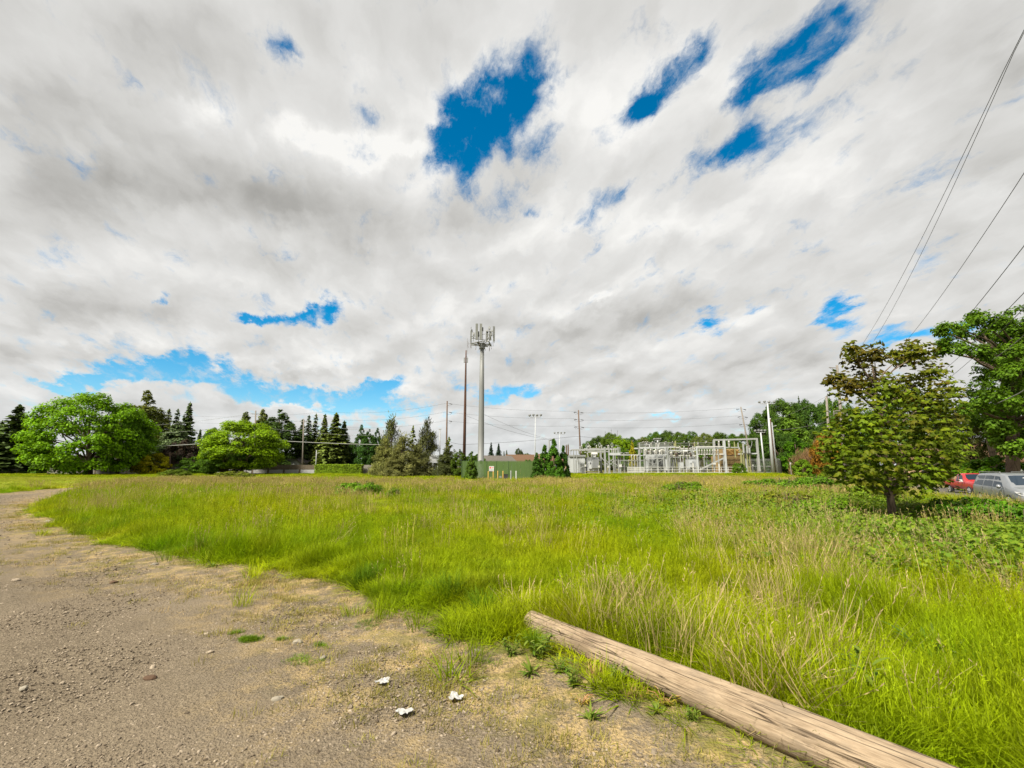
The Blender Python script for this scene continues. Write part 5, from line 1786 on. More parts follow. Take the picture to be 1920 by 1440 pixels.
# wooded rise behind the substation
gW = 'trees on the wooded rise behind the substation'
rise = [(1104, 826, 40, 165, MID, 'first tree at the left foot of the wooded rise'), (1122, 820, 44, 160, (0.05, 0.095, 0.012), 'second tree from the left of the wooded rise'),
        (1144, 814, 48, 158, (0.075, 0.13, 0.01), 'tree under the bare fir tips of the wooded rise'), (1164, 817, 42, 152, YGR, 'yellow green tree right of the bare fir tips'),
        (1184, 822, 40, 160, MID, 'dark tree left of the golden cone tree'), (1203, 822, 40, 165, FIR, 'dark low tree right of the golden cone tree'),
        (1224, 808, 54, 168, MID, 'rounded tree with high crown above the largest transformer'), (1246, 810, 48, 166, (0.05, 0.095, 0.012), 'rounded tree above the tall breaker cabinet'),
        (1268, 813, 50, 160, (0.065, 0.12, 0.01), 'bright rounded tree above the breaker yard'), (1292, 809, 56, 165, MID, 'broad tree above the small ribbed transformer'),
        (1317, 815, 46, 160, FIR, 'low dark tree left above the right gantry'), (1342, 813, 54, 162, (0.06, 0.11, 0.01), 'light green tree above the right gantry'),
        (1366, 812, 50, 168, MID, 'dark rounded tree left of the leaning pole'), (1389, 816, 52, 150, (0.055, 0.11, 0.01), 'tree crown around the leaning pole')]
for i, (px, top, w, Y, col, lab) in enumerate(rise):
    plant('round_tree', 'broad' if i % 3 else 'dome', i % 2, px, top, w, Y, col, lab, group=gW)
low = [(1112, 838, 50, 140, FIR, 'low undergrowth tree behind the left gantry'), (1160, 840, 60, 142, MID, 'low tree behind the right part of the left gantry'), (1215, 838, 60, 142, MID, 'low tree behind the left part of the middle gantry'),
       (1270, 836, 64, 140, FIR, 'low tree behind the breaker yard'), (1330, 836, 66, 140, MID, 'low tree behind the right gantry'), (1385, 832, 60, 136, FIR, 'low dark tree behind the ochre building')]
for i, (px, top, w, Y, col, lab) in enumerate(low):
    plant('round_tree', 'dome', i % 2, px, top, w, Y, col, lab, group='low trees behind the substation')
plant('fir_tree', 'cedar', 0, 1185, 826, 20, 138, (0.24, 0.23, 0.01), 'golden yellow cone shaped tree behind the yard')
for px, top, lab in ((1134.5, 808, 'left of the three bare fir tips on the rise'), (1146, 804.5, 'middle and tallest of the three bare fir tips on the rise'), (1157.5, 806.5, 'right of the three bare fir tips on the rise'), (1126, 816, 'shorter bare fir tip left of the three on the rise')):
    plant('fir_tree', 'snag', 0, px, top, 7, 170, (0.03, 0.04, 0.025), lab, group='bare fir tips on the rise')
# big wood at the right of the yard
gR = 'big trees right of the substation'
for i, (kind, px, top, w, Y, col, lab) in enumerate((
        ('broad', 1436, 775, 66, 128, (0.05, 0.105, 0.012), 'leftmost big tree of the wood behind the flood light poles'), ('broad', 1464, 754, 80, 132, (0.05, 0.10, 0.010), 'big tree topping the wood right of the tallest flood light'),
        ('cedar', 1478, 762, 90, 118, (0.075, 0.14, 0.012), 'soft light green conifer in the middle of the wood'), ('broad', 1512, 754, 74, 130, (0.045, 0.10, 0.012), 'big tree at the right top of the wood'),
        ('fir_thin', 1497, 744, 26, 134, (0.05, 0.09, 0.02), 'fir tip poking out of the top of the wood'), ('dome', 1462, 808, 90, 114, (0.04, 0.09, 0.010), 'dark lower trees under the wood'),
        ('broad', 1552, 752, 62, 150, MID, 'tree behind the pale street pole'), ('broad', 1540, 800, 70, 120, (0.045, 0.09, 0.012), 'tree between the wood and the maple'),
        ('dome', 1425, 815, 60, 120, (0.045, 0.09, 0.012), 'low tree below the leftmost big tree'), ('broad', 1595, 765, 90, 120, MID, 'tree seen through the left of the maple'), ('broad', 1690, 740, 130, 118, (0.05, 0.10, 0.015), 'tree seen through the middle of the maple'))):
    plant('conifer_tree' if kind in ('cedar', 'fir_thin') else 'round_tree', kind, i % 2, px, top, w, Y, col, lab, group=gR)
plant('bush', 'column', 1, 1489, 818, 46, 108, (0.075, 0.19, 0.008), 'tall bright green bush at the right end of the slatted fence', 'bush', stem='stems')
plant('bush', 'shrub', 0, 1503, 861, 36, 100, (0.12, 0.22, 0.01), 'round yellow green bush right of the white sign post', 'bush', stem='stems')
plant('bush', 'shrub', 1, 1531, 866, 30, 98, (0.09, 0.19, 0.01), 'small bright bush right of the round yellow green one', 'bush', stem='stems')
plant('bush', 'twiggy', 0, 1504, 842, 50, 104, (0.22, 0.155, 0.085), 'pinkish brown twiggy bush left of the pair behind the maple', 'bush', stem='stems')
plant('bush', 'twiggy', 1, 1534, 824, 58, 100, (0.24, 0.155, 0.085), 'pinkish brown twiggy bush right of the pair behind the maple', 'bush', stem='stems')
plant('bush', 'shrub', 0, 1548, 812, 56, 92, (0.22, 0.12, 0.015), 'orange tinted bush at the left edge of the maple', 'bush', stem='stems')
plant('bush', 'shrub', 1, 1590, 860, 90, 88, (0.10, 0.16, 0.012), 'green bushes behind the left foot of the maple', 'bush', stem='stems')
plant('bush', 'shrub', 0, 1385, 868, 26, 88, (0.08, 0.16, 0.012), 'small bush before the ochre building', 'bush', stem='stems')
# shrubs in the field
plant('bush', 'shrub', 0, 329, 880, 52, 84, (0.10, 0.16, 0.012), 'low green bush in the field before the panel wall', 'bush', stem='stems')
plant('bush', 'bramble', 0, 441, 884, 70, 74, (0.12, 0.16, 0.012), 'low mound of growth before the yellow green round tree', 'bush', stem='canes')


# ---- maple: star shaped leaves, brownish at the top
def star_leaves(c, nrm, up, size):
    n = len(c)
    u = unit(up - nrm * np.sum(up * nrm, -1, keepdims=True))
    w = np.cross(nrm, u)
    ang = np.array([-90, -38, -8, 22, 52, 90, 128, 158, 188, 218])
    rad = np.array([0.42, 0.62, 0.40, 0.92, 0.48, 1.05, 0.48, 0.92, 0.40, 0.62]) * 0.55
    a = np.radians(ang)
    k = len(ang)
    v = c[:, None, :] + (w[:, None, :] * (np.cos(a) * rad)[None, :, None] + u[:, None, :] * (np.sin(a) * rad)[None, :, None]) * size[:, None, None]
    v = v + nrm[:, None, :] * (-(np.abs(np.cos(a)) * 0.16)[None, :, None] * size[:, None, None])
    v = np.concatenate([v, (c + nrm * 0.02)[:, None, :]], 1)
    f = []
    base_i = np.arange(n) * (k + 1)
    tri = np.array([[i, (i + 1) % k, k] for i in range(k)])
    f = (base_i[:, None, None] + tri[None]).reshape(-1, 3)
    return v.reshape(-1, 3), f


MY = 14.8
mq = P(1675, 976, MY)
mz = gzf(mq.x, MY)
mt = thing('maple_tree', 'young maple with brownish leaves standing in the field', 'tree', (mq.x, MY, mz))


def ml(px, py, dy=0.0):
    q = P(px, py - (8 if py > 850 else 0), MY + dy)
    return np.array([q.x - mq.x, dy, q.z - mz])


# lobes read off the photo's outline, given depth so that the crown is about as deep as it is wide
lob = [(1610, 670, 34, .5), (1640, 665, 26, -.6), (1690, 668, 30, .2), (1725, 662, 30, -.5), (1745, 700, 34, .6), (1590, 725, 34, -.3), (1570, 712, 20, .4), (1630, 720, 42, .9), (1665, 735, 40, -1.0), (1700, 730, 42, .8), (1745, 750, 44, -.9),
       (1780, 735, 30, .3), (1765, 790, 48, .9), (1720, 800, 50, -1.3), (1675, 800, 46, 1.3), (1630, 790, 48, -1.2), (1590, 790, 42, .7), (1565, 830, 40, -.4), (1600, 845, 50, 1.2), (1650, 850, 52, -1.6), (1700, 855, 52, 1.5), (1750, 845, 52, -1.2),
       (1785, 820, 32, .4), (1788, 850, 24, -.5), (1575, 880, 40, .5), (1615, 895, 46, -1.3), (1660, 905, 44, 1.3), (1705, 900, 46, -1.4), (1745, 890, 46, .9), (1770, 876, 26, -.2), (1600, 900, 26, .6), (1640, 908, 24, -.6), (1735, 904, 26, -.7), (1750, 898, 20, .6),
       (1690, 908, 22, .3), (1560, 860, 22, .2), (1555, 716, 12, .1), (1712, 650, 16, .3), (1598, 655, 18, -.2)]
rng = np.random.default_rng(9)
C, Nn = [], []
lc = []
for px, py, r_, dy in lob:
    c0 = ml(px, py, dy)
    r_m = r_ * 0.93 * MY / F
    lc.append(c0)
    n = int((12 + 0.112 * r_ * r_) * (1.3 if py < 760 else 1.0))
    d = rand_dir(n, rng)
    rr = r_m * rng.uniform(0.25, 1.12, n)
    cc = c0 + d * rr[:, None] * np.array([1.0, 1.0, 0.85])
    # leaves hang in flat layers
    cc[:, 2] = cc[:, 2] + 0.6 * (np.round(cc[:, 2] / 0.21) * 0.21 - cc[:, 2]) + rng.normal(size=n) * 0.03
    C.append(cc)
    Nn.append(unit(np.array([0, -0.25, 1.0]) + d * 0.6 + rng.normal(size=(n, 3)) * 0.5))
C, Nn = np.concatenate(C), np.concatenate(Nn)
szs = rng.uniform(0.13, 0.24, len(C))
v, f = star_leaves(C, Nn, unit(C - np.array([0, 0, 1.5]) + rng.normal(size=C.shape) * 0.6 + np.array([0, 0, -0.6])), szs)
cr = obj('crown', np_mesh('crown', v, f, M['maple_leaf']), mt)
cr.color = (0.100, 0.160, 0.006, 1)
tr = MB()
tr.tube([(0, 0, -0.1), (0, 0, 0.12), (0.01, 0, 0.8), (0.04, 0.02, 1.7), (0.02, 0.0, 2.8), (0.06, 0.03, 4.0), (0.05, 0.05, 5.2)], [0.15, 0.115, 0.10, 0.085, 0.06, 0.035, 0.012], 12)
rr_ = random.Random(3)
for i, c0 in enumerate(lc):
    zb = max(0.75, min(4.2, c0[2] - 0.3 - 0.45 * abs(c0[0])))
    a = Vector((0.03, 0.01, zb))
    b = Vector(c0)
    mid = a.lerp(b, 0.5) + Vector((rr_.uniform(-.1, .1), rr_.uniform(-.1, .1), rr_.uniform(-.05, .15)))
    tr.tube([a, mid, b], [0.032, 0.02, 0.005], 5, False)
tr.build('trunk', M['maple_bark'], mt, smooth=True)

# ---- big oak at the right edge
OY = 37.0
oq = P(1893, 884, OY)
oz = -0.5
ot = thing('oak_tree', 'big old oak behind the parked cars at the right edge', 'tree', (oq.x, OY, oz))


def ol(px, py, dy=0.0):
    q = P(px, py, OY + dy)
    return np.array([q.x - oq.x, dy, q.z - oz])


lob = [(1825, 590, 15, .5), (1838, 600, 16, -.5), (1790, 612, 18, .2), (1765, 620, 11, -.4), (1775, 640, 14, .5), (1810, 625, 18, .8), (1800, 655, 16, -.7), (1770, 660, 12, 0), (1845, 625, 20, 1.0), (1870, 605, 24, -1.0), (1900, 620, 30, .5), (1935, 600, 40, -.6),
       (1975, 620, 46, 1.0), (1870, 650, 26, 1.6), (1900, 665, 32, -1.8), (1945, 660, 44, 2.0), (1990, 680, 50, -1.4), (1840, 665, 20, -1.2), (1850, 700, 26, 1.0), (1880, 705, 32, -1.8), (1920, 715, 38, 1.6), (1965, 730, 44, -1.6),
       (1835, 740, 26, .6), (1865, 750, 32, -2.0), (1900, 760, 34, 1.8), (1940, 775, 40, -1.6), (1850, 785, 26, 1.2), (1880, 800, 28, -1.4), (1910, 815, 30, .8), (1950, 810, 34, -1.0), (1905, 838, 22, -1.5), (1930, 838, 24, .9), (1868, 822, 18, .5), (1820, 765, 18, -.5), (1990, 780, 40, .6), (2030, 700, 50, .0), (1860, 680, 30, .2), (1895, 735, 34, .3), (1925, 690, 36, -.4), (1960, 760, 36, .3), (1850, 765, 24, .2), (1888, 780, 28, .3), (1925, 805, 30, .2), (1985, 830, 34, .5), (1880, 630, 26, .2), (1920, 640, 34, .1), (1955, 640, 36, -.2)]
rng = np.random.default_rng(21)
C, Nn, lc = [], [], []
for px, py, r_, dy in lob:
    c0 = ol(px, py, dy * 1.6)
    r_m = r_ * OY / F
    lc.append(c0)
    # each bough carries several small leaf clumps
    for q in range(int((5 + r_ * 0.34) * (0.62 if px < 1862 else 0.9))):
        d = rand_dir(1, rng)[0]
        c1 = c0 + d * r_m * rng.uniform(0.3, 1.0) * np.array([1, 1, 0.8])
        n = 84
        dd = rand_dir(n, rng)
        C.append(c1 + dd * rng.uniform(0.1, 0.62, n)[:, None] * np.array([1, 1, 0.7]))
        Nn.append(unit(dd * 0.6 + d * 0.4 + np.array([0, 0, 0.6]) + rng.normal(size=(n, 3)) * 0.4))
C, Nn = np.concatenate(C), np.concatenate(Nn)
s_ = rng.uniform(0.16, 0.32, len(C))
v, f = cards(C, Nn, rand_dir(len(C), rng), s_, s_ * 0.62, rng, 0.15)
cr = obj('crown', np_mesh('crown', v, f, M['leaf']), ot)
cr.color = (0.078, 0.160, 0.010, 1)
tr = MB()
fork = ol(1898, 792, 0)
tr.tube([(0, 0, -0.2), (0, 0, 0.5), Vector(fork) * 0.6, fork, ol(1905, 740, 0.3), ol(1915, 680, 0.2), ol(1925, 620, 0)], [0.62, 0.44, 0.40, 0.42, 0.30, 0.2, 0.06], 12)
rr_ = random.Random(8)
for i, c0 in enumerate(lc):
    a = Vector(fork).lerp(Vector(ol(1912, 690, 0.2)), min(1, max(0, (c0[2] - fork[2] - 1.2) / 6)))
    b = Vector(c0)
    mid = a.lerp(b, 0.55) + Vector((rr_.uniform(-.4, .4), rr_.uniform(-.4, .4), rr_.uniform(-.2, .5)))
    tr.tube([a, mid, b], [0.16, 0.09, 0.025], 6, False)
tr.build('trunk', M['bark'], ot, smooth=True)
# neighbours of the oak
plant('round_tree', 'broad', 0, 1812, 775, 84, 48, (0.075, 0.09, 0.018), 'brownish green tree between maple and oak', rz=0.5)
q = P(1873, 880, 44)
lt_ = thing('leaning_tree', 'leaning bare trunk with thin crown left of the oak', 'tree', (q.x, 44, -0.5))
tp_ = P(1856, 830, 44)
tr = MB().tube([(0, 0, 0), (tp_.x - q.x, 0, tp_.z + 0.5), (P(1850, 780, 44).x - q.x, 0.3, P(1850, 780, 44).z + .5), (P(1848, 730, 44).x - q.x, 0.3, P(1848, 730, 44).z + .5)], [0.34, 0.24, 0.16, 0.08], 8)
tr.build('trunk', M['bark'], lt_, smooth=True)
v, f, cs = lobes_crown(55, 3.6, 3.6, 0, 26, 3200, 0.26, 'round', lobe_r=0.16)
c_ = obj('crown', np_mesh('crown', v, f, M['leaf']), lt_, (P(1850, 780, 44).x - q.x, 0, P(1850, 800, 44).z + .5))
c_.color = (0.05, 0.10, 0.015, 1)
q = P(1862, 880, 39)
jt = plant('juniper_bush', 'shrub', 1, 1862, 857, 118, 41, (0.085, 0.20, 0.006), 'spreading bright green juniper behind the parked cars', 'bush', stem='stems', sink=0.0)
plant('round_tree', 'broad', 1, 1960, 690, 170, 60, MID, 'tree filling the gap behind the oak')
plant('bush', 'shrub', 0, 1815, 866, 26, 52, (0.12, 0.16, 0.02), 'small bush left of the juniper', 'bush', stem='stems')

# brambles around the maple and out in the field
gB = 'bramble mounds in the field'
bram = [(675, 909, 96, 27, (0.075, 0.165, 0.006), 'bright bramble mound alone in the left middle of the field'), (738, 919, 30, 25, (0.10, 0.17, 0.01), 'small bramble tuft right of the lone mound'),
        (1284, 908, 96, 29.5, (0.09, 0.17, 0.008), 'bramble mound out in the right middle of the field'), (1232, 934, 26, 21, (0.06, 0.12, 0.008), 'tiny dark bramble tuft left of that mound'),
        (1300, 930, 90, 22, (0.12, 0.17, 0.01), 'pale bramble patch below the right middle mound'), (1372, 948, 70, 18, (0.06, 0.125, 0.008), 'dark bramble patch before the pale one'),
        (1452, 902, 120, 34, (0.08, 0.165, 0.008), 'bramble bank left behind the maple'), (1530, 900, 90, 31, (0.07, 0.15, 0.008), 'bramble bank touching the left of the maple crown'),
        (1478, 930, 140, 18.5, (0.13, 0.16, 0.012), 'yellowish bramble bank left of the maple trunk'), (1420, 945, 90, 17, (0.11, 0.13, 0.012), 'reddish green brambles at the left end of the bank'),
        (1560, 945, 150, 14.6, (0.095, 0.185, 0.008), 'bramble patch left before the maple trunk'), (1690, 985, 110, 11.2, (0.10, 0.20, 0.008), 'bramble patch right at the foot of the maple'),
        (1590, 985, 120, 10.8, (0.09, 0.19, 0.008), 'bramble patch in front of the maple on the left'), (1740, 950, 130, 16.2, (0.09, 0.12, 0.014), 'olive brambles behind the maple on the right'),
        (1815, 945, 170, 14.0, (0.05, 0.125, 0.006), 'large dark bramble mound right of the maple'), (1900, 948, 170, 13.0, (0.06, 0.15, 0.006), 'large bramble mound at the right edge'),
        (1800, 1000, 150, 10.4, (0.08, 0.19, 0.008), 'light green brambles before the dark mound'), (1905, 1010, 160, 9.4, (0.11, 0.19, 0.01), 'light brambles at the right edge in front'),
        (1895, 1050, 120, 8.0, (0.15, 0.16, 0.02), 'yellowing brambles lowest at the right edge'), (1640, 915, 110, 21, (0.10, 0.16, 0.01), 'brambles behind the maple trunk')]
for i, (px, top, w, Y, col, lab) in enumerate(bram):
    bt = plant('bramble_bush', 'bramble', i % 3, px, top, w, Y, tuple(c_ * 1.25 for c_ in col), lab, 'bush', gB, stem='canes')
    for o in bt.children:
        o.scale.z *= 1.15


# ------------------------------------------------------------------ parked vehicles
def lerp(a, b, f):
    return a + (b - a) * f


class Body:
    """lofted car body; stations run along x from the rear (negative) to the front"""
    def __init__(s, st):
        s.st = st

    def at(s, x):
        st = s.st
        for a, b in zip(st[:-1], st[1:]):
            if a[0] <= x <= b[0]:
                f = (x - a[0]) / (b[0] - a[0] + 1e-9)
                return [lerp(p, q, f) for p, q in zip(a, b)]
        return list(st[0] if x < st[0][0] else st[-1])

    def ring(s, q):
        x, zb, wb, zbelt, wbelt, zr, wr = q
        h = [(wb * 0.55, zb), (wb * 0.94, zb + 0.02), (wb, zb + 0.14), (lerp(wb, wbelt, 0.45) + 0.03, lerp(zb, zbelt, 0.5)), (wbelt + 0.01, lerp(zb, zbelt, 0.86)), (wbelt, zbelt),
             (lerp(wbelt, wr, 0.5), lerp(zbelt, zr, 0.5)), (wr, lerp(zbelt, zr, 0.90)), (wr * 0.93, lerp(zbelt, zr, 0.97)), (wr * 0.72, zr), (wr * 0.3, zr + 0.012)]
        return [(x, -y, z) for y, z in h] + [(x, y, z) for y, z in reversed(h)]

    def mesh(s, mat, sub=3):
        mb = MB()
        xs = []
        for a, b in zip(s.st[:-1], s.st[1:]):
            xs += [lerp(a[0], b[0], i / sub) for i in range(sub)]
        xs.append(s.st[-1][0])
        rings = [s.ring(s.at(x)) for x in xs]
        n = len(rings[0])
        for r_ in rings:
            mb.v += r_
        for i in range(len(rings) - 1):
            for k in range(n):
                mb.f.append((i * n + k, i * n + (k + 1) % n, (i + 1) * n + (k + 1) % n, (i + 1) * n + k))
        mb.f.append(tuple(range(n)))
        mb.f.append(tuple((len(rings) - 1) * n + k for k in reversed(range(n))))
        me = mb.mesh('body', mat, True)
        return me

    def side(s, x, t_, off=0.012, sg=-1):
        """a point on the glass side: t 0 at the belt, 1 at the roof edge"""
        q = s.at(x)
        y = lerp(q[4], q[6], t_) + off
        return (x, sg * y, lerp(q[3], q[5] * 0.9 + q[3] * 0.1, t_))

    def top(s, x, k, off=0.015):
        q = s.at(x)
        return (x + off * 0.5, k * q[6] * 0.90, q[5] + off - abs(k) ** 3 * 0.03)

    def patch_side(s, name, corners, mat, parent, sg=-1, off=0.012, n=4):
        """corners: (x,t) lower rear, lower front, upper front, upper rear"""
        mb = MB()
        (a, b, c, d) = corners
        for i in range(n + 1):
            for j in range(n + 1):
                u, w = i / n, j / n
                x = lerp(lerp(a[0], b[0], u), lerp(d[0], c[0], u), w)
                t_ = lerp(lerp(a[1], b[1], u), lerp(d[1], c[1], u), w)
                mb.v.append(s.side(x, t_, off, sg))
        for i in range(n):
            for j in range(n):
                k = i * (n + 1) + j
                mb.f.append((k, k + n + 1, k + n + 2, k + 1) if sg < 0 else (k, k + 1, k + n + 2, k + n + 1))
        return mb.build(name, mat, parent, smooth=True)

    def patch_top(s, name, x0, x1, k0, k1, mat, parent, off=0.015, n=5):
        mb = MB()
        for i in range(n + 1):
            for j in range(n + 1):
                x = lerp(x0, x1, i / n)
                kk = lerp(k0, k1, i / n)
                mb.v.append(s.top(x, lerp(-kk, kk, j / n), off))
        for i in range(n):
            for j in range(n):
                k = i * (n + 1) + j
                mb.f.append((k, k + n + 1, k + n + 2, k + 1))
        return mb.build(name, mat, parent, smooth=True)


def wheels(t_, xs, y, r):
    tm = MB().tube([(0, -0.11, 0), (0, -0.10, 0), (0, 0.10, 0), (0, 0.11, 0)], [r * 0.9, r, r, r * 0.9], 22).mesh('tyre', M['tyre'], True)
    rm = MB().tube([(0, -0.125, 0), (0, -0.11, 0)], [r * 0.62, r * 0.66], 16)
    for k in range(5):
        a = 2 * math.pi * k / 5
        rm.bar((0, -0.13, 0), (math.cos(a) * r * 0.6, -0.13, math.sin(a) * r * 0.6), 0.06, 0.03)
    rm = rm.mesh('rim', M['rim'])
    am = MB().tube([(0, -0.02, 0), (0, 0.10, 0)], [r * 1.16, r * 1.16], 22).mesh('wheel_arch', M['black_trim'])
    for x in xs:
        for sg in (-1, 1):
            ar = obj('wheel_arch', am, t_, (x, sg * (y - 0.04), r * 1.02))
            w = obj('wheel', tm, t_, (x, sg * (y - 0.06), r))
            q = obj('rim', rm, w)
            if sg > 0:
                w.rotation_euler = (0, 0, math.pi)


def vehicle_root(name, label, cat, x, y, ang, z):
    return thing(name, label, cat, (x, y, z), ang)


# minivan: x, bottom z, bottom half width, belt z, belt half width, roof z, roof half width
van = Body([(-2.56, 0.42, 0.78, 0.95, 0.84, 1.05, 0.78), (-2.50, 0.36, 0.90, 1.02, 0.92, 1.30, 0.74), (-2.30, 0.32, 0.95, 1.06, 0.96, 1.66, 0.72), (-2.0, 0.28, 0.97, 1.05, 0.98, 1.74, 0.74), (-0.6, 0.25, 0.98, 1.02, 0.99, 1.77, 0.76), (0.35, 0.25, 0.98, 0.99, 0.99, 1.74, 0.74), (0.72, 0.25, 0.98, 0.98, 0.98, 1.66, 0.71),
            (1.35, 0.26, 0.97, 0.96, 0.96, 1.26, 0.80), (1.62, 0.27, 0.97, 0.93, 0.95, 1.08, 0.86), (2.15, 0.28, 0.95, 0.86, 0.92, 0.98, 0.80), (2.42, 0.32, 0.88, 0.76, 0.84, 0.86, 0.68), (2.55, 0.36, 0.72, 0.62, 0.68, 0.70, 0.52)])
va = math.atan2(-0.91, -0.42)
vc = np.array((28.35, 27.95)) + np.array((-0.42, -0.91)) * 2.5
vt = vehicle_root('minivan', 'silver grey minivan parked nose to the field at the right edge', 'car', vc[0], vc[1], va, gzf(vc[0], vc[1]) + 0.015)
obj('body', van.mesh(M['silver_paint']), vt)
for sg in (-1, 1):
    van.patch_side('side_window', ((-2.22, 0.10), (-1.18, 0.06), (-1.10, 0.90), (-2.02, 0.90)), M['car_glass'], vt, sg)
    van.patch_side('side_window', ((-1.08, 0.06), (-0.10, 0.05), (-0.10, 0.90), (-1.02, 0.90)), M['car_glass'], vt, sg)
    van.patch_side('side_window', ((-0.02, 0.05), (1.05, 0.05), (0.42, 0.88), (-0.02, 0.90)), M['car_glass'], vt, sg)
    mb = MB().tube([(1.0, sg * 0.98, 1.0), (0.98, sg * 1.05, 1.03)], 0.035, 6)
    mb.tube([(0.93, sg * 1.10, 1.07), (1.0, sg * 1.12, 1.07), (1.08, sg * 1.08, 1.06)], [0.09, 0.12, 0.05], 8)
    mb.build('wing_mirror', M['silver_paint'], vt, smooth=True)
    MB().bar((-2.0, sg * 0.70, 1.82), (0.3, sg * 0.70, 1.82), 0.04).bar((-2.0, sg * 0.70, 1.74), (-2.0, sg * 0.70, 1.83), 0.04).bar((0.3, sg * 0.70, 1.72), (0.3, sg * 0.70, 1.83), 0.04).bar((-0.9, sg * 0.70, 1.75), (-0.9, sg * 0.70, 1.83), 0.04).build('roof_rail', M['galv_dark'], vt)
    MB().prism([(2.08, sg * 0.955, 0.86), (2.40, sg * 0.86, 0.80), (2.54, sg * 0.66, 0.70), (2.57, sg * 0.60, 0.60), (2.45, sg * 0.86, 0.66), (2.2, sg * 0.955, 0.76)], (0.0, sg * 0.012, 0.012)).build('headlight', M['lamp_glass'], vt)
    MB().box((-2.52, sg * 0.80, 1.0), (0.10, 0.16, 0.30)).build('tail_light', M['red'], vt)
    for x in (-0.55, -1.6):
        MB().box((x + 0.4, sg * 0.998, 0.86), (0.22, 0.03, 0.035)).build('door_handle', M['silver_paint'], vt)
    for x in (-1.14, -0.06, 1.12):
        MB().box((x, sg * 1.003, 0.66), (0.014, 0.012, 0.66)).build('door_gap', M['black_trim'], vt)
van.patch_top('windscreen', 0.76, 1.50, 0.92, 1.02, M['car_glass'], vt)
MB().box((-2.43, 0, 1.36), (0.02, 1.2, 0.42)).build('rear_window', M['car_glass'], vt)
MB().box((2.535, 0, 0.60), (0.06, 0.95, 0.16)).box((2.545, 0, 0.36), (0.06, 1.1, 0.12)).build('grille', M['black_trim'], vt)
MB().tube([(2.585, -0.08, 0.68), (2.59, 0, 0.68), (2.585, 0.08, 0.68)], [0.04, 0.055, 0.04], 8).build('badge', M['rim'], vt)
MB().box((0.95, 0.0, 1.51), (0.08, 0.22, 0.07)).build('rear_view_mirror', M['white'], vt)
wheels(vt, (-1.55, 1.52), 0.97, 0.34)

# pickup
pk = Body([(-2.62, 0.50, 0.80, 0.86, 0.86, 0.98, 0.86), (-2.55, 0.46, 0.86, 0.90, 0.88, 1.02, 0.87), (-0.60, 0.40, 0.87, 0.93, 0.89, 1.03, 0.87), (-0.52, 0.38, 0.87, 0.98, 0.88, 1.35, 0.74), (-0.42, 0.38, 0.87, 0.98, 0.88, 1.58, 0.68), (-0.1, 0.37, 0.87, 0.98, 0.88, 1.64, 0.68), (0.45, 0.36, 0.87, 0.97, 0.88, 1.60, 0.67),
           (1.02, 0.36, 0.87, 0.96, 0.87, 1.14, 0.80), (1.16, 0.36, 0.87, 0.95, 0.87, 1.05, 0.82), (2.2, 0.38, 0.86, 0.90, 0.85, 0.98, 0.80), (2.36, 0.42, 0.82, 0.80, 0.80, 0.90, 0.74), (2.42, 0.46, 0.76, 0.70, 0.74, 0.76, 0.68)])
pa = math.atan2(-0.93, -0.37)
pc = np.array((37.7, 40.2)) + np.array((-0.37, -0.93)) * 2.5
pt_ = vehicle_root('pickup_truck', 'red pickup truck with open bed parked behind the minivan', 'truck', pc[0], pc[1], pa, gzf(pc[0], pc[1]) + 0.015 - 0.05)
obj('body', pk.mesh(M['red_paint']), pt_)
MB().box((-1.58, 0, 1.0), (1.80, 1.36, 0.10)).build('load_bed', M['black_trim'], pt_)
for sg in (-1, 1):
    MB().box((-1.58, sg * 0.80, 1.06), (1.95, 0.12, 0.09)).build('bed_rail', M['red_paint'], pt_)
    pk.patch_side('side_window', ((-0.36, 0.10), (-0.08, 0.08), (-0.08, 0.90), (-0.30, 0.90)), M['car_glass'], pt_, sg)
    pk.patch_side('side_window', ((0.0, 0.08), (0.82, 0.08), (0.38, 0.88), (0.0, 0.90)), M['car_glass'], pt_, sg)
    mb = MB().tube([(0.82, sg * 0.90, 1.0), (0.84, sg * 1.0, 1.05)], 0.03, 6).box((0.84, sg * 1.05, 1.07), (0.08, 0.2, 0.18))
    mb.build('wing_mirror', M['white'], pt_)
    MB().box((2.40, sg * 0.58, 0.78), (0.06, 0.30, 0.16)).build('headlight', M['lamp_glass'], pt_)
    MB().box((-2.61, sg * 0.76, 0.82), (0.06, 0.12, 0.28)).build('tail_light', M['red'], pt_)
    MB().box((0.05, sg * 0.895, 0.86), (0.18, 0.03, 0.035)).build('door_handle', M['black_trim'], pt_)
    for x in (-0.05, 0.95):
        MB().box((x, sg * 0.888, 0.70), (0.014, 0.012, 0.5)).build('door_gap', M['black_trim'], pt_)
pk.patch_top('windscreen', 0.50, 1.02, 0.94, 1.02, M['car_glass'], pt_)
MB().box((-0.50, 0, 1.33), (0.02, 1.1, 0.36)).build('rear_window', M['car_glass'], pt_)
MB().box((2.42, 0, 0.76), (0.05, 0.84, 0.16)).build('grille', M['black_trim'], pt_)
MB().box((2.47, 0, 0.50), (0.14, 1.6, 0.16)).build('bumper', M['galv'], pt_)
wheels(pt_, (-1.55, 1.55), 0.87, 0.33)


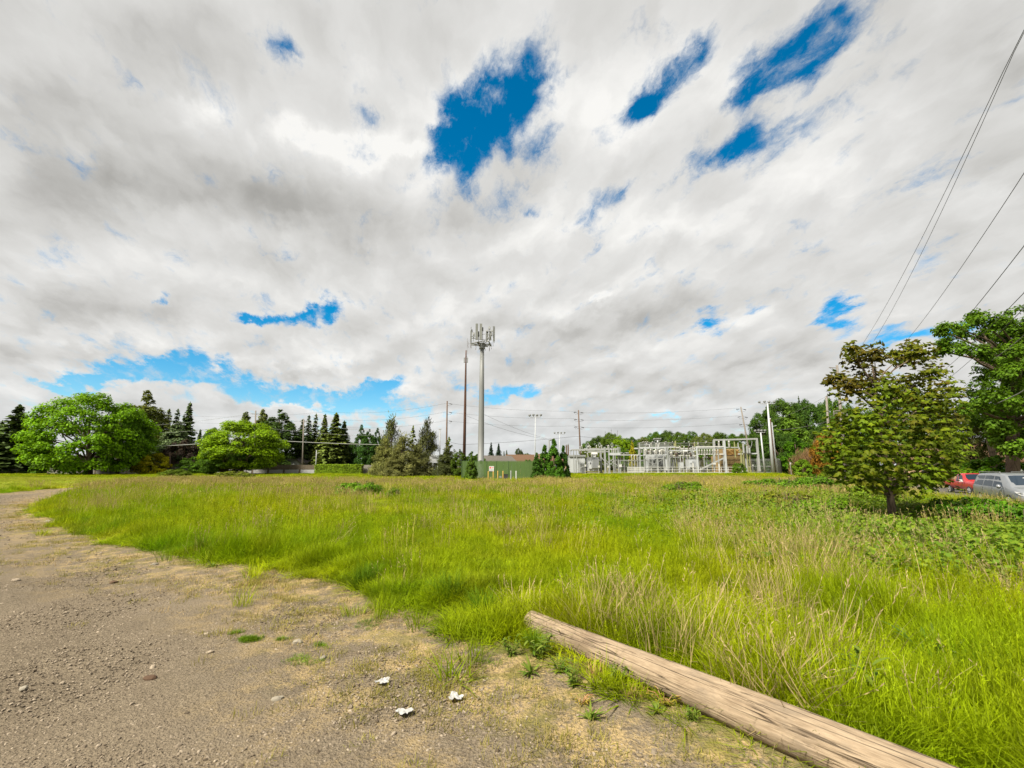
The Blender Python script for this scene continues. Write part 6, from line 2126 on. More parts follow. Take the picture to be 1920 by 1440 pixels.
# ------------------------------------------------------------------ foreground: log, stones, litter, weeds
LA, LB = LOG_A, LOG_B
ax = (LB - LA)
LEN = ax.length
ax = ax.normalized()
LTOT = LEN + 2.6
m, t, out = new_mat('weathered_wood')
co = t.new('ShaderNodeTexCoord').outputs['Object']
st_ = t.vm('MULTIPLY', co, (1.5, 11.0, 11.0))
g1 = t.noise(st_, 3.0, 8, 0.62)
g2 = t.noise(t.vm('MULTIPLY', co, (3.0, 38.0, 38.0)), 3.0, 6, 0.65)
g3 = t.noise(co, 1.8, 5, 0.6)
crk = t.noise(t.vm('MULTIPLY', co, (0.32, 11.0, 11.0)), 1.7, 2, 0.5)
c = t.mix(t.mr(g1, 0.3, 0.7), (0.155, 0.110, 0.069), (0.31, 0.235, 0.158))
c = t.mix(t.mr(g2, 0.42, 0.7, 0, 0.65), c, (0.36, 0.28, 0.19))
g4 = t.noise(t.vm('MULTIPLY', co, (1.0, 2.2, 2.2)), 3.2, 6, 0.7)
c = t.mix(t.mr(g4, 0.50, 0.64, 0, 0.6), c, (0.16, 0.125, 0.09))
c = t.mix(t.mr(g3, 0.52, 0.72, 0, 0.55), c, (0.12, 0.082, 0.05))
line = t.mr(t.m('ABSOLUTE', t.m('SUBTRACT', crk, 0.5)), 0.0, 0.022, 1.0, 0.0)
line = t.m('MULTIPLY', line, t.mr(t.noise(co, 1.1, 3, 0.5), 0.36, 0.50))
c = t.mix(t.m('MULTIPLY', line, 0.8), c, (0.035, 0.025, 0.017))
b = t.new('ShaderNodeBump')
b.inputs['Strength'].default_value = 0.8
b.inputs['Distance'].default_value = 0.012
t.put(b.inputs['Height'], t.m('SUBTRACT', t.m('ADD', t.m('MULTIPLY', g1, 0.6), t.m('MULTIPLY', g2, 0.6)), t.m('MULTIPLY', line, 1.2)))
bsdf(t, out, c, 0.88, 0.15, 0, b.outputs[0])
M['log'] = m
NS, NR = 150, 72
xs = np.concatenate([[0.0, 0.0, 0.004, 0.012], np.linspace(0.03, LTOT, NR * 2 - 4)])
th = np.linspace(0, 2 * np.pi, NS, endpoint=False)
V = []
for i, x in enumerate(xs):
    rb = lerp(0.104, 0.134, min(1.0, x / LEN)) + 0.008 * math.exp(-x * 3)
    if i == 0:
        rb *= 0.5
    elif i == 1:
        rb *= 0.95
    elif i == 2:
        rb *= 0.985
    for a in th:
        p = Vector((x * 0.8, math.cos(a) * 2.2, math.sin(a) * 2.2))
        n0 = mnoise.noise(p)
        n1 = mnoise.noise(Vector((x * 0.7, math.cos(a) * 9, math.sin(a) * 9)))
        n2 = mnoise.noise(Vector((x * 1.1 + 7, math.cos(a) * 16, math.sin(a) * 16)))
        # drying checks that run along the grain
        k = max(0.0, 1 - abs(n1) / 0.035) * (0.5 + 0.5 * mnoise.noise(Vector((x * 0.9, a * 0.8, 3.0))))
        r_ = rb * (1 + 0.06 * n0 + 0.02 * n2) - 0.018 * max(0, k)
        V.append((x + (0.015 * n1 if i < 3 else 0), r_ * math.cos(a), r_ * math.sin(a)))
V = np.array(V)
n = len(xs)
idx = np.arange(n * NS).reshape(n, NS)
F_ = np.stack([idx[:-1], np.roll(idx[:-1], -1, 1), np.roll(idx[1:], -1, 1), idx[1:]], -1).reshape(-1, 4)
me = np_mesh('log', V, F_, M['log'], True)
import bmesh
bm = bmesh.new()
bm.from_mesh(me)
bm.verts.ensure_lookup_table()
bm.faces.new([bm.verts[i] for i in range(NS)])
bm.faces.new([bm.verts[(n - 1) * NS + i] for i in reversed(range(NS))])
bmesh.ops.recalc_face_normals(bm, faces=bm.faces)
bm.to_mesh(me)
bm.free()
lg = obj('log', me)
tag(lg, 'weathered grey brown log lying between the gravel and the tall grass', 'log')
yv = Vector((0, 0, 1)).cross(ax).normalized()
zv = ax.cross(yv)
lg.matrix_world = Matrix(((ax.x, yv.x, zv.x, LA.x), (ax.y, yv.y, zv.y, LA.y), (ax.z, yv.z, zv.z, LA.z), (0, 0, 0, 1)))


# ---- stones
def rock_mesh(seed, name='stone', sub=2, mat=None):
    bm = bmesh.new()
    bmesh.ops.create_icosphere(bm, subdivisions=sub, radius=1.0)
    o_ = Vector((seed * 3.7, seed * 1.3, seed * 2.1))
    for v in bm.verts:
        d = v.co.normalized()
        v.co = d * (1 + 0.35 * mnoise.noise(d * 1.1 + o_) + 0.14 * mnoise.noise(d * 2.7 + o_))
        v.co.z *= 0.55
    me = bpy.data.meshes.new(name)
    bm.to_mesh(me)
    bm.free()
    if mat:
        me.materials.append(mat)
    return me


def stone_mat(name, a, b_):
    m, t, out = new_mat(name)
    g = t.new('ShaderNodeNewGeometry')
    oi = t.new('ShaderNodeObjectInfo')
    n = t.noise(t.new('ShaderNodeTexCoord').outputs['Object'], 3.0, 5, 0.6)
    c = t.mix(oi.outputs['Random'], a, b_)
    c = t.mix(t.mr(n, 0.35, 0.7, 0, 0.5), c, tuple(x * 0.7 for x in a))
    bsdf(t, out, c, 0.9, 0.2)
    return m


M['stone'] = stone_mat('stone', (0.080, 0.060, 0.040), (0.33, 0.27, 0.20))
M['stone_brown'] = stone_mat('stone_brown', (0.075, 0.045, 0.028), (0.11, 0.07, 0.042))
M['stone_pale'] = stone_mat('stone_pale', (0.20, 0.175, 0.135), (0.26, 0.23, 0.18))
sm_ = [rock_mesh(i + 1) for i in range(4)]
big = [(282, 1270, 0.040, 'stone_brown', 'brown stone lying alone on the left gravel'), (213, 1092, 0.05, 'stone_brown', 'brown stone on the gravel left of the straw patch'),
       (30, 1088, 0.06, 'stone', 'flat grey stone near the left edge of the gravel'), (290, 1058, 0.05, 'stone_pale', 'pale stone at the grass edge beside the straw patch'),
       (748, 1138, 0.055, 'stone_pale', 'pale stone below the tall grass corner'), (557, 1204, 0.045, 'stone_pale', 'pale flat stone right of the green moss tuft'),
       (606, 1233, 0.032, 'stone_pale', 'small pale stone above the paper scraps'), (896, 1220, 0.035, 'stone_pale', 'pale stone left of the log end'), (968, 1306, 0.028, 'stone', 'round grey stone between the right paper scrap and the log'),
       (44, 1290, 0.03, 'stone_pale', 'flat pale stone low on the left gravel'), (520, 1310, 0.035, 'stone_pale', 'pale slab left of the lowest paper scrap'), (128, 1028, 0.05, 'stone', 'grey stone beside the bend of the track'),
       (90, 978, 0.09, 'stone_pale', 'pale stone at the dry verge of the track'), (395, 1222, 0.03, 'stone', 'small grey stone in the middle of the gravel')]
for i, (px, py, r_, mt_, lab) in enumerate(big):
    p_ = G(px, py, -0.02)
    o = obj('stone', sm_[i % 4].copy(), None, (p_.x, p_.y, gzf(p_.x, p_.y) - 0.022))
    o.data.materials.append(M[mt_])
    o.scale = (r_ * 1.25, r_ * 0.85, r_)
    o.rotation_euler = (0, 0, i * 1.3)
    tag(o, lab, 'stone', 'larger stones on the gravel')


# ---- crumpled white scraps
def scrap(px, py, w, seed, lab):
    rng_ = np.random.default_rng(seed)
    n = 12
    u = np.linspace(-1, 1, n)
    X, Y = np.meshgrid(u, u)
    Z = np.zeros_like(X)
    for k in range(5):
        a = rng_.uniform(0, 6.28)
        Z += 0.18 * np.abs(np.sin((X * math.cos(a) + Y * math.sin(a)) * rng_.uniform(2, 5) + rng_.uniform(0, 6)))
    ang = np.arctan2(Y, X)
    rr = 1 + 0.22 * np.sin(ang * 3 + seed) + 0.14 * np.sin(ang * 5 + seed * 2) + 0.08 * np.sin(ang * 9)
    mx = np.maximum(np.abs(X), np.abs(Y))
    rad = np.hypot(X, Y) + 1e-6
    X2, Y2 = X / rad * mx * rr, Y / rad * mx * rr
    V_ = np.stack([X2 * w, Y2 * w * 0.75, Z * w * 0.6], -1).reshape(-1, 3)
    top = V_.copy()
    bot = V_ - np.array([0, 0, 0.002])
    id_ = np.arange(n * n).reshape(n, n)
    q = np.stack([id_[:-1, :-1], id_[:-1, 1:], id_[1:, 1:], id_[1:, :-1]], -1).reshape(-1, 4)
    Vv = np.concatenate([top, bot])
    Ff = np.concatenate([q, q[:, ::-1] + n * n])
    p_ = G(px, py, -0.02)
    o = obj('paper_scrap', np_mesh('paper_scrap', Vv, Ff, M['paper']), None, (p_.x, p_.y, gzf(p_.x, p_.y) - 0.026))
    o.rotation_euler = (0.06, 0.05, seed)
    tag(o, lab, 'litter', 'white paper scraps on the gravel')


scrap(718, 1279, 0.055, 1, 'crumpled white scrap farthest up the gravel of the three')
scrap(853, 1309, 0.065, 2, 'white scrap nearest to the log of the three')
scrap(758, 1337, 0.060, 3, 'lowest white scrap of the three on the gravel')


# ---- broad leaved weeds
def plant_mat(name, c1, c2, trans=0.3):
    m, t, out = new_mat(name)
    g = t.new('ShaderNodeNewGeometry')
    oi = t.new('ShaderNodeObjectInfo')
    c = t.mix(t.m('FRACT', t.m('ADD', g.outputs['Random Per Island'], oi.outputs['Random'])), c1, c2)
    d = t.new('ShaderNodeBsdfPrincipled')
    t.put(d.inputs['Base Color'], c)
    d.inputs['Roughness'].default_value = 0.5
    d.inputs['Specular IOR Level'].default_value = 0.12
    tr = t.new('ShaderNodeBsdfTranslucent')
    t.put(tr.inputs[0], c)
    mx = t.new('ShaderNodeMixShader')
    mx.inputs[0].default_value = trans
    t.l.new(d.outputs[0], mx.inputs[1])
    t.l.new(tr.outputs[0], mx.inputs[2])
    t.l.new(mx.outputs[0], out.inputs[0])
    return m


M['weed'] = plant_mat('weed_leaf', (0.07, 0.14, 0.010), (0.17, 0.21, 0.03))
M['weed_yellow'] = plant_mat('weed_yellow_leaf', (0.22, 0.20, 0.03), (0.34, 0.24, 0.04))
M['weed_red'] = plant_mat('weed_dry_stalk', (0.40, 0.19, 0.09), (0.48, 0.33, 0.16))


def blade(mb, base, heading, length, width, lift, bend, seg=5, shape='lance', twist=0.0):
    """one arching leaf: a strip that widens and closes to a point"""
    h = Vector((math.cos(heading), math.sin(heading), 0))
    w = Vector((-math.sin(heading), math.cos(heading), 0))
    p = Vector(base)
    a = lift
    b0 = len(mb.v)
    for i in range(seg + 1):
        f = i / seg
        if shape == 'lance':
            ww = width * (0.35 + 1.3 * f) * (1 - f) ** 0.8 * 1.1 if f > 0 else width * 0.3
        else:
            ww = width * (1 - f) ** 0.7
        ww = max(ww, 0.0004)
        wv = (w + Vector((0, 0, twist * f))).normalized()
        mb.v.append(tuple(p - wv * ww / 2))
        mb.v.append(tuple(p + wv * ww / 2))
        p = p + (h * math.cos(a) + Vector((0, 0, 1)) * math.sin(a)) * (length / seg)
        a -= bend / seg
    for i in range(seg):
        k = b0 + i * 2
        mb.f.append((k, k + 1, k + 3, k + 2))


def weed(name, px, py, kind, lab, size, seed):
    rr = random.Random(seed)
    p_ = G(px, py, -0.01)
    t_ = thing(name, lab, 'weed', (p_.x, p_.y, gzf(p_.x, p_.y) - 0.03), rr.uniform(0, 6), 'weeds along the log')
    if kind == 'dock':
        mb = MB()
        for i in range(26):
            blade(mb, (rr.uniform(-.02, .02), rr.uniform(-.02, .02), 0), rr.uniform(0, 6.28), size * rr.uniform(0.6, 1.1), size * 0.2, rr.uniform(0.5, 1.45), rr.uniform(0.6, 1.6), 6)
        mb.build('leaves', M['weed'], t_)
        MB().tube([(0, 0, 0), (0.01, 0, size * 0.25)], 0.008, 5).build('stem', M['weed'], t_)
    elif kind == 'leafy':
        mb, sb = MB(), MB()
        for i in range(9):
            a = rr.uniform(0, 6.28)
            ln = size * rr.uniform(0.6, 1.1)
            e0 = Vector((math.cos(a) * ln * 0.45, math.sin(a) * ln * 0.45, ln * 0.85))
            sb.tube([(0, 0, 0), e0 * 0.5 + Vector((0, 0, 0.03)), e0], [0.004, 0.003, 0.0015], 4, False)
            for j in range(9):
                f = 0.15 + 0.85 * j / 8
                blade(mb, e0 * f, rr.uniform(0, 6.28), size * rr.uniform(0.18, 0.32), size * 0.11, rr.uniform(-0.1, 0.7), 0.8, 4)
        mb.build('leaves', M['weed'], t_)
        sb.build('stem', M['weed'], t_)
    elif kind == 'yellow':
        mb, sb = MB(), MB()
        for i in range(7):
            a = rr.uniform(0, 6.28)
            ln = size * rr.uniform(0.6, 1.1)
            e0 = Vector((math.cos(a) * ln * 0.7, math.sin(a) * ln * 0.7, ln * 0.6))
            sb.tube([(0, 0, 0), e0 * 0.5 + Vector((0, 0, 0.04)), e0], [0.004, 0.003, 0.0015], 4, False)
            for j in range(8):
                blade(mb, e0 * (0.2 + 0.1 * j), rr.uniform(0, 6.28), size * 0.22, size * 0.12, rr.uniform(-0.1, 0.6), 0.8, 4)
        mb.build('leaves', M['weed_yellow'], t_)
        sb.build('stem', M['weed_red'], t_)
    else:
        mb = MB()
        for i in range(70):
            blade(mb, (rr.uniform(-.07, .07), rr.uniform(-.07, .07), 0), rr.uniform(0, 6.28), size * rr.uniform(0.5, 1.1), 0.006, rr.uniform(0.9, 1.5), rr.uniform(0.0, 0.7), 4, 'grass')
        mb.build('stalks', M['weed_red'], t_)


weed('dock_plant', 995, 1262, 'dock', 'leafy green dock growing at the end of the log', 0.16, 1)
weed('dock_plant', 1108, 1345, 'dock', 'broad leaved green plant low between gravel and log', 0.12, 2)
weed('dock_plant', 1235, 1336, 'dock', 'pointed green rosette against the middle of the log', 0.11, 3)
weed('leafy_weed', 1078, 1288, 'leafy', 'upright leafy weed beside the log before the red tuft', 0.2, 4)
weed('leafy_weed', 1160, 1282, 'leafy', 'thin leaved weed leaning on the log right of the red tuft', 0.16, 5)
weed('leafy_weed', 1300, 1352, 'leafy', 'small green weed tucked under the log at the bottom', 0.13, 6)
weed('creeping_weed', 1245, 1320, 'yellow', 'yellow orange creeping weed on the log side', 0.18, 7)
weed('dry_tuft', 1118, 1272, 'tuft', 'reddish dry grass tuft leaning on the log', 0.20, 8)
weed('dock_plant', 818, 1188, 'dock', 'dark green weed at the corner of the tall grass', 0.16, 9)
weed('leafy_weed', 1010, 1235, 'leafy', 'leafy weed in the grass just before the log end', 0.3, 10)
weed('dock_plant', 398, 1062, 'dock', 'low green weed on the straw edge of the lot', 0.14, 11)
weed('dock_plant', 640, 1090, 'dock', 'green weed at the straw edge right of the low one', 0.12, 12)

weed('leafy_weed', 1048, 1262, 'leafy', 'leafy weed pressed against the log near its end', 0.17, 21)
weed('dry_tuft', 1190, 1308, 'tuft', 'small reddish dry tuft under the middle of the log', 0.13, 22)
weed('creeping_weed', 1090, 1318, 'yellow', 'yellowish weed on the gravel below the red tuft', 0.13, 23)
weed('leafy_weed', 960, 1230, 'leafy', 'leafy weed among the grass left of the log end', 0.2, 24)
weed('leafy_weed', 1660, 1335, 'leafy', 'leafy weed in the tall grass right of the log', 0.45, 25)
weed('leafy_weed', 1560, 1325, 'leafy', 'bushy weed in the tall grass behind the lower part of the log', 0.36, 26)
weed('dock_plant', 1760, 1260, 'dock', 'broad leaved weed deep in the tall grass at the right', 0.5, 27)


# ------------------------------------------------------------------ grass, gravel and straw: countless, so one object each, instanced
def grass_mat(name, lush, yel, straw, strawness, trans=0.35):
    m, t, out = new_mat(name)
    g = t.new('ShaderNodeNewGeometry')
    pos = g.outputs['Position']
    at_ = t.new('ShaderNodeAttribute', attribute_name='along').outputs['Fac']
    rnd = g.outputs['Random Per Island']
    oi = t.new('ShaderNodeObjectInfo').outputs['Random']
    p2 = t.vm('MULTIPLY', pos, (1, 1, 0))
    nA = t.noise(p2, 0.16, 4, 0.6)
    nB = t.noise(p2, 0.55, 4, 0.6)
    c = t.mix(t.mr(nA, 0.36, 0.64), lush, yel)
    c = t.mix(t.mr(nB, 0.42, 0.66, 0, 0.6), c, yel)
    c = t.vm('SCALE', c)
    t.put(c.node.inputs['Scale'], t.m('MULTIPLY', t.mr(rnd, 0, 1, 0.68, 1.32), t.m('MULTIPLY', t.mr(oi, 0, 1, 0.72, 1.28), t.mr(t.noise(p2, 1.3, 3, 0.6), 0.3, 0.7, 0.74, 1.26))))
    # seeding, drying tips; more of them in the dry patches
    dry = t.mr(t.m('ADD', nB, t.m('MULTIPLY', t.m('SUBTRACT', rnd, 0.5), 0.5)), 0.62 - strawness, 0.85 - strawness)
    dry = t.m('MULTIPLY', dry, t.mr(at_, 0.25, 1.0, 0.3, 1.0))
    c = t.mix(dry, c, straw)
    c = t.mix(t.mr(at_, 0.0, 0.3, 0.15, 0.0), c, tuple(x * 0.8 for x in straw))
    d = t.new('ShaderNodeBsdfPrincipled')
    t.put(d.inputs['Base Color'], c)
    d.inputs['Roughness'].default_value = 0.55
    d.inputs['Specular IOR Level'].default_value = 0.08
    tr = t.new('ShaderNodeBsdfTranslucent')
    t.put(tr.inputs[0], c)
    mx = t.new('ShaderNodeMixShader')
    mx.inputs[0].default_value = trans
    t.l.new(d.outputs[0], mx.inputs[1])
    t.l.new(tr.outputs[0], mx.inputs[2])
    t.l.new(mx.outputs[0], out.inputs[0])
    return m


LUSH, YEL, STRAW = (0.135, 0.25, 0.003), (0.31, 0.335, 0.004), (0.36, 0.32, 0.06)
M['grass'] = grass_mat('grass', LUSH, YEL, STRAW, -0.10, 0.42)
M['dry_grass'] = grass_mat('dry_grass', (0.26, 0.22, 0.06), (0.34, 0.26, 0.11), (0.42, 0.31, 0.17), 0.35, 0.25)
M['seed_grass'] = grass_mat('seed_grass', (0.24, 0.25, 0.03), (0.32, 0.27, 0.06), (0.40, 0.28, 0.16), 0.2, 0.25)
M['dark_grass'] = grass_mat('dark_grass', (0.085, 0.18, 0.005), (0.14, 0.22, 0.008), (0.25, 0.25, 0.05), -0.1)
M['short_grass'] = grass_mat('short_grass', (0.16, 0.24, 0.012), (0.30, 0.30, 0.02), (0.44, 0.34, 0.12), 0.1)
M['verge_grass'] = grass_mat('verge_grass', (0.19, 0.19, 0.02), (0.27, 0.24, 0.04), (0.34, 0.26, 0.10), 0.2)
M['straw'] = grass_mat('straw', (0.27, 0.19, 0.07), (0.33, 0.24, 0.10), (0.38, 0.27, 0.13), 0.3, 0.15)


def clump(name, seed, n, rad, h, w, mat, lean=0.5, bend=1.0, seg=4, heads=0, hmin=0.5, spread=1.0):
    """a tuft of arching blades; attribute 'along' runs from root to tip"""
    rng = np.random.default_rng(seed)
    V, Fc, A = [], [], []
    k = 0
    a0 = rng.uniform(0, 6.283, n)
    r0 = rad * np.sqrt(rng.uniform(0, 1, n))
    wind = rng.uniform(0, 6.283)
    for i in range(n):
        x, y = r0[i] * math.cos(a0[i]), r0[i] * math.sin(a0[i])
        hd = a0[i] + rng.normal() * 0.9 if spread else rng.uniform(0, 6.28)
        L_ = h * rng.uniform(hmin, 1.1)
        lift = math.pi / 2 - abs(rng.normal()) * lean * 0.6
        b_ = bend * rng.uniform(0.3, 1.3)
        ww = w * rng.uniform(0.6, 1.3)
        hx, hy = math.cos(hd), math.sin(hd)
        wx, wy = -hy, hx
        p = np.array([x, y, 0.0])
        a = lift
        for s_ in range(seg + 1):
            f = s_ / seg
            q = ww * (1 - f) ** 0.6 * 0.5 + 0.0004
            V.append(p + np.array([wx * q, wy * q, 0]))
            V.append(p - np.array([wx * q, wy * q, 0]))
            A += [f, f]
            p = p + np.array([hx * math.cos(a), hy * math.cos(a), math.sin(a)]) * (L_ / seg)
            a -= b_ / seg * (0.4 + 1.2 * f)
        for s_ in range(seg):
            Fc.append((k, k + 1, k + 3, k + 2))
            k += 2
        k += 2
    for i in range(heads):
        # flowering stems with a loose seed head
        x, y = rng.normal(size=2) * rad * 0.6
        hd = rng.uniform(0, 6.28)
        L_ = h * rng.uniform(1.05, 1.45)
        ln = rng.uniform(0.02, 0.28)
        d = np.array([math.cos(hd) * ln, math.sin(hd) * ln, 1.0])
        d /= np.linalg.norm(d)
        wv = np.array([-math.sin(hd), math.cos(hd), 0])
        for s_ in range(3):
            f = s_ / 2
            V.append(np.array([x, y, 0]) + d * L_ * f + wv * w * 0.22)
            V.append(np.array([x, y, 0]) + d * L_ * f - wv * w * 0.22)
            A += [0.3 + 0.4 * f] * 2
        Fc += [(k, k + 1, k + 3, k + 2), (k + 2, k + 3, k + 5, k + 4)]
        k += 6
        tip = np.array([x, y, 0]) + d * L_
        for j in range(5):
            s0 = tip - d * L_ * 0.17 * j / 4
            sd = rng.normal(size=3) * 0.4 + d
            sd /= np.linalg.norm(sd)
            l2 = L_ * 0.06
            wv2 = np.cross(sd, rng.normal(size=3))
            wv2 /= np.linalg.norm(wv2)
            V += [s0, s0 + sd * l2 * 0.5 + wv2 * w * 0.55, s0 + sd * l2, s0 + sd * l2 * 0.5 - wv2 * w * 0.55]
            A += [1.0] * 4
            Fc.append((k, k + 1, k + 2, k + 3))
            k += 4
    me = np_mesh(name, np.array(V), np.array(Fc), M[mat])
    at_ = me.attributes.new('along', 'FLOAT', 'POINT')
    at_.data.foreach_set('value', np.array(A, dtype=np.float32))
    return bpy.data.objects.new(name, me)


def scatter(name, pts, rot, scl, idx, protos, kind='stuff'):
    """one object that draws a prototype at each of its points"""
    c = bpy.data.collections.new(name + '_shapes')
    for i_, p_ in enumerate(protos):          # an instanced collection is read in the order of its names
        p_.name = '%s_shape_%02d' % (name, i_)
        c.objects.link(p_)
    me = bpy.data.meshes.new(name)
    me.vertices.add(len(pts))
    me.vertices.foreach_set('co', np.asarray(pts, np.float32).ravel())
    for an, arr, typ, key in (('rot', rot, 'FLOAT_VECTOR', 'vector'), ('scl', scl, 'FLOAT_VECTOR', 'vector'), ('idx', idx, 'INT', 'value')):
        a = me.attributes.new(an, typ, 'POINT')
        a.data.foreach_set(key, np.asarray(arr, np.int32 if typ == 'INT' else np.float32).ravel())
    o = obj(name, me)
    ng = bpy.data.node_groups.new(name + '_nodes', 'GeometryNodeTree')
    ng.interface.new_socket('Geometry', in_out='INPUT', socket_type='NodeSocketGeometry')
    ng.interface.new_socket('Geometry', in_out='OUTPUT', socket_type='NodeSocketGeometry')
    N_ = ng.nodes
    gi, go = N_.new('NodeGroupInput'), N_.new('NodeGroupOutput')
    ci = N_.new('GeometryNodeCollectionInfo')
    ci.inputs['Collection'].default_value = c
    ci.inputs['Separate Children'].default_value = True
    ci.inputs['Reset Children'].default_value = True
    ip = N_.new('GeometryNodeInstanceOnPoints')
    ip.inputs['Pick Instance'].default_value = True
    l = ng.links
    l.new(gi.outputs[0], ip.inputs['Points'])
    l.new(ci.outputs[0], ip.inputs['Instance'])
    for an, dt, sock in (('idx', 'INT', 'Instance Index'), ('rot', 'FLOAT_VECTOR', 'Rotation'), ('scl', 'FLOAT_VECTOR', 'Scale')):
        na = N_.new('GeometryNodeInputNamedAttribute')
        na.data_type = dt
        na.inputs['Name'].default_value = an
        l.new(na.outputs[0], ip.inputs[sock])
    l.new(ip.outputs[0], go.inputs[0])
    md = o.modifiers.new('scatter', 'NODES')
    md.node_group = ng
    tag(o, kind=kind)
    return o


def vnoise(x, y, sc, seed=0):
    """cheap smooth value noise on arrays, 0..1"""
    r_ = np.zeros_like(x)
    amp, tot = 1.0, 0.0
    for o_ in range(3):
        s_ = sc * 2 ** o_
        xi, yi = np.floor(x * s_).astype(np.int64), np.floor(y * s_).astype(np.int64)
        fx, fy = x * s_ - xi, y * s_ - yi
        fx, fy = fx * fx * (3 - 2 * fx), fy * fy * (3 - 2 * fy)

        def hsh(a, b):
            n_ = (a * 374761393 + b * 668265263 + (seed + o_) * 974634221) & 0x7fffffff
            n_ = ((n_ ^ (n_ >> 13)) * 1274126177) & 0x7fffffff
            return ((n_ ^ (n_ >> 16)) & 0xffff) / 65535.0
        v = (hsh(xi, yi) * (1 - fx) + hsh(xi + 1, yi) * fx) * (1 - fy) + (hsh(xi, yi + 1) * (1 - fx) + hsh(xi + 1, yi + 1) * fx) * fy
        r_ += v * amp
        tot += amp
        amp *= 0.5
    return r_ / tot


def cand(rng, n, y0, y1, margin=2.0, power=1.0):
    """random points of the field between two distances, within what the lens and a step aside can see"""
    f = rng.uniform(0, 1, n)
    y = np.sqrt(y0 * y0 + (y1 * y1 - y0 * y0) * f)
    x = rng.uniform(-1, 1, n) * (y * 1.16 + margin)
    return x, y


ax2 = np.array((ax.x, ax.y))
la2 = np.array((LA.x, LA.y))


def log_dist(x, y):
    dx_, dy_ = x - la2[0], y - la2[1]
    s_ = dx_ * ax2[0] + dy_ * ax2[1]
    d = np.abs(dx_ * ax2[1] - dy_ * ax2[0])
    return np.where((s_ > -0.05) & (s_ < LTOT), d, np.minimum(9, np.hypot(dx_, dy_)))


def field_ok(x, y, edge=0.0):
    ok = dist_poly(x, y, GRAVEL) < -edge + 0.9 * (vnoise(x, y, 0.9, 4) - 0.45)
    ok &= dist_poly(x, y, LAWN) < 0.4
    ok &= log_dist(x, y) > 0.14
    ok &= road_s(x, y) > 3.9
    ok &= ~((x > cx0 - 0.5) & (x < cx1 + 0.5) & (y > CY - 0.5) & (y < CY + 16))
    ok &= ~((y > 92) & (x > 14))
    return ok


# --- tall field grass: fine tufts near by, wider and coarser ones towards the back
gn = [clump('grass_tuft', 10 + i, (80, 64, 40, 70, 50, 34)[i], 0.16, (0.48, 0.52, 0.44, 0.55, 0.5, 0.46)[i], (0.006, 0.0075, 0.013, 0.0065, 0.010, 0.016)[i], 'grass', (0.5, 0.6, 0.9, 0.45, 0.75, 1.0)[i], 1.2, 4, (0, 2, 0, 3, 0, 0)[i]) for i in range(6)]
gm = [clump('grass_tuft', 30 + i, 80, 0.34, 0.52, 0.014, 'grass', 0.5, 1.0, 3, 2) for i in range(5)]
gf_ = [clump('grass_tuft', 50 + i, 90, 0.75, 0.50, 0.030, 'grass', 0.45, 0.8, 2, 0) for i in range(4)]
rng = np.random.default_rng(3)
P_, R_, S_, I_ = [], [], [], []


def add(x, y, z, h, i0, ni, rng, wide=1.0, tilt=0.12):
    n = len(x)
    P_.append(np.stack([x, y, z], -1))
    R_.append(np.stack([rng.normal(size=n) * tilt, rng.normal(size=n) * tilt, rng.uniform(0, 6.283, n)], -1))
    S_.append(np.stack([np.full(n, 1.0) * wide, np.full(n, 1.0) * wide, h], -1))
    I_.append(i0 + rng.integers(0, ni, n))


BRAM = [(P(b[0], 900, b[3]).x, b[3], 0.55 * b[2] * b[3] / F) for b in bram]


def hfield(x, y, rng):
    """how tall the grass stands: ragged, lower and thinner at the worn edge"""
    d = -dist_poly(x, y, GRAVEL)
    e_ = 0.30 + 0.70 * sstep(0.0, 0.9, d + 1.6 * (vnoise(x, y, 1.5, 7) - 0.45))
    h = 0.22 + 0.72 * vnoise(x, y, 0.42, 11) + 0.75 * (vnoise(x, y, 1.5, 13) - 0.42)
    # kept short round the foot of the maple, and mown lower towards the back of the field
    mp = np.exp(-(((x - mq.x * 0.93) / 1.4) ** 2 + ((y - 13.2) / 2.6) ** 2))
    for bx, by, br in BRAM:
        h = h * (1 - 0.72 * np.exp(-(((x - bx) / br) ** 2 + ((y - by + 1.8) / (br + 1.6)) ** 2)))
    return h * e_ * rng.uniform(0.8, 1.2, len(x)) * (1 - 0.85 * mp) * (1 - 0.38 * sstep(36, 58, y))


x, y = cand(rng, 60000, 2.0, 13.0, 1.5)
dens = np.clip(1.25 - y / 16, 0.35, 1)
k = field_ok(x, y, 0.02) & (rng.uniform(0, 1, len(x)) < dens)
x, y = x[k], y[k]
# the stand thins out raggedly along the worn lot
thin = sstep(-0.05, 0.75, -dist_poly(x, y, GRAVEL) + 1.1 * (vnoise(x, y, 2.6, 17) - 0.5))
k = rng.uniform(0, 1, len(x)) < 0.12 + 0.88 * thin
x, y = x[k], y[k]
add(x, y, gz(x, y) - 0.02, hfield(x, y, rng), 0, 6, rng)
xa, ya = cand(rng, 9000, 2.0, 22.0, 1.5)
da = dist_poly(xa, ya, GRAVEL)
k = (da > -0.3) & (da < 1.4) & (rng.uniform(0, 1, len(xa)) < 0.55 * np.exp(-np.maximum(da, 0) / 0.35) * sstep(0.45, 0.65, vnoise(xa, ya, 1.8, 19))) & (log_dist(xa, ya) > 0.2)
xa, ya = xa[k], ya[k]
add(xa, ya, gz(xa, ya) - 0.03, rng.uniform(0.25, 0.7, len(xa)), 0, 6, rng, 0.8)
x, y = cand(rng, 60000, 11.0, 36.0)
k = field_ok(x, y, 0.03) & (rng.uniform(0, 1, len(x)) < np.clip(1.3 - y / 42, 0.3, 1))
x, y = x[k], y[k]
add(x, y, gz(x, y) - 0.02, hfield(x, y, rng) * 0.95, 6, 5, rng)
x, y = cand(rng, 50000, 32.0, 118.0)
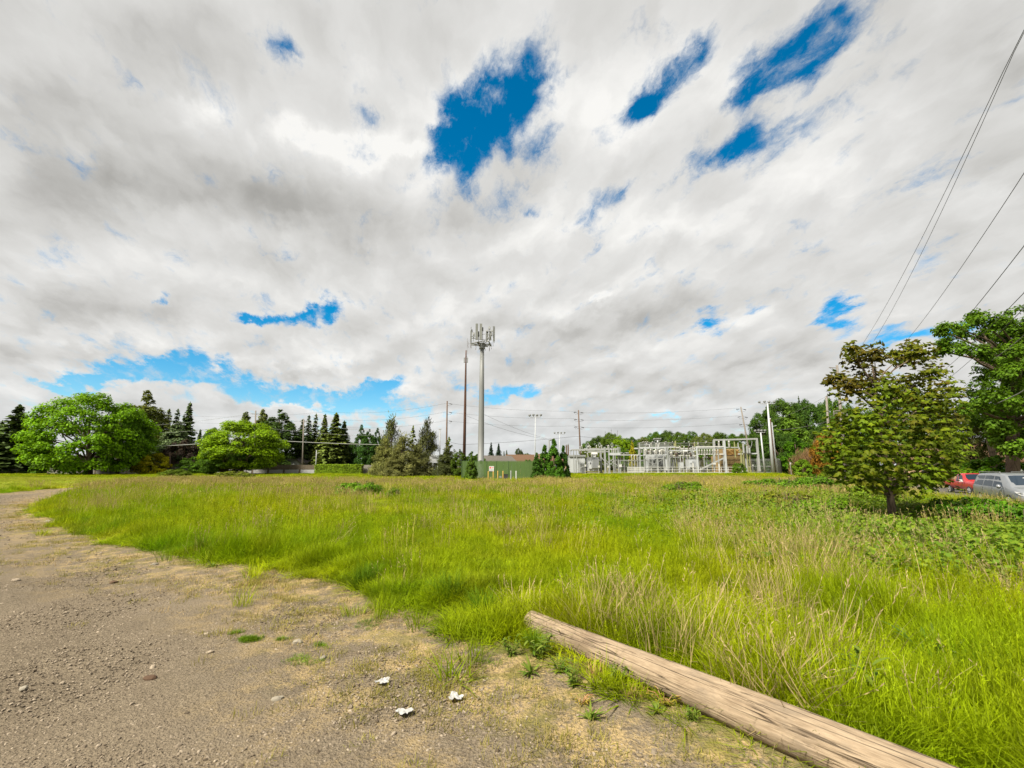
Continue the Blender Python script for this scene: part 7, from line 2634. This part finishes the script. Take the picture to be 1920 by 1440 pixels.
k = field_ok(x, y, 0.1) & (rng.uniform(0, 1, len(x)) < np.clip(1.1 - y / 190, 0.3, 1))
x, y = x[k], y[k]
add(x, y, gz(x, y) - 0.02, hfield(x, y, rng) * 0.9, 11, 4, rng)
scatter('grass', np.concatenate(P_), np.concatenate(R_), np.concatenate(S_), np.concatenate(I_), gn + gm + gf_)

# --- seeding brownish grass: a band across the middle distance and drifts
P_, R_, S_, I_ = [], [], [], []
sn = [clump('seed_tuft', 70 + i, 26, 0.22, 0.62, 0.008, 'seed_grass', 0.4, 0.8, 4, 16) for i in range(4)]
sf = [clump('seed_tuft', 80 + i, 40, 0.7, 0.60, 0.030, 'seed_grass', 0.35, 0.6, 2, 26) for i in range(4)]
x, y = cand(rng, 26000, 22.0, 62.0)
w = sstep(0.40, 0.62, vnoise(x, y, 0.10, 21) * 0.6 + vnoise(x, y, 0.35, 22) * 0.4 + 0.13 * np.exp(-((y - 42) / 13) ** 2) - 0.05) * 0.13
k = field_ok(x, y, 0.5) & (rng.uniform(0, 1, len(x)) < w)
x, y = x[k], y[k]
add(x, y, gz(x, y) - 0.02, rng.uniform(0.5, 0.85, len(x)), 4, 4, rng)
x, y = cand(rng, 12000, 5.0, 24.0)
w = 0.09 * sstep(0.54, 0.72, vnoise(x, y, 0.5, 24)) + 0.012
k = field_ok(x, y, 0.25) & (rng.uniform(0, 1, len(x)) < w)
x, y = x[k], y[k]
add(x, y, gz(x, y) - 0.02, rng.uniform(0.6, 1.1, len(x)), 0, 4, rng)
scatter('seeding_grass', np.concatenate(P_), np.concatenate(R_), np.concatenate(S_), np.concatenate(I_), sn + sf)

# --- dry straw coloured grass, thickest right of the middle before the maple and along the log
P_, R_, S_, I_ = [], [], [], []
dn = [clump('dry_tuft', 90 + i, 60, 0.25, 0.60, 0.0065, 'dry_grass', 0.95, 0.9, 4, 5) for i in range(5)]
spots = [(1500, 1010, 2.2, 0.5), (1600, 1045, 1.6, 0.4), (1390, 1000, 1.8, 0.35), (1560, 1030, 1.5, 0.5), (1480, 1035, 1.2, 0.45), (1700, 1060, 1.4, 0.35), (1640, 1010, 1.3, 0.35), (1420, 985, 1.3, 0.3), (1880, 1090, 1.0, 0.5), (1130, 1130, 0.45, 0.8), (1230, 1190, 0.5, 0.6), (1400, 1200, 0.6, 0.4), (1540, 1280, 0.45, 0.6), (1480, 1240, 0.5, 0.5),
         (1310, 1180, 0.6, 0.4), (820, 990, 1.2, 0.28), (980, 1010, 1.0, 0.2), (1780, 1100, 1.0, 0.3), (1330, 990, 1.3, 0.25), (1700, 1330, 0.4, 0.25), (1190, 1260, 0.3, 0.5), (1900, 1140, 0.7, 0.4)]
for px, py, r_, a in spots:
    q = G(px, py, 0.2)
    n = int((6 if py > 1120 else 10) * a * (1 + r_ * r_ * 3))
    nc = max(2, int(3 + 4 * r_))          # gathered in smaller drifts
    ci_ = rng.integers(0, nc, n)
    dr = rng.normal(size=(nc, 2)) * np.array([r_, r_ * 0.8])
    x = q.x + dr[ci_, 0] + rng.normal(size=n) * 0.22
    y = q.y + dr[ci_, 1] + rng.normal(size=n) * 0.2
    k = field_ok(x, y, 0.05)
    x, y = x[k], y[k]
    add(x, y, gz(x, y) - 0.01, rng.uniform(0.55, 1.15, len(x)), 0, 5, rng, 1.0, 0.35)
scatter('dry_grass', np.concatenate(P_), np.concatenate(R_), np.concatenate(S_), np.concatenate(I_), dn)

# --- dark coarse tussocks
P_, R_, S_, I_ = [], [], [], []
tn = [clump('tussock', 120 + i, 150, 0.10, 0.60, 0.009, 'dark_grass', 0.9, 1.3, 5, 0) for i in range(3)]
for px, py, s_ in ((512, 1010, 1.25), (388, 1038, 1.1), (505, 1000, 0.8), (690, 1100, 0.9), (840, 1125, 1.0), (900, 1160, 0.9), (1250, 945, 1.0), (960, 975, 0.8), (1110, 955, 0.8), (770, 1040, 0.8), (1360, 1120, 0.7), (1620, 1190, 0.8), (1770, 1280, 0.8), (1480, 1310, 0.7), (1640, 1330, 0.7), (1840, 1330, 0.8), (1000, 1215, 0.5), (160, 985, 0.8), (700, 1090, 0.7), (1730, 1200, 0.7)):
    q = G(px, py, 0.0)
    n = 3
    x, y = q.x + rng.normal(size=n) * 0.09 * s_, q.y + rng.normal(size=n) * 0.09 * s_
    add(x, y, gz(x, y) - 0.01, np.full(n, s_) * rng.uniform(0.6, 0.85, n), 0, 3, rng, s_ * 0.8)
scatter('tussock_grass', np.concatenate(P_), np.concatenate(R_), np.concatenate(S_), np.concatenate(I_), tn)

# --- short grass: worn verge of the lot, moss tufts, mown lawn
P_, R_, S_, I_ = [], [], [], []
hn = [clump('short_tuft', 140 + i, 46, 0.10, 0.07, 0.0035, 'verge_grass', 1.9, 1.0, 3, 0) for i in range(4)]
hf = [clump('lawn_tuft', 150 + i, 60, 0.5, 0.10, 0.02, 'short_grass', 0.7, 0.6, 2, 0) for i in range(3)]
gd = [clump('green_tuft', 160 + i, 60, 0.06, 0.10, 0.004, 'dark_grass', 1.0, 1.0, 3, 0) for i in range(2)]
x, y = cand(rng, 60000, 2.2, 22.0, 1.0)
d = dist_poly(x, y, GRAVEL)
w = sstep(2.4, -0.1, d) * sstep(0.42, 0.60, vnoise(x, y, 1.1, 31) * 0.6 + vnoise(x, y, 4.0, 32) * 0.4) * 0.8 + 0.012 * sstep(3.5, 1.0, d)
k = (d > -0.2) & (d < 4) & (rng.uniform(0, 1, len(x)) < w) & (log_dist(x, y) > 0.14)
x, y = x[k], y[k]
add(x, y, gz(x, y) - 0.035, rng.uniform(0.4, 1.25, len(x)), 0, 4, rng)
x, y = cand(rng, 30000, 28.0, 95.0)
k = dist_poly(x, y, LAWN) > -0.5
x, y = x[k], y[k]
add(x, y, gz(x, y) - 0.01, rng.uniform(0.5, 1.0, len(x)), 4, 3, rng)
for px, py, r_, n in ((473, 1198, 0.06, 60), (530, 1197, 0.03, 8), (568, 1240, 0.13, 26), (408, 1060, 0.08, 10), (600, 1210, 0.05, 8), (440, 1185, 0.03, 6), (700, 1170, 0.12, 20), (1220, 1340, 0.12, 24), (860, 1200, 0.2, 40), (940, 1240, 0.15, 30)):
    q = G(px, py, -0.02)
    x, y = q.x + rng.normal(size=n) * r_ * 0.8, q.y + rng.normal(size=n) * r_ * 0.5
    add(x, y, gz(x, y) - 0.035, rng.uniform(0.2, 0.5, n), 7, 2, rng, 0.6)
scatter('short_grass', np.concatenate(P_), np.concatenate(R_), np.concatenate(S_), np.concatenate(I_), hn + hf + gd)

# --- flattened straw on the border of the lot
P_, R_, S_, I_ = [], [], [], []
ss = [clump('straw_mat', 170 + i, 34, 0.14, 0.16, 0.004, 'straw', 3.2, 0.5, 2, 0, 0.4, 0) for i in range(4)]
x, y = cand(rng, 40000, 2.5, 26.0, 1.0)
d = dist_poly(x, y, GRAVEL)
w = sstep(2.6, 0.3, d) * sstep(-0.5, 0.1, d) * sstep(0.50, 0.68, vnoise(x, y, 0.8, 41) * 0.65 + vnoise(x, y, 3.0, 42) * 0.35) * 0.9
k = (rng.uniform(0, 1, len(x)) < w) & (log_dist(x, y) > 0.14)
x, y = x[k], y[k]
add(x, y, gz(x, y) - 0.035, rng.uniform(0.3, 0.7, len(x)), 0, 4, rng)
scatter('straw', np.concatenate(P_), np.concatenate(R_), np.concatenate(S_), np.concatenate(I_), ss)

# --- gravel stones
pm = []
for i in range(6):
    o = bpy.data.objects.new('pebble', rock_mesh(20 + i, 'pebble', 1, M['stone']))
    pm.append(o)
x, y = cand(rng, 150000, 1.8, 9.0, 1.0)
k = (dist_poly(x, y, GRAVEL) > -0.1) & (rng.uniform(0, 1, len(x)) < np.clip(1.25 - y / 9, 0.25, 1)) & (log_dist(x, y) > 0.12)
x, y = x[k], y[k]
s1 = 0.0035 + 0.0085 * rng.uniform(0, 1, len(x)) ** 3 + 0.012 * (rng.uniform(0, 1, len(x)) > 0.993)
x2, y2 = cand(rng, 36000, 8.0, 34.0)
k = dist_poly(x2, y2, GRAVEL) > 0.0
x2, y2 = x2[k], y2[k]
s2 = 0.009 + 0.02 * rng.uniform(0, 1, len(x2)) ** 3
x, y, s1 = np.concatenate([x, x2]), np.concatenate([y, y2]), np.concatenate([s1, s2])
n = len(x)
scatter('gravel', np.stack([x, y, gz(x, y) - 0.031 + s1 * 0.12], -1), rng.normal(size=(n, 3)) * np.array([0.35, 0.35, 3]), np.stack([s1 * rng.uniform(0.9, 1.7, n), s1, s1], -1), rng.integers(0, 6, n), pm)

# --- leafy undergrowth between the brambles round the maple
P_, R_, S_, I_ = [], [], [], []


def leafy(name, seed, n):
    rng_ = np.random.default_rng(seed)
    c = np.stack([rng_.normal(size=n) * 0.26, rng_.normal(size=n) * 0.26, rng_.uniform(0.08, 0.55, n)], -1)
    nr = unit(np.array([0, -0.1, 1.0]) + rng_.normal(size=(n, 3)) * 0.45)
    s_ = rng_.uniform(0.05, 0.105, n)
    v_, f_ = cards(c, nr, rand_dir(n, rng_), s_, s_ * 0.75, rng_, 0.12)
    return bpy.data.objects.new(name, np_mesh(name, v_, f_, M['undergrowth']))


M['undergrowth'] = plant_mat('undergrowth_leaf', (0.075, 0.155, 0.008), (0.17, 0.23, 0.015))
un = [leafy('leafy_shoots', 190 + i, 60) for i in range(4)]
for px, py, r_, n in ((1500, 975, 2.2, 260), (1600, 990, 1.8, 300), (1700, 1005, 1.6, 300), (1800, 1015, 1.7, 420), (1880, 1035, 1.4, 420), (1900, 1075, 1.0, 160), (1440, 950, 3, 220), (1550, 940, 3, 220), (1850, 975, 2, 300), (1330, 935, 3, 120), (1520, 910, 3, 120)):
    q = G(px, py, 0.2)
    x, y = q.x + rng.normal(size=n) * r_, q.y + rng.normal(size=n) * r_ * 0.7
    k = field_ok(x, y, 0.3)
    x, y = x[k], y[k]
    mp = np.exp(-(((x - mq.x * 0.93) / 1.4) ** 2 + ((y - 13.2) / 2.6) ** 2))
    add(x, y, gz(x, y) - 0.02, rng.uniform(0.55, 1.15, len(x)) * (1 - 0.75 * mp), 0, 4, rng, 1.0, 0.1)
scatter('undergrowth', np.concatenate(P_), np.concatenate(R_), np.concatenate(S_), np.concatenate(I_), un)
